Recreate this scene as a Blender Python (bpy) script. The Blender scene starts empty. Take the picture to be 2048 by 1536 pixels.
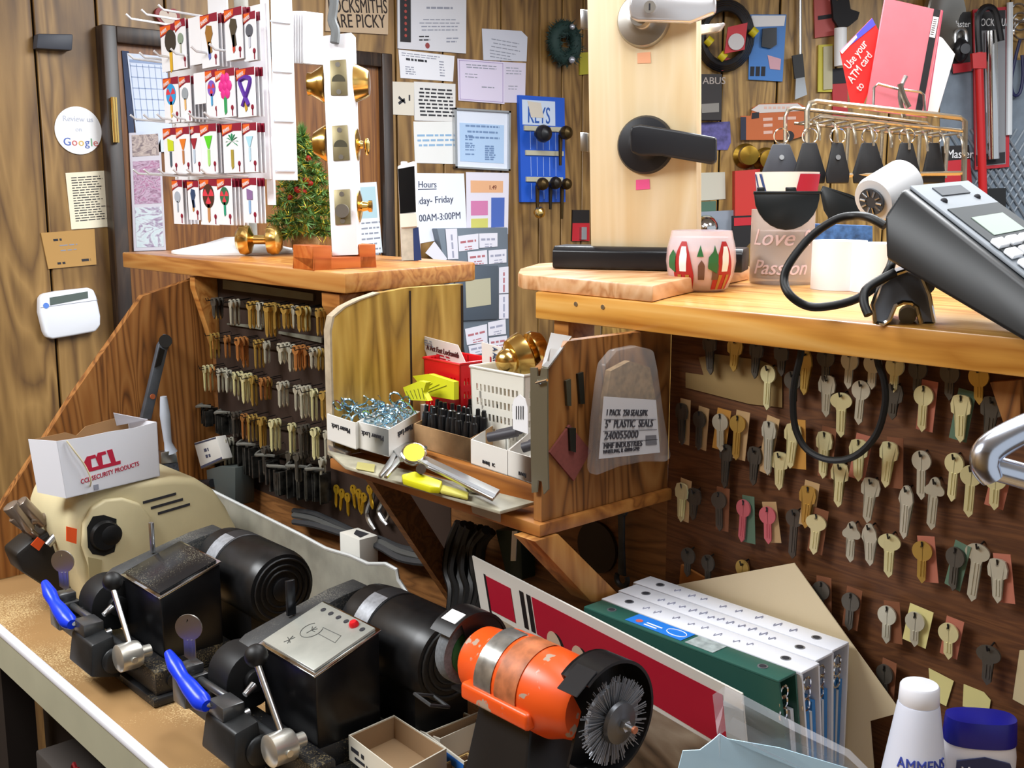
import bpy, bmesh, math, random
from mathutils import Vector as V, Matrix as MX
random.seed(11)
C = bpy.context.scene.collection
sc = bpy.context.scene
rad = math.radians
# ------------------------------------------------------------------ camera, world, light, exposure
EYE, HD, PT, FL = 1.62, rad(42.29), rad(9.876), 2200.0
CF = V((math.sin(HD)*math.cos(PT), math.cos(HD)*math.cos(PT), -math.sin(PT)))
CR = V((math.cos(HD), -math.sin(HD), 0))
CU = CR.cross(CF)
CP = V((0, 0, EYE))
cam = bpy.data.cameras.new('camera'); co = bpy.data.objects.new('camera', cam); C.objects.link(co)
cam.sensor_width = 36; cam.lens = FL/2048*36; cam.clip_start = .02
co.matrix_world = MX.Translation(CP) @ MX(((CR.x, CU.x, -CF.x), (CR.y, CU.y, -CF.y), (CR.z, CU.z, -CF.z))).to_4x4()
sc.camera = co
w = bpy.data.worlds.new('world'); sc.world = w; w.use_nodes = True
w.node_tree.nodes['Background'].inputs[0].default_value = (.90, .95, 1, 1)
w.node_tree.nodes['Background'].inputs[1].default_value = .52
def area(name, loc, sx, sy, power, col=(1, 1, 1), aim=None):
    l = bpy.data.lights.new(name, 'AREA'); l.shape = 'RECTANGLE'; l.size = sx; l.size_y = sy; l.energy = power; l.color = col
    o = bpy.data.objects.new(name, l); C.objects.link(o); o.location = loc
    if aim: o.rotation_euler = (V(aim)-V(loc)).to_track_quat('-Z', 'Y').to_euler()
    return o
area('fluorescent_behind_camera', (-.35, 1.75, 2.46), .6, 1.4, 52, (.95, .98, 1))
area('fluorescent_customer_side', (1.75, 1.35, 2.46), .5, 1.4, 44, (.93, .97, 1))
area('fluorescent_over_bench', (.75, .35, 2.46), .4, 1.2, 12, (.93, .97, 1))
area('fluorescent_far_right', (3.0, .6, 2.46), .5, 1.2, 34, (.93, .97, 1))
vs = sc.view_settings
vs.view_transform = 'Standard'; vs.look = 'None'; vs.gamma = 1; vs.use_curve_mapping = False; vs.exposure = .30
# ------------------------------------------------------------------ pixel -> place helpers
def ray(x, y): return CF*FL + CR*(x-1024) - CU*(y-768)
def on(x, y, a, v):
    r = ray(x, y); return CP + r*((v-CP[a])/r[a])
def X(x, y, v): return on(x, y, 0, v)
def Y(x, y, v): return on(x, y, 1, v)
def Z(x, y, v): return on(x, y, 2, v)
def D(x, y, d): return CP + ray(x, y)*(d/FL)
WN = V((math.sin(HD), math.cos(HD), 0)); WD = 4.09
def Wp(x, y, off=0):
    r = ray(x, y); return CP + r*((WD-off)/r.dot(WN))
# ------------------------------------------------------------------ materials
MATS = {}
def lin(c):
    if isinstance(c, str):
        c = [int(c[i:i+2], 16)/255 for i in (0, 2, 4)]
    return tuple((x/12.92 if x <= .04045 else ((x+.055)/1.055)**2.4) for x in c) + (1,)
def mat(name, col, rough=.5, metal=0, noise=0, nscale=30, bump=0, trans=0, coat=0, alpha=1, ior=1.45, spec=.5):
    if name in MATS: return MATS[name]
    m = bpy.data.materials.new(name); m.use_nodes = True; nt = m.node_tree; b = nt.nodes['Principled BSDF']
    b.inputs['Base Color'].default_value = lin(col); b.inputs['Roughness'].default_value = rough; b.inputs['Metallic'].default_value = metal
    b.inputs['Transmission Weight'].default_value = trans; b.inputs['Coat Weight'].default_value = coat; b.inputs['IOR'].default_value = ior
    b.inputs['Alpha'].default_value = alpha; b.inputs['Specular IOR Level'].default_value = spec
    if noise or bump:
        tc = nt.nodes.new('ShaderNodeTexCoord'); n = nt.nodes.new('ShaderNodeTexNoise'); n.inputs['Scale'].default_value = nscale; n.inputs['Detail'].default_value = 5
        nt.links.new(tc.outputs['Object'], n.inputs['Vector'])
        if noise:
            r = nt.nodes.new('ShaderNodeValToRGB'); c = lin(col)
            r.color_ramp.elements[0].position = .3; r.color_ramp.elements[1].position = .7
            r.color_ramp.elements[0].color = tuple(max(0, x*(1-noise)) for x in c[:3])+(1,)
            r.color_ramp.elements[1].color = tuple(min(1, x*(1+noise)) for x in c[:3])+(1,)
            nt.links.new(n.outputs['Fac'], r.inputs[0]); nt.links.new(r.outputs[0], b.inputs['Base Color'])
        if bump:
            bp = nt.nodes.new('ShaderNodeBump'); bp.inputs['Strength'].default_value = bump; bp.inputs['Distance'].default_value = .002
            nt.links.new(n.outputs['Fac'], bp.inputs['Height']); nt.links.new(bp.outputs[0], b.inputs['Normal'])
    MATS[name] = m; return m
def wood(name, c1, c2, c3, axis=1, scale=14, stretch=14, rough=.4, coat=0, dist=2.5, island=0, rings=1.0):
    if name in MATS: return MATS[name]
    m = bpy.data.materials.new(name); m.use_nodes = True; nt = m.node_tree; b = nt.nodes['Principled BSDF']; N = nt.nodes.new; L = nt.links.new
    tc = N('ShaderNodeTexCoord'); mp = N('ShaderNodeMapping'); s = [1, 1, 1]; s[axis] = 1/stretch; mp.inputs['Scale'].default_value = s
    L(tc.outputs['Object'], mp.inputs['Vector']); vec = mp.outputs[0]
    g = N('ShaderNodeNewGeometry')
    if island:
        ad = N('ShaderNodeVectorMath'); ad.operation = 'ADD'; ml = N('ShaderNodeVectorMath'); ml.operation = 'SCALE'; ml.inputs[3].default_value = 37
        cx = N('ShaderNodeCombineXYZ'); 
        for i in range(3): L(g.outputs['Random Per Island'], cx.inputs[i])
        L(cx.outputs[0], ml.inputs[0]); L(ml.outputs[0], ad.inputs[0]); L(vec, ad.inputs[1]); vec = ad.outputs[0]
    n = N('ShaderNodeTexNoise'); n.inputs['Scale'].default_value = scale; n.inputs['Detail'].default_value = 3; n.inputs['Distortion'].default_value = .6
    L(vec, n.inputs['Vector'])
    mu = N('ShaderNodeMath'); mu.operation = 'MULTIPLY'; mu.inputs[1].default_value = 7*rings; L(n.outputs['Fac'], mu.inputs[0])
    fr = N('ShaderNodeMath'); fr.operation = 'PINGPONG'; fr.inputs[1].default_value = .5; L(mu.outputs[0], fr.inputs[0])
    n2 = N('ShaderNodeTexNoise'); n2.inputs['Scale'].default_value = scale*9; n2.inputs['Detail'].default_value = 4; L(vec, n2.inputs['Vector'])
    mx = N('ShaderNodeMath'); mx.operation = 'MULTIPLY_ADD'; mx.inputs[1].default_value = .5; L(n2.outputs['Fac'], mx.inputs[0]); 
    sc2 = N('ShaderNodeMath'); sc2.operation = 'MULTIPLY'; sc2.inputs[1].default_value = 1.1; L(fr.outputs[0], sc2.inputs[0]); L(sc2.outputs[0], mx.inputs[2])
    r = N('ShaderNodeValToRGB'); e = r.color_ramp.elements; e[0].position = .15; e[0].color = lin(c1); e[1].position = .85; e[1].color = lin(c3); k = e.new(.5); k.color = lin(c2)
    L(mx.outputs[0], r.inputs[0]); L(r.outputs[0], b.inputs['Base Color'])
    b.inputs['Roughness'].default_value = rough; b.inputs['Coat Weight'].default_value = coat; b.inputs['Coat Roughness'].default_value = .2
    MATS[name] = m; return m
def speck(name, col, dust, amt=.55, scale=350, rough=.5, metal=0, big=9):
    """base colour with fine brass filings lying in patches"""
    if name in MATS: return MATS[name]
    m = bpy.data.materials.new(name); m.use_nodes = True; nt = m.node_tree; b = nt.nodes['Principled BSDF']; N = nt.nodes.new; L = nt.links.new
    tc = N('ShaderNodeTexCoord'); n = N('ShaderNodeTexNoise'); n.inputs['Scale'].default_value = scale; n.inputs['Detail'].default_value = 2
    n2 = N('ShaderNodeTexNoise'); n2.inputs['Scale'].default_value = big; n2.inputs['Detail'].default_value = 4
    L(tc.outputs['Object'], n.inputs[0]); L(tc.outputs['Object'], n2.inputs[0])
    a = N('ShaderNodeMath'); a.operation = 'MULTIPLY'; L(n.outputs[0], a.inputs[0]); L(n2.outputs[0], a.inputs[1])
    r = N('ShaderNodeValToRGB'); r.color_ramp.elements[0].position = .30-.1*amt; r.color_ramp.elements[1].position = .38; r.color_ramp.elements[0].color = lin(col); r.color_ramp.elements[1].color = lin(dust)
    L(a.outputs[0], r.inputs[0]); L(r.outputs[0], b.inputs['Base Color']); b.inputs['Roughness'].default_value = rough; b.inputs['Metallic'].default_value = metal
    MATS[name] = m; return m
def paint(h, rough=.5, metal=0): return mat('paint_'+h+('m' if metal else '')+str(int(rough*100)), h, rough, metal)
WHITE = mat('white_plastic', 'f2f3f5', .4); PAPER = mat('paper', 'eeeef0', .8); CREAMP = mat('cream_paper', 'e8dfc6', .8)
BLACK = mat('black_enamel', '0e0e10', .28, noise=.3, nscale=40); BLKP = mat('black_plastic', '131316', .45); DKGREY = mat('dark_grey_metal', '3a3c3e', .45, .3, noise=.3, nscale=60)
STEEL = mat('steel', 'c4c6c8', .28, 1); CHROME = mat('chrome', 'dddfe2', .1, 1); SATIN = mat('satin_nickel', 'b9b6b0', .38, 1); BRASS = mat('polished_brass', 'ecc878', .2, 1)
INK = mat('ink', '2a2a30', .7); GREYINK = mat('grey_ink', '8c8f9c', .8); REDINK = mat('red_ink', 'b01a2c', .6); CARD = mat('brown_cardboard', 'a9855c', .85, noise=.1, nscale=90)
NICKEL = mat('nickel_key', 'c9c6b4', .42, .55); CREAMK = mat('pale_brass_key', 'e2dcaa', .42, .5); BRASSK = mat('brass_key', 'c9a85a', .38, .7); DARKK = mat('dull_key', '5c574f', .45, .6)
GREENP = mat('green_tag', '57705c', .8); PINKP = mat('pink_tag', 'b06a55', .8); TANP = mat('tan_tag', 'b9986c', .8); ORANGEP = mat('orange_tag', 'c08a3c', .8); BROWNP = mat('brown_tag', '7d4c30', .8); YELP = mat('yellow_tag', 'd9cf8c', .8)
GLASS = mat('clear_glass', 'ffffff', .03, trans=1); CLEARP = mat('clear_plastic', 'f4f4f8', .12, trans=.0, alpha=.22)
BLUE = mat('blue_rubber', '1238d8', .3); RED = mat('red_plastic', 'd01822', .35); RUBBER = mat('black_rubber', '0b0b0c', .5)
W_PANEL = wood('panel_wood', '54391c', '7e5e32', '9a7744', 2, 7, 9, .45, island=1)
W_PANEL2 = wood('panel_wood_honey', '644618', '9a7536', 'b9924e', 2, 11, 7, .42, island=1)
W_DOOR = wood('door_wood', '5a3214', '7a4c20', '8a5a2a', 2, 18, 16, .4)
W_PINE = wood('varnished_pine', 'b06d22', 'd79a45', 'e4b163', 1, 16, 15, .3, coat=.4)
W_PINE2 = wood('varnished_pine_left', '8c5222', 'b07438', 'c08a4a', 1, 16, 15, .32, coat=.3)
W_FIR = wood('fir_plywood', '4c2a0e', '8c5826', '9e6c38', 2, 8, 7, .5, rings=3)
W_FIRX = wood('fir_plywood_flat', '6b3a12', 'a1652a', 'b57a3a', 1, 9, 8, .5)
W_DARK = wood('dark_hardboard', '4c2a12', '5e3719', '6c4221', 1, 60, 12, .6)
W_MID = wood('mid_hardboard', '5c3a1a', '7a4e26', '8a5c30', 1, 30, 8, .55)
W_MAPLE = wood('maple', 'd9bd8e', 'e0c99f', 'e6d2ae', 2, 10, 12, .45)
W_OAK = wood('oak_plaque', 'b87a48', 'd6a272', 'e2b68a', 0, 14, 6, .4)
W_LUMBER = wood('lumber', '7c4a1c', 'a86f32', 'bb8646', 2, 12, 9, .55)
BENCHTOP = speck('bench_hardboard', '96744a', 'cdb282', .2, 420, .5, big=7)
# ------------------------------------------------------------------ mesh builder
class B:
    def __init__(s, xf=None): s.v = []; s.f = []; s.mi = []; s.m = 0; s.xf = xf
    def add(s, vs, fs, xf=None):
        o = len(s.v)
        for p in vs:
            p = V(p)
            if xf is not None: p = xf @ p
            if s.xf is not None: p = s.xf @ p
            s.v.append(p)
        for f in fs: s.f.append([o+i for i in f]); s.mi.append(s.m)
        return s
    def box(s, c, d, xf=None):
        x, y, z = c; a, b, e = d[0]/2, d[1]/2, d[2]/2
        return s.add([(x+i*a, y+j*b, z+k*e) for k in (-1, 1) for j in (-1, 1) for i in (-1, 1)], [(0, 2, 3, 1), (4, 5, 7, 6), (0, 1, 5, 4), (2, 6, 7, 3), (0, 4, 6, 2), (1, 3, 7, 5)], xf)
    def bb(s, lo, hi): return s.box([(a+b)/2 for a, b in zip(lo, hi)], [abs(b-a) for a, b in zip(lo, hi)])
    def cyl(s, p0, p1, r0, r1=None, n=20, cap=True):
        r1 = r0 if r1 is None else r1; p0 = V(p0); p1 = V(p1); q = (p1-p0).to_track_quat('Z', 'Y').to_matrix()
        vs = []; 
        for p, r in ((p0, r0), (p1, r1)): vs += [p + q @ V((r*math.cos(2*math.pi*i/n), r*math.sin(2*math.pi*i/n), 0)) for i in range(n)]
        fs = [(i, (i+1) % n, n+(i+1) % n, n+i) for i in range(n)]
        if cap: fs += [tuple(range(n-1, -1, -1)), tuple(range(n, 2*n))]
        return s.add(vs, fs)
    def lathe(s, prof, p0=(0, 0, 0), ax=(0, 0, 1), n=28):
        q = V(ax).to_track_quat('Z', 'Y').to_matrix(); p0 = V(p0); vs = []
        for r, z in prof: vs += [p0 + q @ V((max(r, 1e-5)*math.cos(2*math.pi*i/n), max(r, 1e-5)*math.sin(2*math.pi*i/n), z)) for i in range(n)]
        fs = [(k*n+i, k*n+(i+1) % n, (k+1)*n+(i+1) % n, (k+1)*n+i) for k in range(len(prof)-1) for i in range(n)]
        fs += [tuple(range(n-1, -1, -1)), tuple(range((len(prof)-1)*n, len(prof)*n))]
        return s.add(vs, fs)
    def sph(s, c, r, n=16, sc=(1, 1, 1)):
        m = n//2
        prof = [(math.sin(math.pi*k/m), -math.cos(math.pi*k/m)) for k in range(m+1)]
        vs = []; c = V(c)
        for a, z in prof: vs += [c + V((r*sc[0]*max(a, 1e-4)*math.cos(2*math.pi*i/n), r*sc[1]*max(a, 1e-4)*math.sin(2*math.pi*i/n), r*sc[2]*z)) for i in range(n)]
        return s.add(vs, [(k*n+i, k*n+(i+1) % n, (k+1)*n+(i+1) % n, (k+1)*n+i) for k in range(m) for i in range(n)])
    def tube(s, pts, r, n=8, closed=False, sub=0):
        pts = [V(p) for p in pts]
        if isinstance(r, (list, tuple)):
            k_ = len(r)-1; m_ = k_*(sub or 1); r = [r[min(i//(sub or 1), k_-1)]*(1-(i/(sub or 1)-min(i//(sub or 1), k_-1)))+r[min(i//(sub or 1), k_-1)+1]*(i/(sub or 1)-min(i//(sub or 1), k_-1)) for i in range(m_+1)]
        if sub:
            out = []; L = len(pts); rng = range(L if closed else L-1)
            for i in rng:
                g = lambda k: pts[k % L] if closed else pts[min(max(k, 0), L-1)]
                a, b, c, d = g(i-1), g(i), g(i+1), g(i+2)
                for t in [j/sub for j in range(sub)]:
                    out.append(.5*((2*b)+(c-a)*t+(2*a-5*b+4*c-d)*t*t+(3*b-a-3*c+d)*t**3))
            if not closed: out.append(pts[-1])
            pts = out
        N = len(pts); vs = []; t0 = None; nrm = None
        for i in range(N):
            t = (pts[(i+1) % N]-pts[i-1]) if closed else (pts[min(i+1, N-1)]-pts[max(i-1, 0)])
            t.normalize()
            if nrm is None:
                nrm = t.orthogonal().normalized()
            else:
                nrm = (nrm - t*nrm.dot(t)); nrm = nrm.normalized() if nrm.length > 1e-6 else t.orthogonal().normalized()
            bn = t.cross(nrm); rr = r[i] if isinstance(r, (list, tuple)) else r
            vs += [pts[i] + nrm*(rr*math.cos(2*math.pi*k/n)) + bn*(rr*math.sin(2*math.pi*k/n)) for k in range(n)]
        fs = [(i*n+k, i*n+(k+1) % n, ((i+1) % N)*n+(k+1) % n, ((i+1) % N)*n+k) for i in range(N if closed else N-1) for k in range(n)]
        if not closed: fs += [tuple(range(n-1, -1, -1)), tuple(range((N-1)*n, N*n))]
        return s.add(vs, fs)
    def slab(s, pts, th):
        """polygon of points pushed by the vector th"""
        pts = [V(p) for p in pts]; th = V(th); n = len(pts)
        return s.add(pts+[p+th for p in pts], [tuple(range(n))[::-1], tuple(range(n, 2*n))]+[(i, (i+1) % n, n+(i+1) % n, n+i) for i in range(n)])
    def loft(s, rings, cap=True, closed=True):
        n = len(rings[0]); vs = [p for r in rings for p in r]
        fs = [(k*n+i, k*n+(i+1) % n, (k+1)*n+(i+1) % n, (k+1)*n+i) for k in range(len(rings)-1) for i in range(n if closed else n-1)]
        if cap: fs += [tuple(range(n-1, -1, -1)), tuple(range((len(rings)-1)*n, len(rings)*n))]
        return s.add(vs, fs)
    def build(s, name, mats, parent=None, bev=0, seg=2, ang=38, origin=None, solid=0):
        if not isinstance(mats, (list, tuple)): mats = [mats]
        if parent is not None: org = ORG[parent.name]
        elif origin is not None: org = V(origin)
        else:
            xs = [p.x for p in s.v]; ys = [p.y for p in s.v]; zs = [p.z for p in s.v]
            org = V(((min(xs)+max(xs))/2, (min(ys)+max(ys))/2, min(zs)))
        bm = bmesh.new(); vv = [bm.verts.new(p-org) for p in s.v]
        for f, mi in zip(s.f, s.mi):
            try: fc = bm.faces.new([vv[i] for i in f]); fc.material_index = mi
            except ValueError: pass
        bmesh.ops.remove_doubles(bm, verts=bm.verts, dist=1e-6)
        bmesh.ops.recalc_face_normals(bm, faces=bm.faces)
        if solid:
            bmesh.ops.solidify(bm, geom=bm.faces[:], thickness=solid); bmesh.ops.recalc_face_normals(bm, faces=bm.faces)
        if bev:
            es = [e for e in bm.edges if len(e.link_faces) == 2 and e.calc_face_angle(0) > rad(30)]
            bmesh.ops.bevel(bm, geom=es, offset=bev, segments=seg, affect='EDGES', clamp_overlap=True, profile=.5)
        me = bpy.data.meshes.new(name); bm.to_mesh(me); bm.free()
        for m in mats: me.materials.append(m)
        for p in me.polygons: p.use_smooth = True
        me.set_sharp_from_angle(angle=rad(ang))
        o = bpy.data.objects.new(name, me); C.objects.link(o)
        if parent is not None:
            o.parent = parent; ORG[o.name] = ORG[parent.name]
            if parent.name in CHILD: pass
        else: o.location = org; ORG[o.name] = org
        return o
ORG = {}; CHILD = {}
def tag(o, label=None, cat=None, group=None, kind=None):
    if label:
        o['label'] = label
        nw = len(label.split())
        if cat and not 4 <= nw <= 16: print('LABELLEN', nw, label)
    if cat: o['category'] = cat
    if group: o['group'] = group
    if kind: o['kind'] = kind
    return o
def struct(o): o['kind'] = 'structure'; return o
def thing(name, label, cat, loc, group=None):
    o = bpy.data.objects.new(name, None); o.empty_display_size = .03; C.objects.link(o); o.location = loc; ORG[o.name] = V(loc)
    return tag(o, label, cat, group)
TXC = {}
def txt(s, o, u, v, h, m, parent, name='lettering', ali='LEFT', ext=.0003, squeeze=1, shear=0):
    """text whose baseline starts at o, running along u with capitals of height h along v"""
    u = V(u).normalized(); v = (V(v)-u*V(v).dot(u)).normalized(); n = u.cross(v)
    if s not in TXC:
        c = bpy.data.curves.new('t', 'FONT'); c.body = s; c.size = 1; c.extrude = .02; c.resolution_u = 3; c.shear = shear
        ob = bpy.data.objects.new('t', c); C.objects.link(ob)
        dg = bpy.context.evaluated_depsgraph_get(); me = bpy.data.meshes.new_from_object(ob.evaluated_get(dg))
        vs = [p.co.copy() for p in me.vertices]; fs = [tuple(p.vertices) for p in me.polygons]
        bpy.data.objects.remove(ob); bpy.data.curves.remove(c); bpy.data.meshes.remove(me); n_ = len(vs); TXC[s] = ([p+V((-.011, 0, 0)) for p in vs]+[V((p.x+.011, p.y, p.z*1.6+.004)) for p in vs], fs+[tuple(i+n_ for i in f) for f in fs])
    vs, fs = TXC[s]
    if not vs: return None
    k = h/.70; w_ = max(p.x for p in vs); x0 = {'LEFT': 0, 'CENTER': -w_/2, 'RIGHT': -w_}[ali]
    b = B(); b.add([V(o)+u*((p.x+x0)*k*squeeze)+v*(p.y*k)+n*(ext*p.z/.02) for p in vs], fs)
    return b.build(name, m, parent)
def dashes(b, o, u, v, wd, rows, pitch, h, n, ragged=.25, word=(.008, .025), ali=0):
    """lines of print, too small to read, as short bars"""
    u = V(u).normalized(); v = V(v).normalized(); n = V(n)
    for r in range(rows):
        x = 0; end = wd*(1-ragged*random.random()); x0 = (wd-end)/2 if ali else 0
        while x < end:
            l = min(random.uniform(*word), end-x)
            p = V(o)+u*(x+x0)-v*(r*pitch); b.slab([p, p+u*l, p+u*l+v*h, p+v*h], n); x += l+word[0]*.5
def quad(name, pts, th, m, label=None, cat=None, group=None, parent=None, bev=0):
    o = B().slab(pts, th).build(name, m, parent, bev=bev)
    return tag(o, label, cat, group) if label else o
def bil(q, u, v):
    """point inside a quad (tl,tr,br,bl) at u right, v down"""
    a, b, c, d = q; return a.lerp(b, u).lerp(d.lerp(c, u), v)
def sub(q, u0, v0, u1, v1): return [bil(q, u0, v0), bil(q, u1, v0), bil(q, u1, v1), bil(q, u0, v1)]
NTH = 'zeroth first second third fourth fifth sixth seventh eighth ninth tenth eleventh twelfth thirteenth fourteenth fifteenth sixteenth seventeenth eighteenth nineteenth twentieth'.split()
# ================================================================== THE SETTING
YW = 2.8
struct(B().bb((-1.4, -2.2, -.06), (6.0, 3.0, 0)).build('floor', wood('floor_boards', '2a1c12', '3a281a', '4a3422', 1, 9, 12, .5)))
struct(B().bb((-1.4, -2.2, 2.5), (6.0, 3.0, 2.56)).build('ceiling', mat('ceiling_paint', 'e6e4de', .9)))
def planks(name, o, u, cuts, z0, z1, n, m, gap=.006):
    b = B(); o = V(o); u = V(u); n = V(n)
    b.m = 1; p, q = o+u*cuts[0]+n*.012, o+u*cuts[-1]+n*.012
    b.slab([p+V((0, 0, z0)), q+V((0, 0, z0)), q+V((0, 0, z1)), p+V((0, 0, z1))], n*.03); b.m = 0
    for a, c in zip(cuts, cuts[1:]):
        p, q = o+u*(a+gap/2), o+u*(c-gap/2)
        b.slab([p+V((0, 0, z0)), q+V((0, 0, z0)), q+V((0, 0, z1)), p+V((0, 0, z1))], n*.0119)
    return struct(b.build(name, [m, mat('groove', '120b06', .9)], bev=.002, seg=1))
gx = [Y(p, q, YW).x for p, q in ((65, 20), (192, 20), (330, 20), (440, 20), (560, 20), (690, 20), (790, 20), (885, 20), (1002, 40), (1079, 82), (1124, 164), (1165, 200))]
planks('wall_back', (0, YW, 0), (1, 0, 0), [-1.3, -1.0, -.8, -.5, -.2, .1, .4] + gx + [3.0], 0, 2.5, (0, 1, 0), W_PANEL)
wo = V((3.0, YW, 0)); wu = V((math.cos(HD), -math.sin(HD), 0)); WD = wo.dot(WN)
planks('wall_right', wo, wu, [0, .16, .34, .42, .62, .83, 1.03, 1.24, 1.44, 1.7, 1.95, 2.2, 2.45, 2.7, 3.0], 0, 2.5, WN, W_PANEL2)
struct(B().bb((-1.4, -2.2, 0), (-1.34, 3.0, 2.5)).build('wall_left', W_PANEL))
# the door behind the counter
jl, jr = Y(203, 60, YW-.03).x, Y(776, 95, YW-.03).x
zt = Y(205, 50, YW-.03).z; zt2 = Y(776, 84, YW-.03).z
DOOR = B().bb((jl+.03, YW-.022, .01), (jr-.02, YW-.002, zt-.035)).build('door_1', W_DOOR); struct(DOOR)
b = B(); dk = wood('dark_door_frame', '1c120c', '2a1c14', '3a2a1e', 2, 14, 10, .4)
b.bb((jl-.005, YW-.045, 0), (jl+.032, YW-.001, zt)); b.bb((jr-.032, YW-.045, 0), (jr+.005, YW-.001, zt)); b.bb((jl+.0325, YW-.043, zt-.04), (jr-.0325, YW-.001, zt))
b.build('door_frame', dk, DOOR, bev=.003)
h = B(); hp = Y(230, 240, YW-.05)
h.box(hp, (.012, .01, .11)); h.cyl(hp-V((.004, .005, .055)), hp-V((.004, .005, -.055)), .006, n=10)
tag(h.build('hinge', BRASS, DOOR), 'worn brass hinge')
# ================================================================== THINGS ON THE BACK WALL
def wq(px, th=.0015, off=0): return [Y(x, y, YW-.0005-off-th) for x, y in px]
def wp(name, px, m, label, cat, group=None, th=.0015, off=0, bev=0):
    return quad(name, wq(px, th, off), (0, th, 0), m, label, cat, group, bev=bev)
FN = V((0, -1, 0)); UX = V((1, 0, 0)); UZ = V((0, 0, 1))
def pr(par, px, u0, v0, wd, rows, pitch, h, m=GREYINK, th=.0015, off=0, ali=0, word=(.008, .025), name='printed_lines', ragged=.25):
    q = wq(px, th, off); b = B(); W_ = (q[1]-q[0]).length; H_ = (q[3]-q[0]).length
    dashes(b, bil(q, u0, v0), q[1]-q[0], q[0]-q[3], W_*wd, rows, H_*pitch, H_*h, FN*.0004, ali=ali, word=word, ragged=ragged)
    return b.build(name, m, par)
o = wp('sensor_box', [(76, 67), (147, 68), (145, 101), (73, 97)], mat('grey_box', '3d4049', .5), 'small dark grey sensor box high on the wood panelling left of the door', 'box', th=.03, bev=.004)
# round sticker
c = Y(157, 261, YW-.003); r_ = (Y(203, 261, YW-.003)-c).length
st = tag(B().cyl(c, c+V((0, .002, 0)), r_, n=48).build('round_sticker', WHITE), 'round white sticker with faint coloured lettering on the wood panelling left of the door', 'sticker')
lt = mat('pale_print', 'c3c8d6', .7)
txt('Review us', c+V((0, -.0003, .022)), UX, UZ, .013, lt, st, ali='CENTER'); txt('on', c+V((0, -.0003, -.002)), UX, UZ, .011, lt, st, ali='CENTER')
x0 = -.040
for ch, h_, cl in (('G', .019, '5a72b8'), ('o', .019, 'c8706c'), ('o', .019, 'd4b468'), ('g', .019, '5a72b8'), ('l', .019, '74a880'), ('e', .019, 'c8706c')):
    t = txt(ch, c+V((x0, -.0003, -.037)), UX, UZ, h_, mat('pr'+cl, cl, .7), st)
    x0 += (max(v.x for v in TXC[ch][0])*.0271 + .0022)
px = [(131, 346), (214, 341), (223, 453), (143, 459)]
o = wp('notice_sheet', px, CREAMP, 'cream printed notice on the wall below the round white sticker', 'paper'); pr(o, px, .12, .1, .78, 18, .045, .016, INK, word=(.006, .02))
px = [(82, 466), (189, 458), (193, 529), (97, 538)]
o = wp('envelope', px, mat('manila', 'b38a50', .8), 'tan manila envelope pinned to the wall above the alarm keypad', 'envelope', th=.003)
pr(o, px, .2, .25, .2, 1, .1, .06, INK, .003); pr(o, px, .7, .88, .22, 1, .1, .07, INK, .003); pr(o, px, .2, .9, .15, 1, .1, .06, INK, .003); pr(o, px, .3, .4, .35, 2, .14, .03, GREYINK, .003)
# alarm keypad
ct = wq([(84, 592), (186, 582), (202, 660), (94, 680)], .024)
b = B(); bx = []
cx = sum((p for p in ct), V())/4
outline = [(-.075, .045), (-.066, .055), (-.03, .060), (.05, .064), (.063, .058), (.069, .04), (.076, -.01), (.074, -.035), (.06, -.05), (.0, -.056), (-.05, -.06), (-.064, -.055), (-.07, -.04), (-.078, .01)]
K = .985
b.slab([cx+V((x*K, 0, z*K)) for x, z in outline], (0, .024, 0))
kp = tag(b.build('alarm_keypad', mat('keypad_white', 'e4e7ee', .35), bev=.006, seg=3), 'white alarm keypad with small grey display on the wall beside the left counter', 'keypad')
b = B(); b.slab([cx+V((x, -.001, z)) for x, z in ((-.05, .026), (.045, .038), (.045, .055), (-.05, .045))], (0, .001, 0)); b.build('display', mat('lcd_grey', '59645f', .3), kp)
b = B(); b.cyl(cx+V((-.06, -.001, .026)), cx+V((-.06, 0, .026)), .007); b.build('badge', mat('badge_blue', '5c86d8', .4), kp)
b = B(); b.slab([cx+V((x, -.0006, z)) for x, z in ((-.073, .0215), (.07, .031), (.07, .032), (-.073, .0225))], (0, .0006, 0)); b.build('flap_seam', GREYINK, kp)
# heart
c = Y(336, 36, YW-.012); b = B(); hp = []
for i in range(40):
    t = 2*math.pi*i/40; hp.append(c+V((.0021*16*math.sin(t)**3, 0, .0021*(13*math.cos(t)-5*math.cos(2*t)-2*math.cos(3*t)-math.cos(4*t)))))
b.slab(hp, (0, .01, 0)); hr = tag(b.build('heart_plaque', mat('heart_red', '8a2a2a', .5)), 'small heart shaped wall plaque with dark red rim above the door', 'plaque')
b = B(); b.slab([c+(p-c)*.72+V((0, -.002, 0)) for p in hp], (0, .002, 0)); b.build('heart_face', mat('heart_cream', 'cfc0b4', .7), hr)
# joke sign
px = [(652, -18), (777, -14), (776, 69), (651, 62)]
o = wp('joke_sign', px, mat('sign_tan', 'b29b80', .7), 'tan hand lettered sign about locksmiths above the door', 'sign', th=.006); q = wq(px, .006)
sm = mat('sign_brown', '241812', .7)
uu = q[1]-q[0]; vv = q[0]-q[3]
txt('LOCKSMITHS', bil(q, .04, .53), uu, vv, .040, sm, o, squeeze=.62); txt('ARE PICKY', bil(q, .12, .9), uu, vv, .038, sm, o, squeeze=.72)
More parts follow.
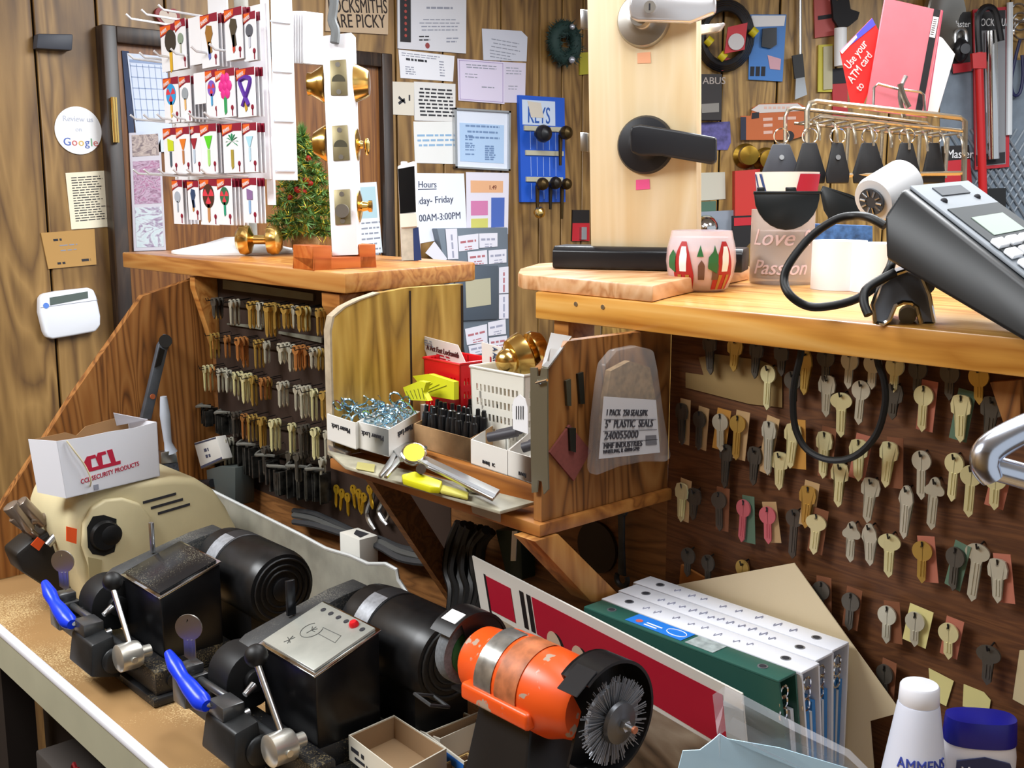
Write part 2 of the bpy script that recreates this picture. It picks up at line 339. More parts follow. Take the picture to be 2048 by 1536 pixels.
# things on the door
px = [(254, 106), (331, 113), (349, 303), (277, 306)]
q = wq(px, .004, .023); o = quad('wall_calendar', q, (0, .004, 0), mat('calendar_paper', 'c9d2e4', .8), 'pale blue wall calendar page hanging on the door behind the white card rack', 'calendar')
b = B()
for k in range(6):
    for (a, c_) in ((bil(q, .04, .12+k*.11), bil(q, 1, .12+k*.11)),): b.slab([a, c_, c_-UZ*.002, a-UZ*.002], FN*.0005)
for k in range(7):
    a, c_ = bil(q, .04+k*.16, .1), bil(q, .04+k*.16, .68); b.slab([a, c_, c_+UX*.0015, a+UX*.0015], FN*.0005)
a = sub(q, .04, .06, 1, .09); b.slab(a, FN*.0005); b.build('calendar_grid', mat('cal_ink', '8fa0c0', .8), o)
b = B(); b.slab([q[0]+V((-.012, .002, .005)), q[0]+V((.006, .002, .005)), bil(q, 0, .9)+V((-.005, .002, 0)), bil(q, 0, .9)+V((-.02, .002, 0))], (0, .003, 0)); b.build('calendar_spine', mat('cal_blue', '3a4560', .8), o)
px = [(258, 266), (320, 262), (332, 500), (268, 502)]
q = wq(px, .004, .023); o = quad('photo_strip', q, (0, .004, 0), mat('strip_border', 'c4bfc8', .8), 'tall strip of faded pink and white photographs taped to the door', 'photo strip')
for k, (v0, v1, c1, c2, c3) in enumerate(((.02, .2, '8a7a7c', 'b8a8a0', '6a5a60'), (.24, .6, '7a4a68', 'b8a0b4', '9a5a80'), (.63, .97, 'b8c8cc', 'c8d0d4', '8a7090'))):
    m = wood('faded_photo_%d' % k, c1, c2, c3, 0, 26, 2, .6); b = B(); b.slab(sub(q, .08, v0, .93, v1), FN*.0006); b.build('photograph', m, o)
b = B(); px = [(716, 366), (753, 364), (765, 505), (720, 508)]; q = wq(px, .002, .023)
o = quad('door_notice', q, (0, .002, 0), mat('pale_blue_paper', 'dfe6ea', .8), 'white notice with a blue frame taped to the door right of the white lock sample', 'paper')
b = B(); s_ = sub(q, .1, .06, .9, .5); b.slab(s_, FN*.0004); b.build('picture_block', mat('pb1', 'a8c4cc', .7), o)
b = B(); dashes(b, bil(q, .1, .58), q[1]-q[0], UZ, .07, 9, .016, .005, FN*.0004); b.build('printed_lines', GREYINK, o)
# papers right of the door
px = [(795, -45), (933, -40), (932, 107), (796, 97)]
o = wp('award_certificate', px, mat('cert_grey', 'c9c9cf', .7), 'large certificate with black ribbon strip down its left side at the top of the wall', 'certificate', th=.004)
q = wq(px, .004); b = B(); b.slab(sub(q, .03, .02, .18, .9), FN*.0012); rb = b.build('ribbon', mat('ribbon_black', '1d1a1e', .5), o)
b = B()
for k in range(7): p = bil(q, .105, .3+.085*k); b.cyl(p, p+FN*.0018, .005, n=8)
b.build('ribbon_dots', mat('rd', '9a4038', .6), rb)
pr(o, px, .35, .42, .5, 1, .1, .03, GREYINK, .004, ali=1); pr(o, px, .3, .58, .6, 4, .05, .015, GREYINK, .004, ali=1); pr(o, px, .3, .82, .2, 2, .05, .02, INK, .004); pr(o, px, .7, .82, .2, 2, .05, .02, GREYINK, .004)
b = B(); p = bil(q, .42, .93); b.cyl(p, p+FN*.0008, .009, n=8); b.build('seal', mat('seal_red', '8a3a3a', .6), o)
px = [(797, 99), (909, 112), (906, 163), (801, 156)]
o = wp('licence_certificate', px, mat('cert_white', 'dcdce2', .7), 'white licence certificate directly below the large ribbon certificate', 'certificate'); pr(o, px, .05, .12, .7, 2, .08, .03); pr(o, px, .12, .35, .5, 1, .1, .08, INK); pr(o, px, .1, .6, .18, 4, .08, .035); pr(o, px, .72, .3, .1, 6, .1, .04)
px = [(964, 57), (1043, 62), (1055, 74), (1053, 123), (967, 120)]
o = wp('corner_cut_certificate', px, mat('cert_lilac', 'c2c4d0', .7), 'grey certificate with cut corner, uppermost right beside the dark wreath', 'certificate'); px = [px[0], px[2], px[3], px[4]]; pr(o, px, .15, .3, .7, 3, .12, .03, ali=1); pr(o, px, .15, .68, .6, 3, .1, .03)
px = [(1008, 124), (1052, 126), (1050, 206), (1008, 205)]
o = wp('permit_sheet', px, mat('lilac2', 'cdc6d8', .7), 'narrow lilac permit sheet right of the larger lilac certificate', 'paper'); pr(o, px, .1, .15, .7, 3, .07, .02); pr(o, px, .2, .6, .5, 2, .07, .02)
px = [(915, 117), (1009, 124), (1009, 208), (917, 201)]
o = wp('lilac_certificate', px, mat('lilac', 'd2c9de', .7), 'lilac bordered certificate hanging above the silver framed blue certificate', 'certificate', off=.002); pr(o, px, .15, .14, .7, 2, .06, .025, off=.002, ali=1); pr(o, px, .15, .36, .3, 2, .07, .02, off=.002); pr(o, px, .5, .65, .3, 1, .07, .03, off=.002)
q = wq(px, .0015, .002); b = B()
for s_ in (sub(q, .03, .03, .97, .045), sub(q, .03, .955, .97, .97), sub(q, .03, .03, .042, .97), sub(q, .958, .03, .97, .97)): b.slab(s_, FN*.0004)
b.build('border', mat('lil_b', 'a090b8', .7), o)
px = [(784, 163), (828, 165), (828, 231), (786, 229)]
o = wp('arrow_card', px, mat('offwhite', 'd0c8ba', .8), 'small off-white card with black hand drawn mark right of the door', 'card'); q = wq(px); b = B()
for s_ in ([(.25, .62), (.55, .48), (.58, .56), (.3, .7)], [(.3, .42), (.6, .6), (.58, .66), (.26, .5)], [(.75, .38), (.82, .38), (.82, .56), (.75, .56)]): b.slab([bil(q, *p) for p in s_], FN*.0005)
b.build('drawn_mark', INK, o)
px = [(828, 163), (911, 168), (911, 243), (829, 241)]
o = wp('printed_notice', px, mat('offw2', 'd4d2d0', .8), 'white notice of bold blackletter lines beside the small off-white card', 'paper'); pr(o, px, .1, .2, .84, 8, .096, .045, INK, ali=1, word=(.012, .03), ragged=.12)
px = [(827, 243), (911, 243), (909, 328), (830, 326)]
o = wp('blue_print_notice', px, mat('offw3', 'dcdcda', .8), 'white notice with three blue lines left of the silver picture frame', 'paper'); pr(o, px, .06, .36, .88, 3, .12, .05, mat('blue_ink', '86a8c8', .7), ali=1, word=(.012, .03), ragged=.15)
# framed certificate
px = [(909, 215), (1022, 222), (1021, 342), (911, 336)]; q = wq(px, .014)
b = B()
for s_ in (sub(q, 0, 0, 1, .03), sub(q, 0, .97, 1, 1), sub(q, 0, 0, .04, 1), sub(q, .965, 0, 1, 1)): b.slab(s_, (0, .014, 0))
fr = thing('framed_certificate', 'silver framed pale blue certificate on the back wall right of the door', 'framed certificate', Y(966, 340, YW-.002))
b.build('frame', STEEL, fr)
b = B(); b.slab([p+V((0, .008, 0)) for p in sub(q, .03, .025, .97, .975)], (0, .004, 0)); b.build('mount', mat('mount_white', 'd5dbe8', .6), fr)
b = B(); b.slab([p+V((0, .007, 0)) for p in sub(q, .11, .24, .9, .88)], (0, .001, 0)); b.build('certificate_sheet', mat('cert_blue', 'a9c3e2', .6), fr)
for (u0, v0, wd_, rows_, pt_, h_) in ((.2, .3, .15, 3, .018, .006), (.2, .46, .04, 4, .012, .004), (.2, .62, .05, 3, .014, .004), (.55, .62, .05, 7, .007, .005)):
    b = B(); dashes(b, bil(q, u0, v0)+V((0, .007, 0)), q[1]-q[0], UZ, wd_, rows_, pt_, h_, FN*.0004, ali=(wd_ > .1)); b.build('printed_lines', mat('dk_blue', '6c86ac', .7), fr)
# hours
px = [(802, 346), (928, 347), (934, 470), (812, 492)]
o = wp('hours_sign', px, mat('hours_paper', 'e2e6f2', .8), 'white opening hours sign on the wall behind the dark tube on the left counter', 'sign'); q = wq(px); uu = q[1]-q[0]
kb = mat('hours_ink', '4a4e60', .7)
def wtx(s, x, y, px_h, m, par, ali='LEFT', u=None, off=.0022, sq=1): return txt(s, Y(x, y, YW-off), u or uu, UZ, px_h*.00157, m, par, ali=ali, squeeze=sq)
u3 = Y(920, 428, YW)-Y(840, 434, YW)
wtx('Hours', 836, 375, 13, kb, o); b = B(); b.slab([Y(834, 378, YW-.0022), Y(873, 377, YW-.0022), Y(873, 379, YW-.0022), Y(834, 380, YW-.0022)], FN*.0003); b.build('underline', kb, o)
wtx('Monday- Friday', 907, 404, 14, kb, o, 'RIGHT', u=u3); wtx('9:00AM-3:00PM', 921, 437, 14, kb, o, 'RIGHT', u=u3, sq=.95)
px = [(932, 344), (1018, 346), (1016, 468), (934, 472)]
o = wp('price_flyer', px, mat('flyer', 'd8d4e0', .8), 'lilac flyer with orange, pink, yellow and blue blocks right of the hours sign', 'flyer', off=.002); q = wq(px, .0015, .002)
for s_, cl in (((.1, .13, .86, .32), 'dca880'), ((.1, .45, .5, .68), 'c878a4'), ((.1, .73, .5, .9), 'c8c468'), ((.58, .4, .9, .88), '4864b0')):
    b = B(); b.slab(sub(q, *s_), FN*.0004); b.build('colour_block', mat('fb'+cl, cl, .7), o)
txt('1.49', bil(q, .52, .27)+FN*.0005, UX, UZ, .014, mat('fl_ink', '6a2a20', .7), o)
# grey electrical panel with business cards on it
pp = [(874, 457), (1016, 455), (1020, 716), (936, 730), (906, 600)]
ep = tag(B().slab([Y(x, y, YW-.03) for x, y in pp], (0, .028, 0)).build('electrical_panel', mat('panel_grey', '6f7a86', .5, .2), bev=.003), 'grey steel electrical panel on the wall covered in business cards', 'electrical panel')
q = [Y(x, y, YW-.038) for x, y in ((906, 533), (997, 531), (997, 638), (921, 642))]
b = B(); b.slab(q, (0, .008, 0)); d_ = b.build('panel_door', mat('panel_grey_dark', '56606c', .45, .2), ep, bev=.002)
b = B(); b.slab([Y(x, y, YW-.039) for x, y in ((931, 561), (981, 556), (982, 609), (933, 616))], (0, .001, 0)); pl = b.build('panel_label', mat('pl', 'b5b096', .7), d_)
b = B(); b.slab([Y(x, y, YW-.052) for x, y in ((1008, 560), (1012, 560), (1012, 580), (1008, 580))], (0, .01, 0))
cards = [([(891, 458), (914, 457), (917, 518), (896, 519)], 'upright card at the upper left'), ([(916, 472), (957, 467), (957, 498), (918, 503)], 'left card of the top row'), ([(958, 467), (995, 466), (995, 493), (959, 496)], 'right card of the top row'),
 ([(935, 504), (974, 500), (975, 528), (937, 531)], 'left card just above the panel door'), ([(977, 501), (1013, 498), (1013, 525), (978, 528)], 'right card just above the panel door'),
 ([(998, 535), (1017, 533), (1017, 586), (998, 587)], 'upper upright card right of the panel door'), ([(998, 589), (1017, 588), (1017, 637), (998, 638)], 'lower upright card right of the panel door'),
 ([(930, 658), (974, 648), (975, 684), (934, 690)], 'left card just below the panel door'), ([(976, 645), (1011, 638), (1012, 668), (977, 672)], 'right card just below the panel door'), ([(978, 676), (1014, 671), (1014, 692), (979, 700)], 'right card of the bottom row'), ([(937, 692), (976, 684), (977, 704), (940, 712)], 'left card of the bottom row')]
bcw = mat('bc_white', 'dcdae4', .7); bcr = mat('bc_red', 'b06a72', .7); bcb = mat('bc_grey', '9a9cb0', .7)
for i, (px, wh) in enumerate(cards):
    q = [Y(x, y, YW-.0324-(.001 if i % 3 == 0 else 0)) for x, y in px]
    o = quad('business_card', q, (0, .0008, 0), bcw, 'white business card on the grey electrical panel, '+wh, 'business card', 'business cards on the electrical panel')
    b = B(); L_ = (q[1]-q[0]).length; H_ = (q[3]-q[0]).length
    if L_ > H_: dashes(b, bil(q, .1, .5), q[1]-q[0], q[0]-q[3], L_*.8, 1, .01, .007, FN*.0003, word=(.012, .03), ragged=.05); dashes(b, bil(q, .3, .8), q[1]-q[0], q[0]-q[3], L_*.5, 2, .008, .003, FN*.0003)
    else: dashes(b, bil(q, .6, .95), q[0]-q[3], q[0]-q[1], H_*.85, 1, .01, .007, FN*.0003, word=(.012, .03), ragged=.05)
    b.build('card_print', bcr if i % 2 else bcb, o)
px = [(851, 506), (869, 483), (895, 518), (880, 528)]
o = wp('business_card', px, bcw, 'white business card pinned tilted on the wall left of the electrical panel', 'business card', off=.03); 
# blue key board
px = [(1038, 190), (1129, 196), (1131, 404), (1043, 404)]; q = wq(px, .012)
kb_ = quad('key_blank_board', q, (0, .012, 0), mat('board_blue', '1f55c0', .45), 'blue key display board with beige rails hanging on the back wall', 'display board')
b = B(); b.slab(sub(q, .06, .04, .78, .27), FN*.001); lb = b.build('board_label', mat('bl', 'c3d0e4', .6), kb_)
txt('KEYS', bil(q, .16, .25)+FN*.0012, UX, UZ, .055, mat('bl_ink', '2a58a8', .6), kb_, squeeze=.62)
b = B(); b.slab([bil(q, .17, .05)+FN*.0016, bil(q, .46, .06)+FN*.0016, bil(q, .52, .2)+FN*.0016, bil(q, .24, .2)+FN*.0016], FN*.0006); b.build('masking_patch', mat('mp', 'cdc4b6', .8), kb_)
for v0, u0, u1 in ((.28, .08, .42), (.28, .66, .92), (.51, .1, .94), (.76, .1, .92)):
    b = B(); b.slab(sub(q, u0, v0, u1, v0+.045), FN*.006); b.build('rail', mat('rail_beige', 'b9b49c', .6), kb_)
b = B()
for k in range(5):
    for v0, v1 in ((.33, .5), (.57, .75), (.82, .97)):
        a = bil(q, .22+k*.14, v0); c_ = bil(q, .22+k*.14, v1); b.slab([a, a+UX*.002, c_+UX*.002, c_], FN*.0004)
b.build('board_lines', mat('bl_line', '9ab0e0', .6), kb_)
def wallknob(px_, py_, r, m, label, stem, hang, off=.02):
    p = Y(px_, py_, YW-off-.02); t = thing('hung_doorknob', label, 'door knob', p, 'knobs hung on the blue board')
    B().lathe([(.01*r, 0), (.4*r, 0), (.55*r, .35*r), (.95*r, .8*r), (r, 1.2*r), (.8*r, 1.7*r), (.3*r, 1.95*r), (0, 2*r)], p, FN, 20).build('knob', m, t)
    if hang: b = B(); b.cyl(p+V((0, 0, -.2*r)), p+V((0, 0, -hang)), .008, .005, 10); b.build('stem', m, t)
    return t
DKB = mat('dark_brass', '4a3a20', .35, .8)
wallknob(1073, 268, .030, mat('knob_black', '121216', .35), 'black knob on the upper left of the blue board', 0, 0)
wallknob(1121, 266, .024, DKB, 'dark brass knob with long spindle on the upper right of the blue board', 0, .11)
wallknob(1075, 368, .022, DKB, 'dark knob on the lower rail of the blue board, left of three', 0, .10)
wallknob(1101, 366, .022, mat('knob_bronze', '2c2620', .35, .6), 'dark knob on the lower rail of the blue board, middle of three', 0, .09)
wallknob(1124, 368, .020, DKB, 'dark knob on the lower rail of the blue board, right of three', 0, .12)
wallknob(1070, 425, .020, BRASS, 'small brass knob hanging on the wall just below the blue board', 0, 0)
# wreath
c = Y(1130, 86, YW-.04); wr = thing('small_wreath', 'small dark green wreath high on the wall right of the certificates', 'wreath', c)
b = B(); b.tube([c+V((.052*math.cos(t*math.pi/12), 0, .052*math.sin(t*math.pi/12))) for t in range(24)], .022, 10, True)
for k in range(420):
    t = random.uniform(0, 2*math.pi); a = random.uniform(0, 2*math.pi); p = c+V((math.cos(t)*(.052+.022*math.cos(a)), .022*math.sin(a), math.sin(t)*(.052+.022*math.cos(a))))
    d_ = V((math.cos(t)*math.cos(a)+random.uniform(-.6, .6), math.sin(a)+random.uniform(-.6, .6), math.sin(t)*math.cos(a)+random.uniform(-.6, .6)))*.013
    s_ = d_.cross(V((.3, 1, .2))).normalized()*.002; b.add([p-s_, p+s_, p+d_], [(0, 1, 2)])
b.build('wreath_ring', mat('wreath_green', '16302c', .7), wr)
b = B(); b.sph(c+V((.004, -.03, -.058)), .012, 12); b.sph(c+V((.004, -.03, .05)), .01, 12); b.build('bauble', mat('silver_bauble', 'b8bcc8', .25, .6), wr)
px = [(1160, 106), (1179, 104), (1179, 148), (1160, 150)]
wp('yellow_packet', px, mat('packet_yellow', 'a8a030', .6), 'yellow packet on the wall just left of the maple lock block', 'packet', th=.006)
px = [(1146, 420), (1179, 420), (1179, 482), (1144, 482)]
o = wp('padlock_card', px, mat('card_black', '1a1718', .5), 'black and red carded padlock on the wall left of the maple block foot', 'padlock card', th=.006); q = wq(px, .006)
b = B(); b.slab(sub(q, 0, .42, 1, 1), FN*.0006); b.build('card_panel', mat('card_red', 'b8202c', .5), o); b = B(); b.slab(sub(q, .4, .55, .7, .95), FN*.012); b.build('padlock', STEEL, o)
# ================================================================== COUNTERS, PARTITION, TRAY
ZC, ZB, XP, XF = 1.50, .96, .985, .93           # counter top, bench top, partition face, counter front edge
YE, YT0, YT1, XT = 1.94, .809, 1.203, .778      # end panel, tray right and left panels, tray front
def rounded(pts, idx, r, n=6):
    out = []
    for i, p in enumerate(pts):
        p = V(p)
        if i in idx:
            a = V(pts[i-1]); c = V(pts[(i+1) % len(pts)]); da = (a-p).normalized(); dc = (c-p).normalized()
            s, e = p+da*r, p+dc*r
            for k in range(n+1):
                t = k/n; out.append(s*(1-t)**2+p*2*t*(1-t)+e*t*t)
        else: out.append(p)
    return out
def poly3(p2, z): return [V((p[0], p[1], z)) for p in p2]
lc2 = rounded([(XF, 1.396), (1.255, 1.462), (1.255, 2.205), (XF, 2.205)], {1}, .03)
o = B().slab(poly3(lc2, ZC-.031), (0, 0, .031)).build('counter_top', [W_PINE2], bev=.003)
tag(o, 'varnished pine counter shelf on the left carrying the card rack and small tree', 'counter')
rc2 = [(XF, .98), (1.80, .98), (1.80, .0), (XF, .0)]
o = B().slab(poly3(rc2, ZC-.033), (0, 0, .033)).build('counter_top', [W_PINE], bev=.002)
tag(o, 'varnished pine counter shelf on the right carrying the card terminal and candle', 'counter')
b = B()
for p in ((1152, 608), (1206, 614)): q = X(*p, XF); b.cyl(q, q-V((.001, 0, 0)), .0028, n=10)
b.build('screw_head', STEEL, o)
# partition boards behind the bench
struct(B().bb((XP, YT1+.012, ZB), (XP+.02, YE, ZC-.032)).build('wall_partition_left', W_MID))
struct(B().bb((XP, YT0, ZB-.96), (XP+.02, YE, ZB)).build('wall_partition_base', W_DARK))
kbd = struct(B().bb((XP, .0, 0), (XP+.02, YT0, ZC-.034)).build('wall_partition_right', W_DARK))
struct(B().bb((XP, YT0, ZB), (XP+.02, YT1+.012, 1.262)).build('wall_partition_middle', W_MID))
# sloped end panel at the far end of the bench
e = [(XP, 1.468)] + [(p.x, p.z) for p in (Y(286, 592, YE), Y(140, 800, YE), Y(12, 998, YE))] + [(.50, ZB+.001), (XP, ZB+.001)]
ep_ = B().slab([V((x, YE, z)) for x, z in e], (0, .018, 0)).build('end_panel', W_FIR)
tag(ep_, 'sloping fir plywood end panel at the far end of the workbench', 'panel')
def bracket(y, label, x0=XF+.004, dz=.15, w_=.03):
    pts = [(x0+.004, ZC-.034), (XP-.001, ZC-.034), (XP-.001, ZC-.034-dz), (XP-.012, ZC-.034-dz), (x0+.004, ZC-.055)]
    return tag(B().slab([V((x, y, z)) for x, z in pts], (0, w_, 0)).build('shelf_bracket', W_PINE2, bev=.001), label, 'bracket', 'wooden brackets under the counters')
bracket(1.425, 'wooden bracket under the right end of the left counter above the curved panel', dz=.08, w_=.05)
bracket(1.905, 'wooden bracket under the far end of the left counter by the end panel', dz=.14, w_=.02)
bracket(.93, 'wooden bracket under the left end of the right counter above the bag', dz=.12, w_=.025)
# tray box that passes through the partition
tb = thing('tray_shelf', 'wooden pass-through tray shelf between the two counters with plywood sides', 'shelf', (.88, 1.0, 1.262))
pts = [V((x, y, 1.262)) for x, y in ((XT-.008, YT0-.006), (XT-.008, YT1), (1.02, YT1), (1.02, YT0-.006))]
B().slab(pts, (0, 0, .014)).build('bottom_board', W_FIRX, tb, bev=.002)
DZ = 1.300                                       # deck on which the boxes stand
B().bb((.818, YT0+.012, 1.276), (1.02, YT1, DZ)).build('deck_board', W_FIRX, tb, bev=.001)
rp = [(XT, 1.2765), (XT, 1.440), (.815, 1.466), (XP-.001, 1.466), (XP-.001, 1.2765)]
B().slab([V((x, YT0, z)) for x, z in rp], (0, .012, 0)).build('side_panel', W_FIR, tb)
lp = [(XT, 1.2765), (XT, 1.443)]+[(p.x, p.z) for p in (Y(668, 634, YT1), Y(690, 615, YT1), Y(720, 600, YT1), Y(760, 586, YT1))]+[(.90, 1.492), (1.0, 1.492), (1.0, 1.2765)]
lpo = B().slab([V((x, YT1, z)) for x, z in lp], (0, .011, 0)).build('side_panel', wood('veneer_panel', '7a5a1e', 'b08a3a', 'c9a552', 2, 10, 6, .42), tb)
b = B(); g = Y(822, 700, YT1-.0004); b.bb((g.x-.0015, YT1-.0006, 1.3), (g.x+.0015, YT1+.0004, 1.488)); b.bb((.996, YT1-.0006, 1.29), (1.0, YT1+.0004, 1.49)); b.build('groove', mat('groove2', '2a1a08', .9), lpo)
b = B(); edge = [V((x, YT1-.0015, z)) for x, z in lp[0:6]]; b.loft([[p, p+V((0, .014, 0)), p+V((0, .014, 0))+V((-.003, 0, .001)), p+V((-.003, 0, .001))] for p in edge]); b.build('edge_banding', mat('banding', 'a89880', .6, noise=.2, nscale=60), lpo)
def brace(p0, p1, w_, y0, d_, label):
    p0 = V((p0[0], y0, p0[1])); p1 = V((p1[0], y0, p1[1])); t = (p1-p0).normalized(); n = V((-t.z, 0, t.x))*w_/2
    return tag(B().slab([p0+n, p1+n, p1-n, p0-n], (0, d_, 0)).build('diagonal_brace', W_LUMBER, bev=.002), label, 'brace', 'diagonal braces under the tray shelf')
bq_ = [Y(x, y, .80) for x, y in ((1068, 1062), (1118, 1050), (1246, 1196), (1184, 1206))]
for v in bq_: v.z = min(v.z, 1.2615); v.x = min(v.x, XP-.001)
tag(B().slab(bq_, (0, .034, 0)).build('diagonal_brace', W_LUMBER, bev=.002), 'light lumber brace under the near end of the tray shelf above the binders', 'brace', 'diagonal braces under the tray shelf')
pts = [V((XT+.03, 1.2, 1.261)), V((XT+.075, 1.2, 1.261)), V((XP-.002, 1.2, 1.06)), V((XP-.002, 1.2, 1.00))]
tag(B().slab(pts, (0, -.016, 0)).build('diagonal_brace', W_MID), 'dark triangular brace board under the far end of the tray shelf', 'brace', 'diagonal braces under the tray shelf')
# front ledge strip with clips
q = [Z(x, y, 1.288) for x, y in ((655, 900), (1070, 1003), (1000, 1022), (690, 932))]
lg = tag(B().slab(q, (0, 0, -.004)).build('ledge_strip', mat('ledge_grey', 'a5a08c', .45, noise=.2, nscale=50), bev=.001), 'worn grey plastic ledge along the front of the tray shelf', 'ledge')
b = B(); q2 = [X(x, y, XT-.012) for x, y in ((940, 1000), (1000, 1016), (1000, 1045), (945, 1026))]; b.slab(q2, (.001, 0, 0)); b.build('clear_lip', mat('lip', 'b8b6b0', .2, alpha=.55), lg)
b = B(); b.slab([X(x, y, XT-.006) for x, y in ((655, 890), (690, 905), (694, 940), (668, 925))], (.01, 0, 0)); b.build('end_clip', STEEL, lg, bev=.001)
# ================================================================== KEYS
def key_outline(kind, L, r):
    """bow outline, hole centre(s) ; key hangs from the hole at the origin, blade towards -z, drawn in (y,z)"""
    bw = r*.42
    cz = -r*.45
    if kind == 'round': a = [(r*math.cos(t), cz+r*math.sin(t)) for t in [rad(-65)+rad(310)*k/24 for k in range(25)]]
    elif kind == 'oval': a = [(r*1.12*math.cos(t), cz+r*.82*math.sin(t)) for t in [rad(-62)+rad(304)*k/24 for k in range(25)]]
    elif kind == 'square': a = [(.45*r, cz-.95*r), (.9*r, cz-.7*r), (r, cz+.1*r), (.75*r, cz+.85*r), (.35*r, cz+r), (-.35*r, cz+r), (-.75*r, cz+.85*r), (-r, cz+.1*r), (-.9*r, cz-.7*r), (-.45*r, cz-.95*r)]
    elif kind == 'trefoil':
        a = []
        for k in range(49):
            t = rad(-68)+rad(316)*k/48; rr = r*(.86+.2*math.cos(3*(t-rad(90)))); a.append((rr*math.cos(t), cz+rr*math.sin(t)))
    else: a = [(.4*r, cz-1.3*r), (.85*r, cz-.5*r), (.7*r, cz+.3*r), (.3*r, cz+.95*r), (0, cz+1.05*r), (-.3*r, cz+.95*r), (-.7*r, cz+.3*r), (-.85*r, cz-.5*r), (-.4*r, cz-1.3*r)]
    zb = cz-r*.85
    a = [(bw, zb-.003)]+a+[(-bw, zb-.003), (-bw, -L+.004), (-bw*.2, -L), (bw, -L+.006)]
    return a
KM = {}
def key_mesh(kind, L, r, m, hole=True):
    k = (kind, round(L, 3), round(r, 4), m.name)
    if k in KM: return KM[k]
    out = key_outline(kind, L, r); hr = r*.2
    # outline with a keyhole cut to the hole
    top = max(range(len(out)), key=lambda i: out[i][1]); hole_pts = [(hr*math.sin(t), hr*math.cos(t)) for t in [2*math.pi*i/12 for i in range(13)]]
    loop = out[:top+1]+hole_pts+[out[top]]+out[top+1:]
    b = B(); n = len(loop); th = .0022
    bm = bmesh.new()
    fr = [bm.verts.new((0, y, z)) for y, z in loop]; f = bm.faces.new(fr)
    ret = bmesh.ops.triangulate(bm, faces=[f]); bmesh.ops.remove_doubles(bm, verts=bm.verts, dist=1e-6)
    bmesh.ops.dissolve_degenerate(bm, edges=bm.edges, dist=1e-6)
    g = bmesh.ops.extrude_face_region(bm, geom=bm.faces[:]); bmesh.ops.translate(bm, verts=[v for v in g['geom'] if isinstance(v, bmesh.types.BMVert)], vec=(th, 0, 0))
    bw = r*.42
    zt = -r*1.4
    for y0, y1 in ((-bw*.62, -bw*.28), (bw*.12, bw*.45)):          # milled ridges along the blade
        vs = [bm.verts.new(p) for p in ((-.0007, y0, zt), (-.0007, y1, zt), (-.0007, y1, -L+.007), (-.0007, y0, -L+.007), (0.0001, y0, zt), (.0001, y1, zt), (.0001, y1, -L+.007), (.0001, y0, -L+.007))]
        for q in ((0, 1, 2, 3), (0, 4, 5, 1), (1, 5, 6, 2), (2, 6, 7, 3), (3, 7, 4, 0)): bm.faces.new([vs[i] for i in q])
    bmesh.ops.recalc_face_normals(bm, faces=bm.faces)
    me = bpy.data.meshes.new('key_blank'); bm.to_mesh(me); bm.free(); me.materials.append(m)
    for p in me.polygons: p.use_smooth = True
    me.set_sharp_from_angle(angle=rad(35)); KM[k] = me; return me
TAGM = {}
def tag_mesh(m, w_, h_, tilt):
    k = (m.name, round(w_, 3), round(h_, 3), round(tilt, 2))
    if k in TAGM: return TAGM[k]
    bm = bmesh.new(); c, s = math.cos(tilt), math.sin(tilt); vs = []
    for x in (0, .0005):
        for y, z in ((-w_/2, .010), (w_/2, .010), (w_/2, .010-h_), (-w_/2, .010-h_)): vs.append(bm.verts.new((x, y*c-z*s, y*s+z*c)))
    for q in ((0, 1, 2, 3), (7, 6, 5, 4), (0, 4, 5, 1), (1, 5, 6, 2), (2, 6, 7, 3), (3, 7, 4, 0)): bm.faces.new([vs[i] for i in q])
    me = bpy.data.meshes.new('paper_tag'); bm.to_mesh(me); bm.free(); me.materials.append(m); TAGM[k] = me; return me
hookm = mat('hook_wire', '2a2826', .4, .6)
def hook_mesh(ln):
    b = B(); b.tube([(0, 0, .004), (-ln*.7, 0, .001), (-ln, 0, .0), (-ln-.002, 0, .005)], .0009, 6); o = b.build('hook', hookm, origin=(0, 0, 0)); me = o.data; bpy.data.objects.remove(o); return me
HK = hook_mesh(.014); HKL = hook_mesh(.05)
def link(name, me, loc, parent=None, rot=None):
    o = bpy.data.objects.new(name, me); C.objects.link(o)
    if parent is not None: o.parent = parent; o.location = V(loc)-ORG[parent.name]; ORG[o.name] = V(loc)
    else: o.location = loc; ORG[o.name] = V(loc)
    if rot: o.rotation_euler = rot
    return o
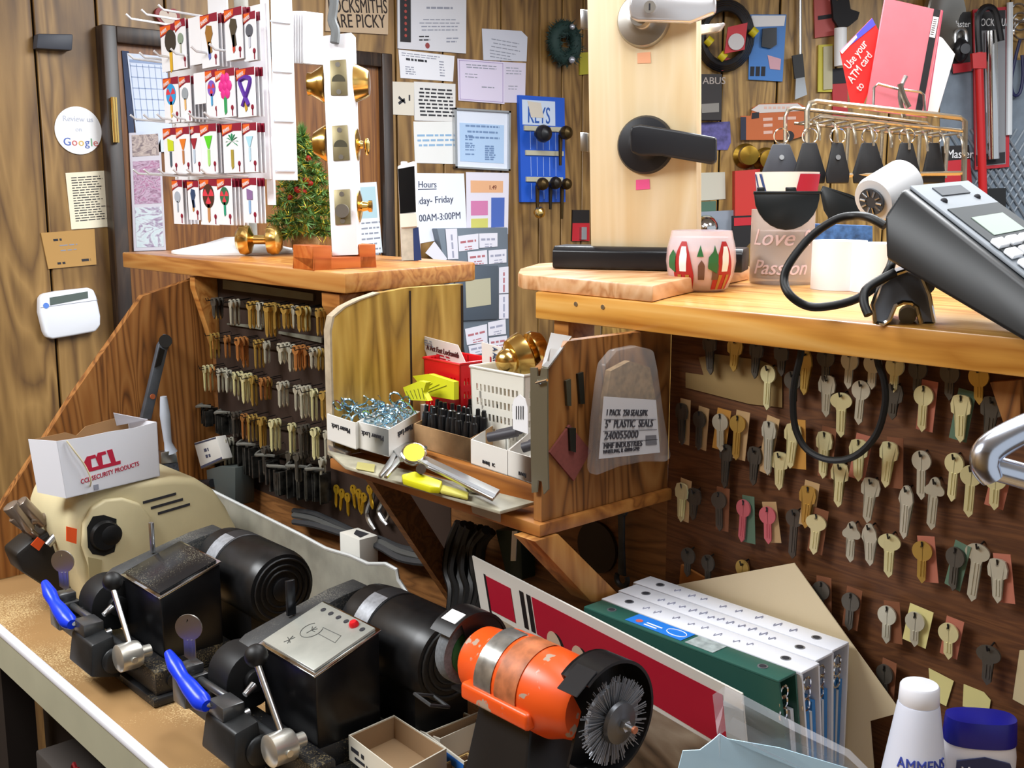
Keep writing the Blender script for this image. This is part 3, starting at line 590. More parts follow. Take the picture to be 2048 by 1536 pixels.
# (x, y of bow, y of tip in the crop, metal, bow, tag, label words)
KC = {'c': (CREAMK, 'pale brass'), 'n': (NICKEL, 'nickel'), 'd': (DARKK, 'dull dark'), 'b': (BRASSK, 'brass'), 'p': (mat('key_pink_head', 'cc6a72', .45, .3), 'pink headed')}
TC = {'g': (GREENP, 'green'), 'p': (PINKP, 'pink'), 't': (TANP, 'tan'), 'o': (ORANGEP, 'orange'), 'w': (BROWNP, 'brown'), 'y': (YELP, 'yellow')}
BW = {'r': 'round', 'o': 'oval', 's': 'square', 'f': 'trefoil', 'x': 'pointed'}
K5 = [  # crop origin (1330,640), scale 2.844
 [(250, 90, 312, 'd', 's', ''), (400, 90, 297, 'b', 's', ''), (520, 100, 337, 'd', 's', ''), (660, 100, 272, 'd', 's', ''), (800, 200, 430, 'b', 'x', ''), (915, 150, 372, 'd', 'r', ''), (1052, 170, 396, 'n', 'r', ''), (1182, 180, 360, 'n', 'r', ''), (1310, 190, 382, 'c', 'r', ''), (1440, 200, 350, 'd', 'r', ''), (1622, 220, 388, 'd', 'r', ''), (1787, 240, 442, 't' and 'b', 'r', '')],
 [(585, 285, 515, 'c', 'r', ''), (725, 320, 430, 'd', 'r', ''), (920, 345, 555, 'n', 's', ''), (1001, 435, 670, 'c', 'o', ''), (1115, 375, 600, 'n', 'r', ''), (1300, 395, 562, 'd', 's', ''), (1470, 405, 640, 'c', 'r', 'p'), (1682, 460, 700, 'c', 's', 'g'), (1860, 470, 690, 'd', 's', '')],
 [(90, 500, 710, 'd', 's', 't'), (192, 545, 742, 'd', 'r', 't'), (312, 560, 750, 'n', 'r', 'o'), (412, 570, 800, 'b', 'r', 't'), (590, 605, 885, 'n', 's', 't'), (728, 620, 850, 'c', 's', 'o'), (905, 665, 905, 'c', 's', 'w'), (1100, 710, 920, 'c', 's', 'p'), (1275, 725, 960, 'c', 's', 'w'), (1457, 775, 1025, 'n', 'r', ''), (1645, 790, 1038, 'c', 'r', ''), (1742, 860, 1128, 'c', 'r', ''), (1880, 880, 1085, 'c', 'r', 'p')],
 [(345, 735, 960, 'd', 's', ''), (508, 750, 945, 'd', 's', ''), (652, 780, 970, 'c', 's', ''), (995, 845, 1068, 'c', 's', ''), (1172, 930, 1162, 'n', 's', ''), (1372, 975, 1250, 'n', 'x', ''), (1535, 930, 1200, 'n', 'f', '')],
 [(92, 955, 1150, 'c', 's', 't'), (165, 985, 1142, 'd', 's', ''), (303, 1005, 1205, 'd', 'r', 'w'), (445, 1050, 1268, 'p', 'r', 'g'), (580, 1090, 1275, 'p', 'r', 't'), (735, 1105, 1362, 'd', 'r', ''), (812, 975, 1190, 'b', 's', 't'), (860, 1130, 1340, 'c', 'o', 'w')],
 [(1062, 1180, 1382, 'n', 'f', ''), (1160, 1190, 1400, 'n', 'x', ''), (1276, 1240, 1468, 'c', 'o', ''), (1462, 1290, 1500, 'b', 'r', 'p'), (1650, 1325, 1545, 'd', 'r', 'g')]]
K6 = [[(1785, 275, 590, 'n', 'o', ''), (1895, 370, 590, 'n', 's', 'p')],
 [(890, 495, 640, 'd', 'r', 'w'), (1058, 560, 750, 'd', 'r', 'w'), (1265, 635, 822, 'n', 'r', 'w'), (1425, 670, 842, 'n', 'r', 'y'), (1615, 735, 912, 'c', 'r', 'p'), (1845, 855, 1062, 'd', 'o', ''), (1250, 970, 1120, 'd', 'r', 'w')],
 [(130, 300, 420, 'd', 'r', ''), (242, 340, 420, 'd', 'r', ''), (440, 370, 460, 'b', 'r', '')]]
rows = [[(1330+x/2.844, 640+y0/2.844, 640+y1/2.844, m, s, t) for x, y0, y1, m, s, t in r] for r in K5] + [[(1330+x/2.852, 1000+y0/2.852, 1000+y1/2.852, m, s, t) for x, y0, y1, m, s, t in r] for r in K6]
rows[5] += rows.pop(6)
rown = ['top', 'second', 'third', 'fourth', 'fifth', 'sixth', 'seventh', 'bottom']
for r, row in enumerate(rows):
    row.sort()
    for k, (x, y0, y1, m, s, t) in enumerate(row):
        off = .012 if not t else .015
        p = X(x, y0, XP-off); q = X(x, y1, XP-off); L = max(.02, p.z-q.z)
        if p.z > ZC-.04: L -= max(0, p.z-(ZC-.04)); p.z = min(p.z, ZC-.04)
        L = max(L, .03)
        rr = .0098 if s != 'o' else .0102
        km, kn = KC[m]
        lab = '%s %s-bow key%s, %s from left, %s row, right board' % (kn, BW[s], (' on '+TC[t][1]+' tag') if t else '', NTH[k+1], rown[r])
        o = link('key_blank', key_mesh(BW[s], L, rr, km), p, rot=(rad(random.uniform(-4, 4)), 0, rad(random.uniform(-10, 10))))
        tag(o, lab, 'key', 'key blanks on the right key board')
        if t:
            tp = bpy.data.objects.new('paper_tag', tag_mesh(TC[t][0], .017 if t != 'y' else .024, L*1.08+.006, random.choice((-.12, .05, .16)))); C.objects.link(tp); tp.parent = o; tp.location = (.004, random.uniform(-.004, -.001), 0)
        link('hook', HK, p+V((off-.0005, 0, 0)), kbd)
# loose papers on the right board
def bq(px, m, label, th=.0008, x=XP-.001, name='paper_scrap', cat='paper', bev=0): return quad(name, [X(a, b, x) for a, b in px], (-th, 0, 0), m, label, cat)
b1 = bq([(1398, 715), (1432, 708), (1520, 720), (1565, 738), (1565, 815), (1500, 808), (1372, 775), (1372, 745), (1408, 750)], mat('aged_paper', '8d7448', .85), 'aged tan paper scrap pinned at the top left of the right key board')
bq([(1605, 1328), (1890, 1336), (1900, 1352), (1880, 1412)][0:0] or [(1858, 1336), (1908, 1362), (1893, 1412), (1862, 1396)], YELP, 'yellow tag on the right key board just above the lotion bottle')
bq([(1928, 1368), (1968, 1384), (1982, 1400), (1978, 1425), (1926, 1412)], YELP, 'curled yellow tag on the right key board above the blue bottle cap')
bq([(2040, 1300), (2075, 1300), (2075, 1425), (2026, 1398)], mat('tan_tag2', 'c4b48c', .8), 'tan tag at the right edge of the key board beside the lotion bottle')
bq([(1366, 1128), (1432, 1166), (1440, 1180), (1362, 1172)], mat('orange_card', 'a8682c', .8), 'orange card tucked behind the binders at the foot of the key board', th=.004)
bq([(2000, 760), (2060, 755), (2060, 860), (2030, 850)], W_FIR, 'light wooden block at the right end of the key board', th=.02, name='wooden_block', cat='block')
# left key rack : strips, and keys hanging on long hooks
KL = [(255, .105, 880, [(210, 'd', 120), (228, 'b', 125), (318, 'n', 150), (340, 'd', 150), (440, 'b', 160), (497, 'n', 150), (548, 'b', 205), (600, 'b', 150), (660, 'b', 140), (720, 'n', 130), (757, 'b', 150), (795, 'c', 140), (875, 'b', 160)]),
 (485, .145, 880, [(190, 'b', 150), (285, 'o', 130), (362, 'o', 140), (397, 'o', 175), (475, 'b', 170), (538, 'n', 130), (636, 'n', 120), (697, 'n', 160), (735, 'o', 150), (795, 'o', 120), (835, 'n', 120), (880, 'b', 125)]),
 (700, .22, 900, [(150, 'c', 150), (187, 'o', 150), (240, 'n', 140), (292, 'n', 130), (340, 'c', 140), (366, 'n', 160), (397, 'c', 175), (455, 'b', 180), (512, 'o', 130), (545, 'b', 120), (630, 'n', 150), (735, 'n', 150), (770, 'n', 190), (840, 'c', 190), (905, 'b', 170)]),
 (960, .2, 900, [(335, 'd', 150), (395, 'o', 150), (432, 'b', 160), (510, 'b', 190), (578, 'c', 190), (700, 'c', 190), (765, 'd', 200), (850, 'c', 190), (925, 'n', 170)]),
 (1140, .2, 900, [(280, 'n', 190), (420, 'd', 170), (530, 'd', 170), (690, 'd', 180), (740, 'd', 180), (895, 'n', 200)])]
KC['o'] = (mat('copper_key', 'c0834a', .42, .6), 'copper')
rk = thing('key_rack', 'dim key rack of dark strips with hooks under the left counter', 'rack', (XP, 1.58, 1.05))
B().bb((XP-.0009, 1.216, 1.075), (XP-.0002, 1.925, 1.46)).build('shade_board', mat('rack_shade', '2c1a0e', .8), rk)  # thin dark sheet; its colour stands for shade of the counter and keys
def rxy(x, y): return 360+x/3.2, 520+y/3.2
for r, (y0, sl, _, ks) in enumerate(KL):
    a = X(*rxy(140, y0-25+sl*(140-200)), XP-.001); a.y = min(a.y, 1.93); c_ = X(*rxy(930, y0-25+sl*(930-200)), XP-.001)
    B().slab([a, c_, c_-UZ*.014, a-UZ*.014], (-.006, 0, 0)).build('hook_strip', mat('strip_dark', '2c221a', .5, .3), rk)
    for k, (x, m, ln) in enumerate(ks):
        depth = .035 if k % 2 else .045
        px_, py_ = rxy(x, y0+sl*(x-200)); p = X(px_, py_, XP-depth); q = X(px_, py_+ln/3.2, XP-depth)
        L = p.z-q.z
        o = link('key_blank', key_mesh('round' if k % 3 else 'square', L, .0078, KC[m][0]), p, rot=(0, 0, rad(random.uniform(-12, 12))))
        tag(o, '%s key hanging %s from left in the %s row of the dim left rack' % (KC[m][1], NTH[k+1], rown[r]), 'key', 'key blanks on the dim left key rack')
        link('hook', HKL, p+V((depth-.003, 0, 0)), rk)
        for j in range(1, 2 if k % 2 else 3):                                       # more of the same key behind on the hook
            o2 = link('key_blank', o.data, p+V((.008*j, .0006*j, 0)), rot=(0, 0, o.rotation_euler.z))
            tag(o2, '%s key tucked behind the %s front key in the %s left rack row' % (KC[m][1], NTH[k+1], rown[r]), 'key', 'keys behind the %s front key, %s left rack row' % (NTH[k+1], rown[r]))
b = B()
for x0, y0, x1, y1, x2, y2, x3, y3 in ((283, 125, 860, 215, 860, 262, 283, 185),): b.slab([X(*rxy(x, y), XP-.002) for x, y in ((x0, y0), (x1, y1), (x2, y2), (x3, y3))], (-.003, 0, 0))
b.build('label_strip', mat('strip_grey', '6a695c', .6), rk)
for pts in (((310, 405), (530, 415), (530, 445), (310, 412)), ((640, 455), (915, 495), (915, 530), (640, 470))): b = B(); b.slab([X(*rxy(x, y), XP-.003) for x, y in pts], (-.003, 0, 0)); b.build('label_strip', mat('strip_grey', '6a695c', .6), rk)
# cellophane bundles of keys low on the rack
cello = mat('cello_bundle', '3a3936', .25, .5, noise=.8, nscale=60, bump=.6)
BN = [((170, 950), .035, .03, 'hung at the left, under the third row'), ((290, 990), .035, .035, 'second from left, under the third row'), ((290, 1175), .05, .045, 'in the lower left beside the white label box'), ((440, 1190), .05, .05, 'below the fourth row, left of centre'), ((560, 1260), .05, .04, 'low in the rack with shiny wrapping'), ((640, 1330), .06, .04, 'lowest in the middle of the rack'), ((760, 1330), .05, .05, 'low at the right of the rack'), ((880, 1350), .04, .05, 'lowest at the right of the rack')]
for (x, y), w_, h_, wh in BN:
    p = X(*rxy(x, y), XP-.03); b = B(); ks = 9
    for k in range(ks):
        yy = p.y+(k/(ks-1)-.5)*w_; zz = random.uniform(-.004, .004); b.box((p.x+random.uniform(-.012, .012), yy, p.z-h_/2+zz), (.016, w_/ks*.75, h_))
        b.cyl((p.x-.004, yy, p.z+zz), (p.x+.004, yy, p.z+zz), w_/ks*.5, n=8)
    o = tag(b.build('key_bundle', cello), 'dark bundle of key blanks '+wh, 'key bundle', 'dark key bundles low on the left rack')
    b = B(); b.tube([p+V((0, -w_/2, .006)), p+V((-.014, -w_/4, .008)), p+V((-.016, w_/4, .004)), p+V((0, w_/2, .006))], .003, 6, sub=3); b.build('wrapping_fold', mat('cello_shine', '74746e', .25, .3), o)
for k in range(7):
    p = X(672+k*11, 975+(k % 3)*8, XP-.02); o = link('key_blank', key_mesh('round', .035, .008, mat('gold_key', 'c9a02c', .3, .8)), p, rot=(rad(random.uniform(-20, 20)), 0, 0))
    tag(o, 'gold key, %s from left in the gold cluster at the rack foot' % NTH[k+1], 'key', 'cluster of gold keys at the foot of the left rack')
# ================================================================== WORKBENCH
wb = thing('workbench', 'workbench with brown hardboard top and white metal front edge', 'workbench', (.74, .95, 0))
B().bb((.500, -.3, ZB-.03), (XP-.001, YE-.001, ZB)).build('bench_top', BENCHTOP, wb)
TR = mat('trim_white', 'e2e4ec', .35)
b = B(); b.bb((.488, -.3, ZB-.006), (.5005, YE-.001, ZB+.003)); b.build('edge_trim', TR, wb, bev=.002)
B().bb((.490, -.3, ZB-.062), (.4995, YE-.001, ZB-.0065)).build('front_apron', mat('apron_cream', 'a5a38c', .5, noise=.06, nscale=12), wb)
for y in (-.2, .8, 1.85): B().bb((.53, y, 0), (.58, y+.06, ZB-.0305)).build('leg', mat('underbench_shade', '20160f', .8), wb)
B().bb((.615, -.3, 0), (.63, YE-.02, ZB-.031)).build('underbench_shade_panel', mat('underbench_shade', '20160f', .8), wb)  # added panel, coloured dark to stand for the shade under the bench
B().bb((.51, -.3, .60), (.6145, YE-.02, .615)).build('lower_shelf', mat('underbench_shade', '20160f', .8), wb)
o = tag(B().bb((.70, 1.25, .0), (.94, 1.75, .42)).build('storage_carton', mat('carton_dark', '4a3c30', .8, noise=.2, nscale=20), bev=.004), 'dark storage carton standing on the floor under the workbench', 'carton')
dcy = (X(70, 1500, .545).y, X(200, 1500, .545).y); b = B(); b.bb((.545, dcy[1], .6155), (.61, dcy[0], X(60, 1490, .545).z)); o = tag(b.build('drink_carton', mat('carton_dim', '3c3632', .8), bev=.004), 'dim carton with dark red print under the bench at the lower left', 'carton')
b = B(); pts = [V((.5442, dcy[1]+.02+.008*k+.01*math.sin(k*1.7), X(120, 1520, .545).z+.02*math.cos(k*2.3))) for k in range(14)]; b.tube(pts, .003, 5, sub=4); b.build('red_print', mat('carton_red', '8a1a20', .6), o)
# sheet metal splash guard and what stands by it
pts = [X(x, y, .90) for x, y in ((415, 978), (600, 1070), (650, 1097), (662, 1101), (700, 1112), (735, 1128), (770, 1128), (792, 1140), (795, 1160), (818, 1195), (850, 1250))]
pts = [V((.90, min(p.y, 1.86), p.z)) for p in pts]
sg = tag(B().slab(pts+[V((.90, pts[-1].y, ZB)), V((.90, pts[0].y, ZB))], (.003, 0, 0)).build('splash_guard', mat('dusty_steel', '9a988c', .55, .2, noise=.3, nscale=14)), 'dusty grey metal splash guard standing behind the key machines', 'splash guard')
b = B(); b.tube([p+V((.0015, 0, 0)) for p in pts[:-1]], .003, 6); b.build('guard_edge', mat('guard_edge', 'd4d8d8', .4, .3), sg)
lo = X(583, 1096, .925); b = B(); a0 = Z(582, 1043, ZB+.145)
o = tag(B().bb((.93, 1.375, ZB), (.965, 1.43, ZB+.128)).build('small_carton', mat('carton_w2', 'dcdad2', .7), bev=.001), 'small white carton standing behind the splash guard with dark mark on top', 'box')
b = B(); b.slab([V((.937, 1.383, ZB+.1285)), V((.958, 1.39, ZB+.1285)), V((.955, 1.42, ZB+.1285)), V((.94, 1.405, ZB+.1285))], (0, 0, .0004)); b.build('printed_mark', INK, o)
# ------------------------------------------------------------------ key cutting machines
DUSTY = speck('dusty_black', '18181a', '6e6248', .1, 500, .45, big=18); SILV = mat('lid_silver', 'b4b6ae', .35, .5, noise=.12, nscale=30); LIDD = speck('lid_dark', '1a1a1c', '7c7664', .2, 700, .22, big=8)
GUN = mat('gun_grey', '262728', .42, .4, noise=.25, nscale=50)
def key_machine(ox, oy, label, lid, button, second, keylab, keykind):
    O_ = V((ox, oy, ZB+.001)); t = thing('key_machine', label, 'key machine', O_+V((.03, .05, 0)), 'black key machines on the bench')
    P = lambda x, y, z: O_+V((x, y, z))
    T = MX.Translation(O_)
    b = B(T); b.add([(0, 0, .04), (.088, 0, .04), (.088, .118, .04), (0, .118, .04), (0, 0, .128), (.088, 0, .156), (.088, .118, .156), (0, .118, .128)], [(0, 1, 2, 3), (4, 5, 6, 7), (0, 1, 5, 4), (1, 2, 6, 5), (2, 3, 7, 6), (3, 0, 4, 7)])
    b.build('body', BLACK, t, bev=.003)
    nrm = V((-.028, 0, .088)).normalized()
    def lp_(u, v, h): return P(.088*u, .118*v, .128+.028*u)+nrm*h
    b = B(); b.slab([lp_(-.03, -.02, .0005), lp_(1.02, -.02, .0005), lp_(1.02, 1.02, .0005), lp_(-.03, 1.02, .0005)], nrm*.003); b.build('lid_rim', CHROME, t, bev=.001)
    b = B(); b.slab([lp_(.02, .02, .004), lp_(.97, .02, .004), lp_(.97, .97, .004), lp_(.02, .97, .004)], nrm*.003); ld = b.build('lid_plate', lid, t, bev=.0006)
    if button:
        b = B()
        for k in range(6):
            if k != 1: p = lp_(.86, .12+.14*k, .0071); b.cyl(p, p+nrm*.0006, .0035, n=10)
        b.build('lid_hole', INK, ld)
        p = lp_(.86, .26, .007); b = B(); b.lathe([(.006, 0), (.006, .003), (.004, .006), (0, .0065)], p, nrm, 14); b.build('button', RED, ld)
        b = B(); c = lp_(.5, .62, .0072); u = V((.088, 0, .028)).normalized()
        ring = [c+(u*math.cos(a)+V((0, 1, 0))*math.sin(a))*.014 for a in [rad(40+280*k/16) for k in range(17)]]
        b.tube(ring+[c+u*.012+V((0, -.045, 0)), c-u*.0+V((0, -.05, 0)), c+V((0, -.014, 0))], .0005, 4)
        for q in (lp_(.5, .62, .0072), lp_(.22, .7, .0072)):
            for k in range(7): a = random.uniform(0, 6.28); b.tube([q, q+(u*math.cos(a)+V((0, 1, 0))*math.sin(a))*.007], .0005, 4)
        b.build('engraving', mat('engrave', '4c4c48', .6), ld)
    # base casting
    b = B(T); b.bb((-.037, -.045, 0), (.16, .16, .012)); b.bb((-.030, -.038, .012), (.0, .15, .045)); b.bb((.0, .0, .012), (.10, .118, .041)); b.build('base', DUSTY, t, bev=.003)
    p = P(-.028, -.044, .028); b = B(); b.cyl(p+V((.022, .006, 0)), p+V((.022, .003, 0)), .009, n=16); b.build('boss', BLKP, t)
    # carriage with its two vices
    b = B(T); b.add([(-.085, .035, .030), (-.045, .035, .018), (-.045, .115, .018), (-.085, .115, .030), (-.080, .04, .072), (-.050, .04, .078), (-.050, .11, .078), (-.080, .11, .072)], [(0, 1, 2, 3), (4, 5, 6, 7), (0, 1, 5, 4), (1, 2, 6, 5), (2, 3, 7, 6), (3, 0, 4, 7)])
    b.cyl((-.052, .036, .045), (-.052, .03, .045), .02, .016); b.build('carriage_block', GUN, t, bev=.004)
    b = B(T); b.cyl((-.04, .0, .05), (-.04, .235, .05), .012); b.bb((-.062, .10, .04), (-.038, .215, .066)); b.build('carriage_arm', DKGREY, t, bev=.002)
    b = B(T); b.bb((-.075, .172, .05), (-.042, .205, .088)); b.bb((-.07, .178, .088), (-.045, .2, .1)); b.build('clamp_jaw', mat('jaw_steel', '6a6b6c', .3, .8), t, bev=.002)
    b = B(T); b.bb((-.078, .07, .072), (-.05, .105, .09)); b.cyl((-.055, .10, .085), (-.055, .17, .083), .005); b.build('clamp_jaw', mat('jaw_steel', '6a6b6c', .3, .8), t, bev=.002)
    # blue lever
    b = B(T); pts = [(-.082, .195, .118), (-.083, .175, .108), (-.084, .155, .100), (-.084, .135, .094), (-.083, .112, .086), (-.082, .1, .084)]
    b.tube(pts, [.005, .0095, .008, .0105, .0115, .007], 12, sub=3); lv = b.build('clamp_lever', BLUE, t)
    b = B(T); b.cyl((-.082, .105, .085), (-.06, .1, .08), .005); b.build('lever_pivot', STEEL, t)
    # belt guard, cutter, post
    prof = [(-.03, .075), (-.028, .10), (-.018, .118), (.0, .13), (.05, .142), (.12, .158), (.16, .162), (.16, .10), (.03, .075)]
    b = B(T); b.slab([V((x, .124, z)) for x, z in prof], (0, .036, 0)); b.build('belt_guard', speck('guard_dust', '333435', '6c6a62', .3, 600, .5, big=10), t, bev=.004)
    b = B(T); b.cyl((-.012, .118, .088), (-.012, .166, .088), .036, n=28); b.cyl((-.012, .11, .088), (-.012, .174, .088), .014); b.build('cutter_wheel', mat('cutter', '1c1c1d', .5, .4), t, bev=.002)
    b = B(T)
    if button: b.bb((.048, .137, .145), (.06, .142, .19))
    else: b.cyl((.054, .14, .145), (.054, .14, .19), .004, n=10)
    b.build('guard_post', STEEL if not button else mat('post_dark', '38393c', .3, .8), t, bev=.001)
    # lever
    b = B(T); b.cyl((-.040, .058, .138), (-.045, -.004, .072), .0038, n=12); rd = b.build('lever_rod', STEEL, t)
    b = B(T); b.sph((-.038, .062, .144), .0135, 18); b.build('lever_knob', RUBBER, t)
    b = B(T); b.lathe([(.015, 0), (.018, .002), (.018, .026), (.0165, .03), (.008, .03), (.008, .045)], (-.066, -.006, .064), (1, 0, 0), 28); b.cyl((-.05, -.023, .064), (-.05, -.026, .064), .004); b.build('lever_hub', mat('hub_alu', 'c9c8c0', .3, .8), t)
    for q0_, q1_ in (((-.036, .074, .104), (-.05, .07, .098)), ((-.03, .10, .06), (-.055, .10, .058))): b = B(T); b.cyl(q0_, q1_, .005, .0035, 10); b.build('thumb_screw', STEEL, t)
    b = B(T); b.tube([(-.048+.004*math.cos(a*1.0), .12+.0011*a, .078+.004*math.sin(a)) for a in [k*.7 for k in range(50)]], .0009, 5); b.build('return_spring', STEEL, t)
    b = B(T)
    for q0_ in ((-.0315, .02, .03), (-.0315, .13, .03)): b.cyl(q0_, (q0_[0]+.002, q0_[1], q0_[2]), .004, n=8)
    # motor
    mc = (.155, 0, .116); mo = O_+V(mc)
    b = B(); b.lathe([(.03, -.12), (.05, -.115), (.052, -.10), (.052, -.055), (.0535, -.05), (.0535, .03), (.052, .04), (.049, .048), (.04, .05)], mo, (0, -1, 0), 40); b.bb(mo+V((-.04, -.03, -.13+.014)), mo+V((.04, .09, -.03))); m_ = b.build('motor', mat('motor_black', '151516', .35, noise=.35, nscale=70), t)
    b = B(); b.lathe([(.0525, -.085), (.0536, -.084), (.0536, -.056), (.0525, -.055)], mo, (0, -1, 0), 40); b.build('motor_band', mat('band_grey', '3c3c3e', .4, .4), m_)
    pts = [[mo+V((.0543*math.cos(a), y, .0543*math.sin(a))) for y in (.084, .056)] for a in [rad(105+10*k) for k in range(9)]]
    b = B()
    for q, r in zip(pts, pts[1:]): b.add([q[0], q[1], r[1], r[0]], [(0, 1, 2, 3)])
    b.build('motor_plate', mat('plate_alu', 'a9adb4', .35, .5, noise=.2, nscale=160), m_)
    b = B()
    for rr in (.043, .034, .026): b.tube([mo+V((rr*math.cos(a), -.0505, rr*math.sin(a))) for a in [2*math.pi*k/28 for k in range(28)]], .0018, 6, True)
    b.lathe([(.017, .049), (.017, .053), (.0155, .054), (0, .054)], mo, (0, -1, 0), 24); b.build('motor_end', BLKP if not button else mat('motor_cap', '2e2e2e', .4, .4), m_)
    # key held upright in the far vice
    km = key_mesh('round', .05, .0165, SATIN, True)
    o = link('sample_key', km, P(-.058, .188, .152), rot=(0, 0, rad(44))); tag(o, keylab, 'key')
    return t
key_machine(.612, .998, 'black key machine with silver lid and red button, nearest to the boxes', SILV, True, 0, 'round headed key clamped upright in the silver-lidded key machine', 'round')
key_machine(.590, 1.342, 'black key machine with dark dusty lid next to the beige machine', LIDD, False, 0, 'round headed key clamped upright in the dark-lidded key machine', 'round')
# ------------------------------------------------------------------ beige machine
BEI = mat('beige_shell', 'cbbf98', .4, noise=.05, nscale=20); YB = 1.63
t = thing('beige_key_machine', 'beige key machine with orange stickers at the far end of the workbench', 'key machine', (.72, 1.72, ZB))
pr_ = [Y(x, y, YB) for x, y in ((196, 1228), (160, 1150), (138, 1085), (136, 1040), (148, 1005), (175, 984), (205, 972), (300, 960), (350, 955), (395, 958), (430, 980), (455, 1015), (478, 1060), (490, 1092))]
pf = [V((p.x, YB, max(p.z, ZB+.002))) for p in pr_]+[V((pr_[-1].x+.01, YB, ZB+.002)), V((pr_[0].x, YB, ZB+.002))]
b = B(); b.slab(pf, (0, .17, 0)); sh = b.build('shell', BEI, t, bev=.012, seg=4)
# raised wheel housing on the near face
hs = [Y(x, y, YB) for x, y in ((180, 1150), (160, 1090), (162, 1045), (178, 1012), (205, 996), (240, 993), (275, 1004), (295, 1030), (302, 1075), (303, 1170), (255, 1215), (200, 1210))]
b = B(); b.slab(hs, (0, -.012, 0)); b.build('wheel_housing', BEI, t, bev=.005, seg=3)
b = B(); op = [Y(x, y, YB-.0125) for x, y in ((176, 1095), (174, 1055), (186, 1033), (208, 1030), (233, 1038), (233, 1085), (229, 1104), (208, 1112), (185, 1108))]; b.slab(op, (0, .001, 0)); b.build('wheel_opening', mat('opening_black', '090909', .7), t)
c = Y(205, 1072, YB-.013); b = B(); b.cyl(c+V((.004, 0, 0)), c+V((.004, -.006, 0)), .024, .021, 28); b.cyl(c+V((.012, -.005, 0)), c+V((.012, -.007, 0)), .017, .014, 24); b.build('cutter_wheel', mat('wheel_dark', '1a1a1b', .4, .3), t)
for (x0, y0, x1, y1) in ((286, 1003, 352, 985), (302, 1014, 366, 996), (316, 1025, 380, 1006)):
    p, q = Y(x0, y0, YB-.001), Y(x1, y1, YB-.001); b = B(); b.slab([p, q, q-UZ*.004, p-UZ*.004], (0, .0012, 0)); b.build('vent_slot', INK, t)
b = B(); b.slab([Y(x, y, YB-.014) for x, y in ((133, 1053), (154, 1058), (153, 1088), (133, 1082))], (0, .002, 0)); OR = mat('sticker_orange', 'e2531c', .6); b.build('sticker', OR, t)
b = B(); b.slab([Y(x, y, YB-.0135) for x, y in ((176, 1114), (204, 1120), (200, 1195), (180, 1180))], (0, .001, 0)); b.build('housing_recess', mat('beige_dark', 'a2946c', .5), t)
# its carriage at the left
def yy_(x, y, v=1.72): return Y(x, y, v)
b = B(); cpts = [yy_(x, y) for x, y in ((105, 1060), (130, 1040), (140, 1110), (165, 1190), (130, 1200), (45, 1145), (30, 1110), (60, 1085))]; b.slab(cpts, (0, .06, 0)); b.build('carriage_block', mat('carriage_black', '16120f', .5), t, bev=.006)
b = B(); b.cyl(yy_(95, 1090, 1.70), yy_(120, 1062, 1.70), .006); b.build('carriage_pin', STEEL, t)
b = B(); b.slab([yy_(x, y, 1.715) for x, y in ((76, 1074), (90, 1084), (78, 1102), (62, 1090))], (0, .002, 0)); b.build('sticker', OR, t)
b = B()
for (x0, y0, x1, y1, r) in ((20, 1010, 60, 1060, .013), (40, 1003, 88, 1048, .012), (60, 1040, 100, 1034, .01), (25, 1035, 75, 1075, .008)): b.cyl(yy_(x0, y0, 1.73), yy_(x1, y1, 1.73), r, r*.8, 8)
b.build('key_vice', mat('vice_clear', '8a7c70', .2, .5), t, bev=.002)
# white parts carton on top
zb_ = ZB+.2145; b1, b2, b3 = Z(133, 997, zb_), Z(320, 952, zb_), Z(75, 985, zb_); hh = .088
def cv(u, v, h): return b1+(b2-b1)*u+(b3-b1)*v+V((0, 0, h))+V((-.010*(h/hh)*(1-u)*.8, 0, 0))
WB_ = mat('carton_glossy', 'd8d9e0', .5); CIN = mat('carton_inside', '8e6a44', .85)
ccl = thing('parts_carton', 'white open parts carton with red lettering on top of the beige machine', 'box', cv(.5, .5, 0))
b = B(); th = .018
b.slab([cv(0, 0, 0), cv(1, 0, 0), cv(1, 1, 0), cv(0, 1, 0)], (0, 0, .001)); b.slab([cv(0, 0, 0), cv(1, 0, 0), cv(1, 0, hh), cv(.97, 0, hh*1.0), cv(.75, 0, hh*.97), cv(.5, 0, hh*.99), cv(.25, 0, hh*.98), cv(0, 0, hh)], (b3-b1)*.012)
b.slab([cv(0, 0, 0), cv(0, 1, 0), cv(0, 1, hh*.95), cv(0, 0, hh)], (b2-b1)*.006); b.slab([cv(1, 0, 0), cv(1, 1, 0), cv(1, 1, hh), cv(1, 0, hh)], (b1-b2)*.006)
b.build('carton_walls', WB_, ccl)
b = B(); b.slab([cv(.01, .985, .002), cv(.99, .985, .002), cv(.99, .985, hh*1.06), cv(.85, .985, hh*1.04), cv(.55, .985, hh*.99), cv(.45, .985, hh*.86), cv(.35, .985, hh*.95), cv(.01, .985, hh*.93)], (b1-b3)*.012); b.build('carton_back', CIN, ccl)
b = B(); b.slab([cv(.86, .96, hh*.9), cv(.995, .96, hh*.9), cv(.995, .3, hh*1.02), cv(.82, .9, hh*1.15)], (0, 0, .0008)); b.build('carton_flap', WB_, ccl)
RC = mat('carton_red_print', 'b01838', .6); n_ = (b2-b1).cross(UZ).normalized(); n_ = n_ if n_.dot(V((0, -1, 0))) > 0 else -n_
def cw(u, h): return cv(u, 0, h*hh)+n_*.0004
UU = (b2-b1)
def logo(pts):
    b.slab([cw(u, h) for u, h in pts], n_*.0004)
b = B()
x0, x1, y0, y1 = .21, .56, .36, .66
L_ = lambda u, v: (x0+(x1-x0)*u+.03*(1-v), y0+(y1-y0)*v+.02*u)
logo([L_(*p) for p in ((.02, .02), (.98, .02), (1.0, .22), (.0, .22))])
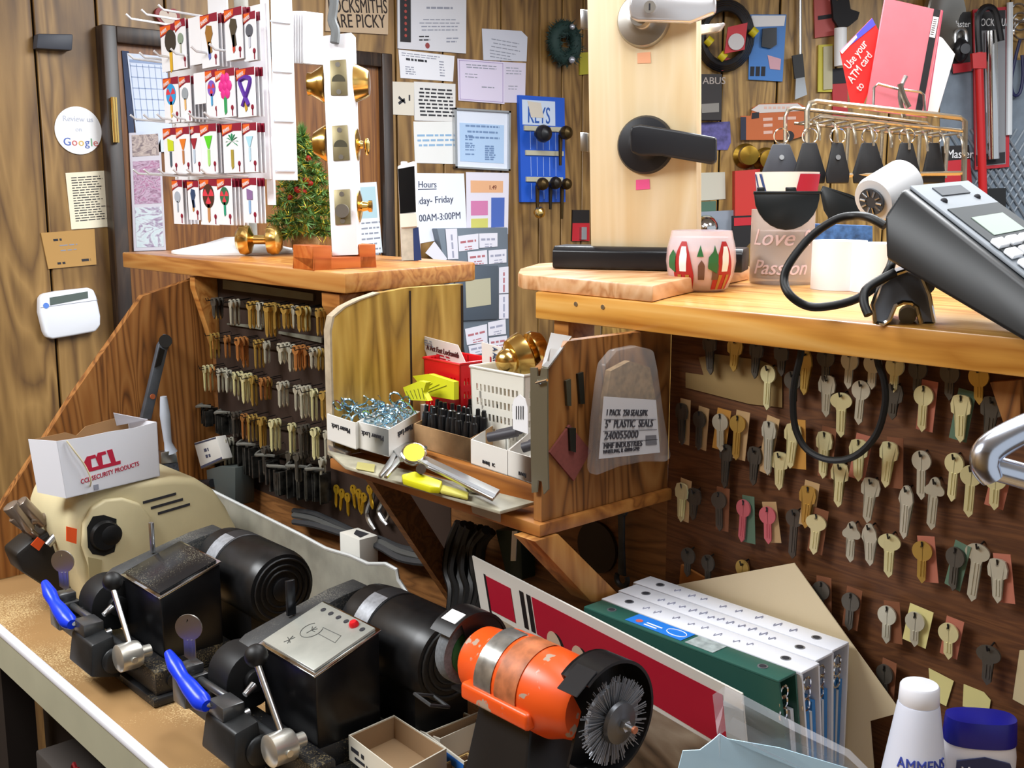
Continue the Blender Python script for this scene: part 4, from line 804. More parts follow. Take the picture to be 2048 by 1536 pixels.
logo([L_(*p) for p in ((.0, .22), (.16, .22), (.2, .72), (.36, .74), (.36, .92), (.12, .92), (-.02, .6))]); logo([L_(*p) for p in ((.36, .22), (.48, .22), (.52, .78), (.66, .8), (.66, .98), (.44, .98), (.34, .7))]); logo([L_(*p) for p in ((.72, .22), (.86, .22), (.86, 1.0), (.7, 1.0))])
b.build('logo', RC, ccl)
txt('CCL SECURITY PRODUCTS', cw(.16, .19), UU+V((0, 0, .013)), UZ, .0072, RC, ccl, squeeze=.82)
b = B(); b.slab([cw(.28, .03), cw(.33, .03), cw(.33, .12), cw(.28, .12)], n_*.0004); b.build('printed_mark', GREYINK, ccl)
# cord from the carton into the shell
cd = B(); pts = [cv(.08, 0, hh*.98)+n_*.003, cv(.12, 0, hh*.8)+n_*.007, cv(.2, 0, hh*.5)+n_*.008, cv(.24, 0, hh*.2)+n_*.006, Y(172, 990, YB+.005), Y(176, 1000, YB+.01)]
tag(cd.tube(pts, .0012, 6, sub=4).build('string', mat('string_cream', 'd8cba8', .8)), 'thin cream string running from the white parts carton to the beige machine', 'string')
# ------------------------------------------------------------------ tools by the end panel
def flat(px, x, m, th=.003, name='tool', lab='', cat='tool', bev=0): return quad(name, [X(a, b_, x) for a, b_ in px], (th, 0, 0), m, lab, cat, bev=bev)
tp = thing('shear_tool', 'dark steel lever tool leaning against the fir end panel', 'tool', Y(300, 830, YE-.03))
b = B(); b.slab([Y(x, y, YE-.03) for x, y in ((283, 840), (303, 840), (336, 700), (345, 680), (332, 668), (318, 690), (310, 725))], (0, .012, 0)); b.build('tool_body', mat('tool_grey', '5b6068', .45, .5, noise=.2, nscale=40), tp, bev=.002)
b = B(); b.cyl(Y(331, 682, YE-.034), Y(331, 682, YE-.014), .012, n=14); b.slab([Y(x, y, YE-.033) for x, y in ((310, 735), (322, 730), (330, 700), (320, 695))], (0, .003, 0)); b.build('jaw', mat('tool_dark', '2a2826', .4, .6), tp)
b = B(); p = Y(305, 793, YE-.031); b.cyl(p, p+V((0, -.002, 0)), .005, n=10); b.build('rivet', mat('rust', 'a0522c', .7), tp)
bp = thing('paint_brush', 'paint brush with white handle hanging bristles down beside the white parts carton', 'brush', Y(340, 940, YE-.05))
b = B(); ln = [Y(x, y, YE-.05) for x, y in ((327, 793), (330, 830), (333, 860), (336, 885), (342, 905))]; b.tube(ln, [.006, .0095, .008, .007, .012], 12, sub=3); b.build('handle', mat('brush_handle', 'a9b0bc', .35), bp)
b = B(); b.slab([Y(x, y, YE-.058) for x, y in ((322, 905), (352, 900), (356, 925), (322, 928))], (0, .016, 0)); b.build('ferrule', STEEL, bp, bev=.001)
b = B(); b.slab([Y(x, y, YE-.057) for x, y in ((322, 928), (356, 925), (362, 965), (318, 968))], (0, .014, 0)); b.build('bristles', mat('bristle_grey', '3c4048', .9, noise=.5, nscale=200), bp)
lb = [X(x, y, XP-.06) for x, y in ((388, 886), (432, 873), (446, 918), (402, 938))]
o = tag(B().slab(lb, (.02, 0, 0)).build('label_box', mat('label_box_white', 'b9b6b0', .7), bev=.001), 'small white box with dark printing low beside the left key rack', 'box'); fx = V((-1, 0, 0))
b = B(); dashes(b, bil(lb, .35, .45), lb[1]-lb[0], lb[0]-lb[3], .02, 2, .012, .006, fx*.0005); b.slab(sub(lb, .02, .02, .98, .08), fx*.0005); b.slab(sub(lb, .02, .9, .98, .99), fx*.0005); b.build('box_print', mat('dk_print', '3a3c50', .7), o)
pd = [X(x, y, XP-.055) for x, y in ((412, 940), (440, 932), (470, 935), (470, 1012), (418, 1008))]
o = tag(B().slab(pd, (.04, 0, 0)).build('tin_box', mat('tin_grey', '4c5250', .5, .3), bev=.002), 'grey metal tin standing below the small white label box', 'tin')
b = B(); b.cyl(X(400, 968, XP-.06), X(425, 966, XP-.058), .008, n=12); b.build('tin_knob', BLKP, o)
# cables and pliers on the partition
for k, (dy, lab) in enumerate(((0, 'upper strand of the grey cable bundle under the left key rack'), (9, 'middle strand of the grey cable bundle under the left key rack'), (18, 'lowest strand of the grey cable bundle under the left key rack'))):
    pts = [X(x, y+dy*(1+.3*math.sin(x*.03+k)), XP-.012-.006*k) for x, y in ((588, 1022), (630, 1028), (680, 1050), (720, 1068), (760, 1078), (800, 1095), (850, 1104), (885, 1106))]
    tag(B().tube(pts, .0055, 8, sub=4).build('power_cable', mat('cable_dark%d' % k, ('2b2c2e', '4a4a48', '38383a')[k], .5)), lab, 'cable')
tp = thing('pliers', 'steel pliers with curved jaws hanging on the board left of the brace', 'pliers', X(755, 1060, XP-.012))
for s_, (pts) in enumerate((((748, 978), (742, 1000), (734, 1025), (740, 1045), (750, 1060)), ((752, 978), (766, 1000), (758, 1020), (764, 1035), (775, 1050)))):
    b = B(); b.tube([X(x, y, XP-.012) for x, y in pts], [.005, .005, .004, .005, .003], 8, sub=4); b.build('handle', STEEL, tp)
b = B(); b.tube([X(x, y, XP-.012) for x, y in ((772, 1010), (778, 1030), (768, 1045))], .003, 6, sub=3); b.build('spring', STEEL, tp)
# black cable bundle under the tray
for k in range(7):
    xo = 900+k*11; pts = [X(xo+18, 1045+3*k, XP-.03-.01*(k % 3)), X(xo+6*math.sin(k), 1090, XP-.035), X(xo-6, 1140, XP-.04-.008*(k % 2)), X(xo+4, 1180, XP-.05), X(xo-2*k, 1230, XP-.06)]
    tag(B().tube(pts, .007, 8, sub=4).build('power_cable', RUBBER), 'thick black cable hanging in the bundle under the tray shelf', 'cable', 'black cables bundled under the tray shelf')
gb = [X(x, y, XP-.03) for x, y in ((990, 1060), (1040, 1060), (1045, 1160), (1015, 1165))]
o = tag(B().slab(gb, (.025, 0, 0)).build('switch_box', mat('dark_green', '14261e', .5), bev=.002), 'dark green box with white strip on the partition under the tray shelf', 'box'); b = B(); b.slab([X(x, y, XP-.031) for x, y in ((1024, 1062), (1034, 1062), (1031, 1122), (1021, 1122))], (.001, 0, 0)); b.build('white_strip', PAPER, o)
# combination wrench on the right board
wr_ = thing('wrench', 'steel combination wrench hanging on the board above the binders', 'wrench', X(1243, 1165, XP-.01))
a_, c_ = X(1243, 1025, XP-.012), X(1244, 1150, XP-.012)
b = B(); b.loft([[p+V((sx, sy, 0)) for sx, sy in ((-.002, -w_), (-.002, w_), (.002, w_), (.002, -w_))] for p, w_ in ((a_, .005), (a_.lerp(c_, .5), .0042), (c_, .006))]); b.build('shaft', DKGREY, wr_, bev=.001)
b = B(); p = X(1243, 1017, XP-.012); b.tube([p+V((0, .008*math.cos(a), .008*math.sin(a))) for a in [2*math.pi*k/16 for k in range(16)]], .003, 6, True); b.build('ring_end', DKGREY, wr_)
b = B(); p = X(1244, 1158, XP-.012); b.tube([p+V((0, .009*math.cos(a), .009*math.sin(a))) for a in [rad(150-240*0+240*k/12+0) for k in range(13)]], .0035, 6); b.build('open_end', DKGREY, wr_)
p = X(1192, 1095, XP-.006); tag(B().cyl(p, p+V((.005, 0, 0)), .033, n=32).build('metal_disc', mat('disc_dark', '33261a', .4, .4)), 'dark round disc on the board behind the lumber brace', 'disc')
# ================================================================== GRINDER
XG = .70; g1 = X(1222, 1438, XG); g0 = X(930, 1300, XG); GZ = (g1.z+g0.z)/2; gy1, gy0 = g1.y, g0.y
gr = thing('bench_grinder', 'small orange bench grinder with wire brush wheel and grey grinding stone', 'bench grinder', (XG, (gy0+gy1)/2, ZB))
GP = lambda y, dx=0, dz=0: V((XG+dx, y, GZ+dz))
ORG_ = speck('grinder_orange', 'ea561a', 'b09a88', -.6, 70, .35, big=40); GB = mat('grinder_black', '121214', .35)
ym = (gy0+gy1)/2; Lg = gy0-gy1
b = B(); r = .042; b.lathe([(.018, -.39*Lg), (.030, -.385*Lg), (.034, -.36*Lg), (.036, -.25*Lg), (r, -.2*Lg), (r+.001, 0), (r, .2*Lg), (.036, .27*Lg), (.033, .335*Lg), (.030, .36*Lg), (.016, .365*Lg)], (XG, ym, GZ), (0, -1, 0), 40)
mb = b.build('motor_housing', ORG_, gr, ang=30)
b = B(); b.bb((XG-.047, ym-.2*Lg, GZ-.022), (XG-.030, ym+.27*Lg, GZ-.004)); b.build('side_rib', ORG_, mb, bev=.004, seg=3)
def band(y0, y1, a0, a1, rr, m, nm):
    b = B(); pts = [[V((XG+rr*math.cos(a), y, GZ+rr*math.sin(a))) for y in (y0, y1)] for a in [rad(a0+(a1-a0)*k/14) for k in range(15)]]
    for q, r_ in zip(pts, pts[1:]): b.add([q[0], q[1], r_[1], r_[0]], [(0, 1, 2, 3)])
    return b.build(nm, m, mb)
band(ym+.19*Lg, ym+.07*Lg, 80, 188, r+.0016, mat('grinder_plate', 'b4b4b0', .25, .8, noise=.3, nscale=90), 'name_plate')
band(ym+.045*Lg, ym-.10*Lg, 70, 188, r+.0016, mat('worn_label', 'b0663e', .5, noise=.35, nscale=70), 'worn_label')
# pedestal and switch
b = B(); yb0, yb1 = ym+.30*Lg, ym-.20*Lg
b.loft([[V((XG+sx*wx, ym+sy*wy+.01, z)) for sx, sy in ((-1, -1), (-1, 1), (1, 1), (1, -1))] for z, wx, wy in ((ZB, .075, .075), (ZB+.018, .072, .072), (ZB+.022, .058, .05), (GZ-.03, .03, .038))])
ped = b.build('pedestal', GB, gr, bev=.004)
sp = X(1030, 1490, XG-.052); b = B(); fx = V((-.9, 0, .42)).normalized(); up = V((.42, 0, .9)); sp = V((XG-.0475, sp.y, GZ-.082))
for (w_, h_, d_, m_, nm) in ((.017, .026, .004, BLKP, 'switch_frame'), (.012, .021, .008, RED, 'switch')):
    b = B(); b.slab([sp+V((0, sy*w_/2, 0))+up*(sz*h_/2) for sy, sz in ((-1, -1), (1, -1), (1, 1), (-1, 1))], fx*d_); b.build(nm, m_, ped, bev=.001)
def guard(yc, ww, R, nm, a0, a1):
    b = B(); n = 30; an = [rad(a0+(a1-a0)*k/n) for k in range(n+1)]
    outer = [[V((XG+R*math.cos(a), yc-ww, GZ+R*math.sin(a))), V((XG+R*math.cos(a), yc+ww, GZ+R*math.sin(a)))] for a in an]
    inner = [[V((XG+(R-.003)*math.cos(a), yc-ww, GZ+(R-.003)*math.sin(a))), V((XG+(R-.003)*math.cos(a), yc+ww, GZ+(R-.003)*math.sin(a)))] for a in an]
    b.loft([[o_[0], o_[1], i_[1], i_[0]] for o_, i_ in zip(outer, inner)])
    g = b.build(nm, GB, gr)
    return g
YB1 = gy1; R1 = .056
g = guard(YB1+.014, .017, R1, 'wheel_guard', -118, 128)
b = B(); pts = [V((XG+R1*math.cos(a), YB1+.031, GZ+R1*math.sin(a))) for a in [rad(-118+246*k/30) for k in range(31)]]+[V((XG-.01, YB1+.031, GZ))]; b.slab(pts, (0, -.003, 0)); b.build('guard_back', GB, g)
b = B(); b.slab([V((XG+(R1+s_)*math.cos(rad(a)), y, GZ+(R1+s_)*math.sin(rad(a)))) for a, s_, y in ((112, .001, YB1-.002), (142, .004, YB1-.002), (142, .004, YB1+.022), (112, .001, YB1+.022))], (-.001, 0, .001)); b.build('spark_plate', mat('spark_plate', '3a3a3c', .25, .6), g)
b = B(); b.slab([V((XG-.05, YB1-.016, GZ-.045)), V((XG-.02, YB1-.016, GZ-.048)), V((XG-.02, YB1+.012, GZ-.048)), V((XG-.05, YB1+.012, GZ-.045))], (0, 0, .003)); b.build('tool_rest', mat('spark_plate', '3a3a3c', .25, .6), gr)
# wire brush: hub plates and bristles
b = B(); BR = mat('bristle_steel', '8a8d94', .45, .5); nb = 260
for k in range(nb):
    a = 2*math.pi*k/nb+random.uniform(-.012, .012); yo = random.uniform(-.006, .006); r1 = .040+random.uniform(-.0015, .001)
    p = V((XG+.016*math.cos(a), YB1-.004+yo*.3, GZ+.016*math.sin(a))); q = V((XG+r1*math.cos(a+random.uniform(-.03, .03)), YB1-.004+yo, GZ+r1*math.sin(a))); b.tube([p, q], .00045, 4)
b.cyl((XG, YB1-.003, GZ), (XG, YB1+.001, GZ), .034, n=40)
ws = b.build('wire_wheel', BR, gr)
b = B(); b.lathe([(.02, 0), (.019, .004), (.010, .006), (.0095, .0062)], (XG, YB1-.009, GZ), (0, -1, 0), 28); b.build('hub_plate', mat('hub_plate', '6a6c70', .35, .8), ws)
b = B(); b.cyl((XG, YB1-.014, GZ), (XG, YB1-.020, GZ), .0055, n=6); b.cyl((XG, YB1-.02, GZ), (XG, YB1-.028, GZ), .003, n=12); b.build('shaft_nut', STEEL, ws); b = B(); b.cyl((XG, YB1-.0275, GZ), (XG, YB1-.030, GZ), .0034, n=12); b.build('shaft_tip', mat('copper_tip', 'c07858', .4, .5), ws)
# stone
b = B(); b.lathe([(.034, 0), (.035, .002), (.035, .013), (.034, .015)], (XG, gy0+.008, GZ), (0, -1, 0), 40); stn = b.build('grinding_stone', mat('stone_grey', '6e7276', .9, noise=.2, nscale=300), gr)
b = B(); b.cyl((XG, gy0-.0068, GZ), (XG, gy0-.0085, GZ), .024, n=32); b.build('stone_washer', mat('washer_green', '2c6a3c', .7), stn)
b = B(); b.cyl((XG, gy0-.0085, GZ), (XG, gy0-.028, GZ), .012, n=20); b.build('shaft', DKGREY, gr)
g = guard(gy0-.002, .016, .046, 'wheel_guard', -100, 140)
b = B(); pts = [V((XG+.046*math.cos(a), gy0-.017, GZ+.046*math.sin(a))) for a in [rad(-100+215*k/30) for k in range(31)]]+[V((XG, gy0-.017, GZ-.01))]; b.slab(pts, (0, .003, 0)); b.build('guard_back', GB, g)
b = B()
for (a, s0, s1) in ((118, -.01, .010),): 
    b.slab([V((XG+.0465*math.cos(rad(aa)), y, GZ+.0465*math.sin(rad(aa)))) for aa, y in ((102, gy0-.014), (122, gy0-.014), (122, gy0+.008), (102, gy0+.008))], (-.0006, 0, .0008))
b.build('guard_sticker', PAPER, g)
b = B(); b.tube([V((XG-.034, gy0+.012, GZ-.045)), V((XG-.058, gy0+.012, GZ-.035)), V((XG-.058, gy0-.014, GZ-.038)), V((XG-.034, gy0-.014, GZ-.048))], .002, 6, True); b.build('tool_rest', DKGREY, gr)
# ================================================================== OPEN CARTONS ON THE BENCH
def open_box(px, ztop, h, wallm, inm, label, cat='box', trim=None, th=.0015, cut=None, extra=None, group=None):
    q = [Z(x, y, ztop) for x, y in px]; c = sum(q, V())/4; t = thing('open_carton', label, cat, c-V((0, 0, h)), group)
    b = B()
    for a, d in zip(q, q[1:]+q[:1]):
        ia, id_ = a+(c-a).normalized()*th*1.4, d+(c-d).normalized()*th*1.4; dn = V((0, 0, -h)); b.slab([a, d, id_, ia], dn)
    b.build('carton_walls', wallm, t)
    b = B(); i = [a+(c-a).normalized()*th*1.6-V((0, 0, .0012)) for a in q]
    for a, d in zip(i, i[1:]+i[:1]): b.slab([a, d, d-V((0, 0, h-.003)), a-V((0, 0, h-.003))], (c-(a+d)/2).normalized()*.0008)
    b.slab([a-V((0, 0, h-.0025)) for a in i], (0, 0, .0012)); b.build('carton_lining', inm, t)
    return t, q
LIN = mat('carton_lining', '9a7d5c', .85); CW = mat('carton_cream', 'd6d0c0', .7); CBL = mat('carton_blue', '2a6cc0', .5)
t, q = open_box([(697, 1470), (788, 1430), (893, 1497), (800, 1548)], ZB+.052, .03, CW, LIN, 'open white cardboard tray with brown inside at the bottom edge beside the machines')
b = B(); u = (q[3]-q[0]).normalized(); n_ = u.cross(UZ); n_ = n_ if n_.x < 0 else -n_; dashes(b, q[0]+u*.006-UZ*.016+n_*.0004, u, UZ, .03, 1, .006, .005, n_*.0003, word=(.012, .02)); dashes(b, q[0]+u*.014-UZ*.024+n_*.0004, u, UZ, .03, 1, .006, .0035, n_*.0003); b.build('carton_print', INK, t)
t2, _ = open_box([(690, 1492), (788, 1446), (899, 1515), (800, 1570)], ZB+.021, .0205, CW, LIN, 'closed white carton lying under the open brown-lined cardboard tray')
t, q = open_box([(850, 1466), (985, 1412), (1060, 1462), (928, 1524)], ZB+.04, .0395, CW, LIN, 'open carton with blue striped side between the white tray and the grinder')
b = B(); u = (q[3]-q[0]); n_ = u.cross(UZ).normalized(); n_ = n_ if n_.x < 0 else -n_; b.slab([q[0]+n_*.0006-UZ*.003, q[3]+n_*.0006-UZ*.003, q[3]+n_*.0006-UZ*.014, q[0]+n_*.0006-UZ*.014], n_*.0004); b.build('blue_band', CBL, t)
t, q = open_box([(815, 1452), (900, 1412), (965, 1440), (880, 1478)], ZB+.034, .033, CW, LIN, 'low open carton mostly hidden behind the blue striped carton')
t, q = open_box([(860, 1540), (935, 1505), (985, 1540), (910, 1590)], ZB+.03, .029, mat('carton_tan', 'b89a5c', .8), LIN, 'tan carton peeking in at the bottom edge in front of the grinder')
b = B(); mp_ = [Z(x, y, ZB+.0225) for x, y in ((768, 1378), (815, 1405), (830, 1432), (775, 1425))]; b.slab(mp_, (0, 0, -.004)); b.build('motor_foot_plate', mat('foot_plate', 'a8aaa8', .35, .6), origin=V((mp_[0].x, mp_[0].y, ZB))); o = bpy.data.objects['motor_foot_plate']; tag(o, 'grey metal plate on the bench under the motor beside the white tray', 'plate')
# ================================================================== BINDERS, MAGAZINE, FOLDER
zt_ = ZB+.215
BC = [(.826, .855, GREENP, 'green'), (.857, .888, None, 'white'), (.890, .921, None, 'white'), (.923, .954, None, 'white')]
binder_w = mat('binder_white', 'e6e8f0', .3); binder_g = mat('binder_green', '2c5a50', .35); sheets = mat('sheet_edges', 'c9ccd2', .7); tabs = mat('binder_blue_tabs', '3a80c0', .5)
BL = ['green ring binder with blue sticker standing behind the red magazine', 'white ring binder next to the green binder', 'white ring binder second from the key board, handwriting on its spine', 'white ring binder nearest to the key board']
y0s = [(Z(1538, 1371, zt_).y, Z(1180, 1208, zt_).y), (Z(1600, 1346, zt_).y, Z(1222, 1190, zt_).y), (Z(1649, 1312, zt_).y, Z(1272, 1168, zt_).y), (Z(1690, 1288, zt_).y, Z(1311, 1148, zt_).y)]
print('BINDERS', [(tuple(Z(*p, zt_))[:2]) for p in ((1538, 1371), (1600, 1346), (1649, 1312), (1690, 1288), (1180, 1208), (1222, 1190), (1272, 1168), (1311, 1148))])
lean = -.085
for i, (x0, x1, m_, nm) in enumerate(BC):
    ya, yb = y0s[i]; h = zt_-ZB; sh = -lean*(.62, .5, .36, .22)[i]
    t = thing('ring_binder', BL[i], 'binder', V(((x0+x1)/2+sh/2, (ya+yb)/2, ZB)), 'ring binders standing on the bench')
    ln = V((sh, 0, -h)); mm = binder_g if m_ else binder_w
    b = B(); b.slab([V((x0, ya, zt_)), V((x1, ya, zt_)), V((x1, yb, zt_)), V((x0, yb, zt_))], (0, 0, -.003)); sp_ = b.build('spine', mm, t, bev=.001)
    b = B(); b.slab([V((x0, ya, zt_-.003)), V((x0, yb, zt_-.003)), V((x0, yb, zt_-.003))+ln*.986, V((x0, ya, zt_-.003))+ln*.986], (.0025, 0, 0)); b.build('cover', mm, t)
    b = B(); b.slab([V((x1-.0025, ya, zt_-.003)), V((x1-.0025, yb, zt_-.003)), V((x1-.0025-.013, yb, zt_-.003))+ln*.986, V((x1-.0025-.013, ya, zt_-.003))+ln*.986], (.0025, 0, 0)); b.build('cover', mm, t)
    for k, (f0, f1, mt, top) in enumerate(((.14, .42, tabs if i else mat('dark_green_edge', '1f4440', .6), .03), (.45, .60, sheets, .05), (.63, .86, tabs if i != 0 else sheets, .04))):
        wv = x1-x0-.006; xa, xb = x0+.003+wv*f0, x0+.003+wv*f1; wb_ = wv*.5; xa2, xb2 = x0+.003+wb_*f0, x0+.003+wb_*f1
        b = B(); b.slab([V((xa, ya+.004, zt_-top))+V((sh*top/h, 0, 0)), V((xb, ya+.004, zt_-top))+V((sh*top/h, 0, 0)), V((xb2, ya+.004, ZB+.006))+V((sh*.97, 0, 0)), V((xa2, ya+.004, ZB+.006))+V((sh*.97, 0, 0))], (0, yb-ya-.012, 0)); b.build('page_block', mt, t)
    for yy in (ya+.028, yb-.028):
        b = B(); b.cyl((x0+(x1-x0)*.5, yy, zt_-.0005), (x0+(x1-x0)*.5, yy, zt_+.0006), .0052, n=16); b.build('finger_hole', mat('rivet_ring', '8a8d94', .3, .6), sp_)
        b = B(); b.cyl((x0+(x1-x0)*.5, yy, zt_), (x0+(x1-x0)*.5, yy, zt_+.0009), .0036, n=14); b.build('rivet', INK, sp_)
    for dz in (.012, .022, .034):
        b = B(); b.tube([V(((x0+x1)/2+.006*math.cos(a)-.002, ya+.002, zt_-dz-.004+.006*math.sin(a))) for a in [2*math.pi*k/10 for k in range(10)]], .0012, 5, True); b.build('ring', CHROME, t)
    if i:                                                           # pencilled writing on the spine
        b = B(); yy = yb-.05; mk = mat('pencil', '9a9cb0', .8)
        while yy > ya+.05:
            hh_ = random.uniform(.008, .013); x_ = (x0+x1)/2+random.uniform(-.003, .003)
            b.tube([V((x_, yy, zt_+.0004)), V((x_-hh_/2, yy-.002, zt_+.0004)), V((x_+hh_/2, yy-.004, zt_+.0004)), V((x_, yy-.006, zt_+.0004))], .0006 if i >= 2 else .0004, 4, sub=2); yy -= random.uniform(.009, .016) if i == 2 else random.uniform(.011, .03)
        b.build('handwriting', mk, sp_)
    else:
        b = B(); b.slab([V((x0+.004, .66, zt_+.0003)), V((x1-.002, .66, zt_+.0003)), V((x1-.002, .735, zt_+.0003)), V((x0+.004, .735, zt_+.0003))], (0, 0, .0004)); st_ = b.build('sticker', mat('sticker_blue', '2478d8', .5), sp_)
        b = B(); b.slab([V((x0+.004, .62, zt_+.0003)), V((x1-.002, .62, zt_+.0003)), V((x1-.002, .655, zt_+.0003)), V((x0+.004, .655, zt_+.0003))], (0, 0, .0004)); b.build('sticker', mat('sticker_grey', '9aa4a4', .6, noise=.3, nscale=120), sp_)
        b = B(); b.cyl((x0+.012, .722, zt_+.0007), (x0+.012, .722, zt_+.001), .004, n=12); b.build('sticker_dot', mat('dot_red', 'c85a48', .6), st_)
        b = B(); b.tube([V((x0+.016+.007*math.cos(a), .675+.012*math.sin(a), zt_+.0009)) for a in [2*math.pi*k/16 for k in range(16)]], .0005, 4, True); dashes(b, V((x0+.008, .713, zt_+.0008)), V((0, -1, 0)), V((1, 0, 0)), .022, 1, .004, .002, V((0, 0, .0003))); dashes(b, V((x0+.013, .713, zt_+.0008)), V((0, -1, 0)), V((1, 0, 0)), .022, 1, .004, .002, V((0, 0, .0003))); b.build('sticker_print', PAPER, st_)
# red cardboard cover in front
xr = .806; ra, rb = X(944, 1112, xr), X(1484, 1388, xr)
tl, tr = ra, rb; dn = V((.045, -.0, -(ra.z-ZB-.002))); dn2 = dn*((rb.z-ZB-.002)/(ra.z-ZB-.002))
rm = thing('cardboard_cover', 'white cardboard cover printed with red band leaning in front of the binders', 'cardboard', V((xr+.03, (ra.y+rb.y)/2, ZB)))
q = [tl, tr, tr+dn2, tl+dn]; nf = (q[1]-q[0]).cross(q[3]-q[0]).normalized(); nf = nf if nf.x < 0 else -nf
b = B(); b.slab(q, -nf*.002); b.build('cover_sheet', mat('cover_white', 'd2cfc8', .6), rm)
def cs(u0, v0, u1, v1, m_, nm='printed_band', skew=0): b = B(); b.slab([p+nf*.0003 for p in (bil(q, u0, v0), bil(q, u1, v0), bil(q, u1+skew, v1), bil(q, u0+skew, v1))], nf*.0003); return b.build(nm, m_, rm)
def cq(uv, m_, nm='printed_band'): b = B(); b.slab([bil(q, *p)+nf*.0003 for p in uv], nf*.0003); return b.build(nm, m_, rm)
RB_ = mat('cover_red', 'a8142e', .5); KB_ = mat('cover_black', '1a1618', .5)
cs(.055, .075, .165, .27, RB_); cs(.045, .07, .053, .3, KB_); cs(.205, .06, .222, .27, KB_, skew=0); cs(.235, .06, .252, .27, KB_); cq([(.258, .06), (.94, .06), (.94, .36), (.258, .27)], RB_); cs(.94, .09, 1, 1, mat('cover_pale', 'a9b0b4', .6))
cq([(.02, .29), (.92, .38), (.97, .99), (.02, .99)], wood('cover_picture', '4c4038', '8a7866', 'a89a88', 1, 9, 3, .6), 'printed_picture')
for u_ in (.33, .43, .53, .62):
    b = B(); c = bil(q, u_, .26+.1*u_); uu_ = (q[1]-q[0]).normalized(); vv_ = (q[0]-q[3]).normalized()
    b.slab([c+nf*.0007+uu_*(.012*math.cos(a))+vv_*(.02*math.sin(a)) for a in [math.pi*k/12 for k in range(13)]], nf*.0002); b.build('printed_tip', mat('tip_cream', 'c4ac94', .6), rm)
    b = B(); b.slab([c+nf*.0006+uu_*(.012*math.cos(a)+.005)+vv_*(.02*math.sin(a)) for a in [math.pi*k/12 for k in range(8)]]+[c+nf*.0006+uu_*.014], nf*.0001); b.build('printed_shade', KB_, rm)
# manila folder leaning on the key board
fp = [V((.962, p.y, p.z)) for p in (X(1340, 1172, .962), X(1588, 1126, .962), X(1605, 1150, .962), X(1802, 1425, .962), X(1740, 1442, .962))]
fo = tag(B().slab(fp+[V((.958, .50, ZB+.004)), V((.958, .80, ZB+.004))], (.0012, 0, 0)).build('manila_folder', mat('manila_cream', 'd5c3a0', .75)), 'cream manila folder leaning against the key board behind the binders', 'folder')
# clear bag with pale blue paper, front right
bq_ = [D(1356, 1540, .80), D(1366, 1502, .80), D(1400, 1500, .80), D(1424, 1482, .80), D(1440, 1468, .80), D(1456, 1478, .80), D(1560, 1496, .78), D(1700, 1538, .78), D(1760, 1620, .78), D(1340, 1620, .80)]
bgt = thing('blue_paper_sheet', 'pale blue torn paper sheet in a clear bag at the bottom right', 'paper', bq_[9])
b = B(); b.slab(bq_, CF*.0015); b.build('sheet', mat('pale_blue_sheet', 'c2e4f8', .7), bgt)
b = B(); ringn = []
rnd = random.Random(4); gridp = []
cx = [(1425, 1390), (1450, 1372), (1490, 1392), (1600, 1450), (1700, 1500), (1760, 1560)]; cy = [(1440, 1520), (1440, 1470), (1450, 1462), (1540, 1510), (1660, 1560), (1720, 1600)]
for (a, c_) in zip(cx, cy): gridp.append([D(a[0]+(c_[0]-a[0])*k/5, a[1]+(c_[1]-a[1])*k/5, .785+rnd.uniform(-.006, .006)) for k in range(6)])
b.loft(gridp, cap=False, closed=False); b.build('clear_bag', mat('bag_film', 'f0f2fa', .08, alpha=.28), bgt)
# ================================================================== BOTTLES
pc = Z(1840, 1368, ZB+.232); base = V((pc.x, pc.y, ZB)); hz = .232
pt = thing('powder_bottle', 'white powder bottle with round white cap at the bottom right', 'bottle', base)
b = B(); BW_ = mat('bottle_white', 'dfe4f4', .35); rr = .0165
b.lathe([(.031, 0), (.0345, .004), (.036, .03), (.0345, .10), (.0275, .15), (.0215, .19), (.0182, .212), (.0175, .2145)], base, (0, 0, 1), 36); b.build('bottle_body', BW_, pt)
b = B(); b.lathe([(.0168, .2145), (.0175, .216), (.0168, .230), (.0155, hz), (0, hz+.0005)], base, (0, 0, 1), 36); b.build('cap', mat('cap_white', 'eef0f8', .35), pt)
def wrap_text(s, c, r, z, h, m_, par, a0, squeeze=1, shear=0):
    """lettering bent round an upright cylinder of radius r, centred at heading a0"""
    o_ = txt(s, V((0, 0, 0)), V((1, 0, 0)), V((0, 1, 0)), h, m_, par, ali='CENTER', squeeze=squeeze, shear=shear)
    for v in o_.data.vertices:
        p = v.co+ORG[par.name]; rr_ = r(z+p.y) if callable(r) else r; a = a0+p.x/rr_; q_ = V((c.x+(rr_+.0004+p.z)*math.cos(a), c.y+(rr_+.0004+p.z)*math.sin(a), z+p.y)); v.co = q_-ORG[par.name]
    return o_
def toward(c): d = CP-c; return math.atan2(d.y, d.x)
PB = mat('bottle_blue_print', '3a4aa8', .5); a0 = toward(base); rf = lambda z: .0275-(z-ZB-.15)*.15
wrap_text('AMMENS', base, rf, ZB+.162, .0095, PB, pt, a0+.3, .85)
b = B(); b.tube([V((base.x+rf(ZB+.158)*math.cos(a0+x_), base.y+rf(ZB+.158)*math.sin(a0+x_), ZB+.158)) for x_ in [-.35+.1*k for k in range(12)]], .0006, 4); b.build('underline', PB, pt)
wrap_text('Medicated Powder', base, rf, ZB+.152, .0035, mat('bottle_orange_print', 'd8866a', .5), pt, a0+.25, .9)
b = B()
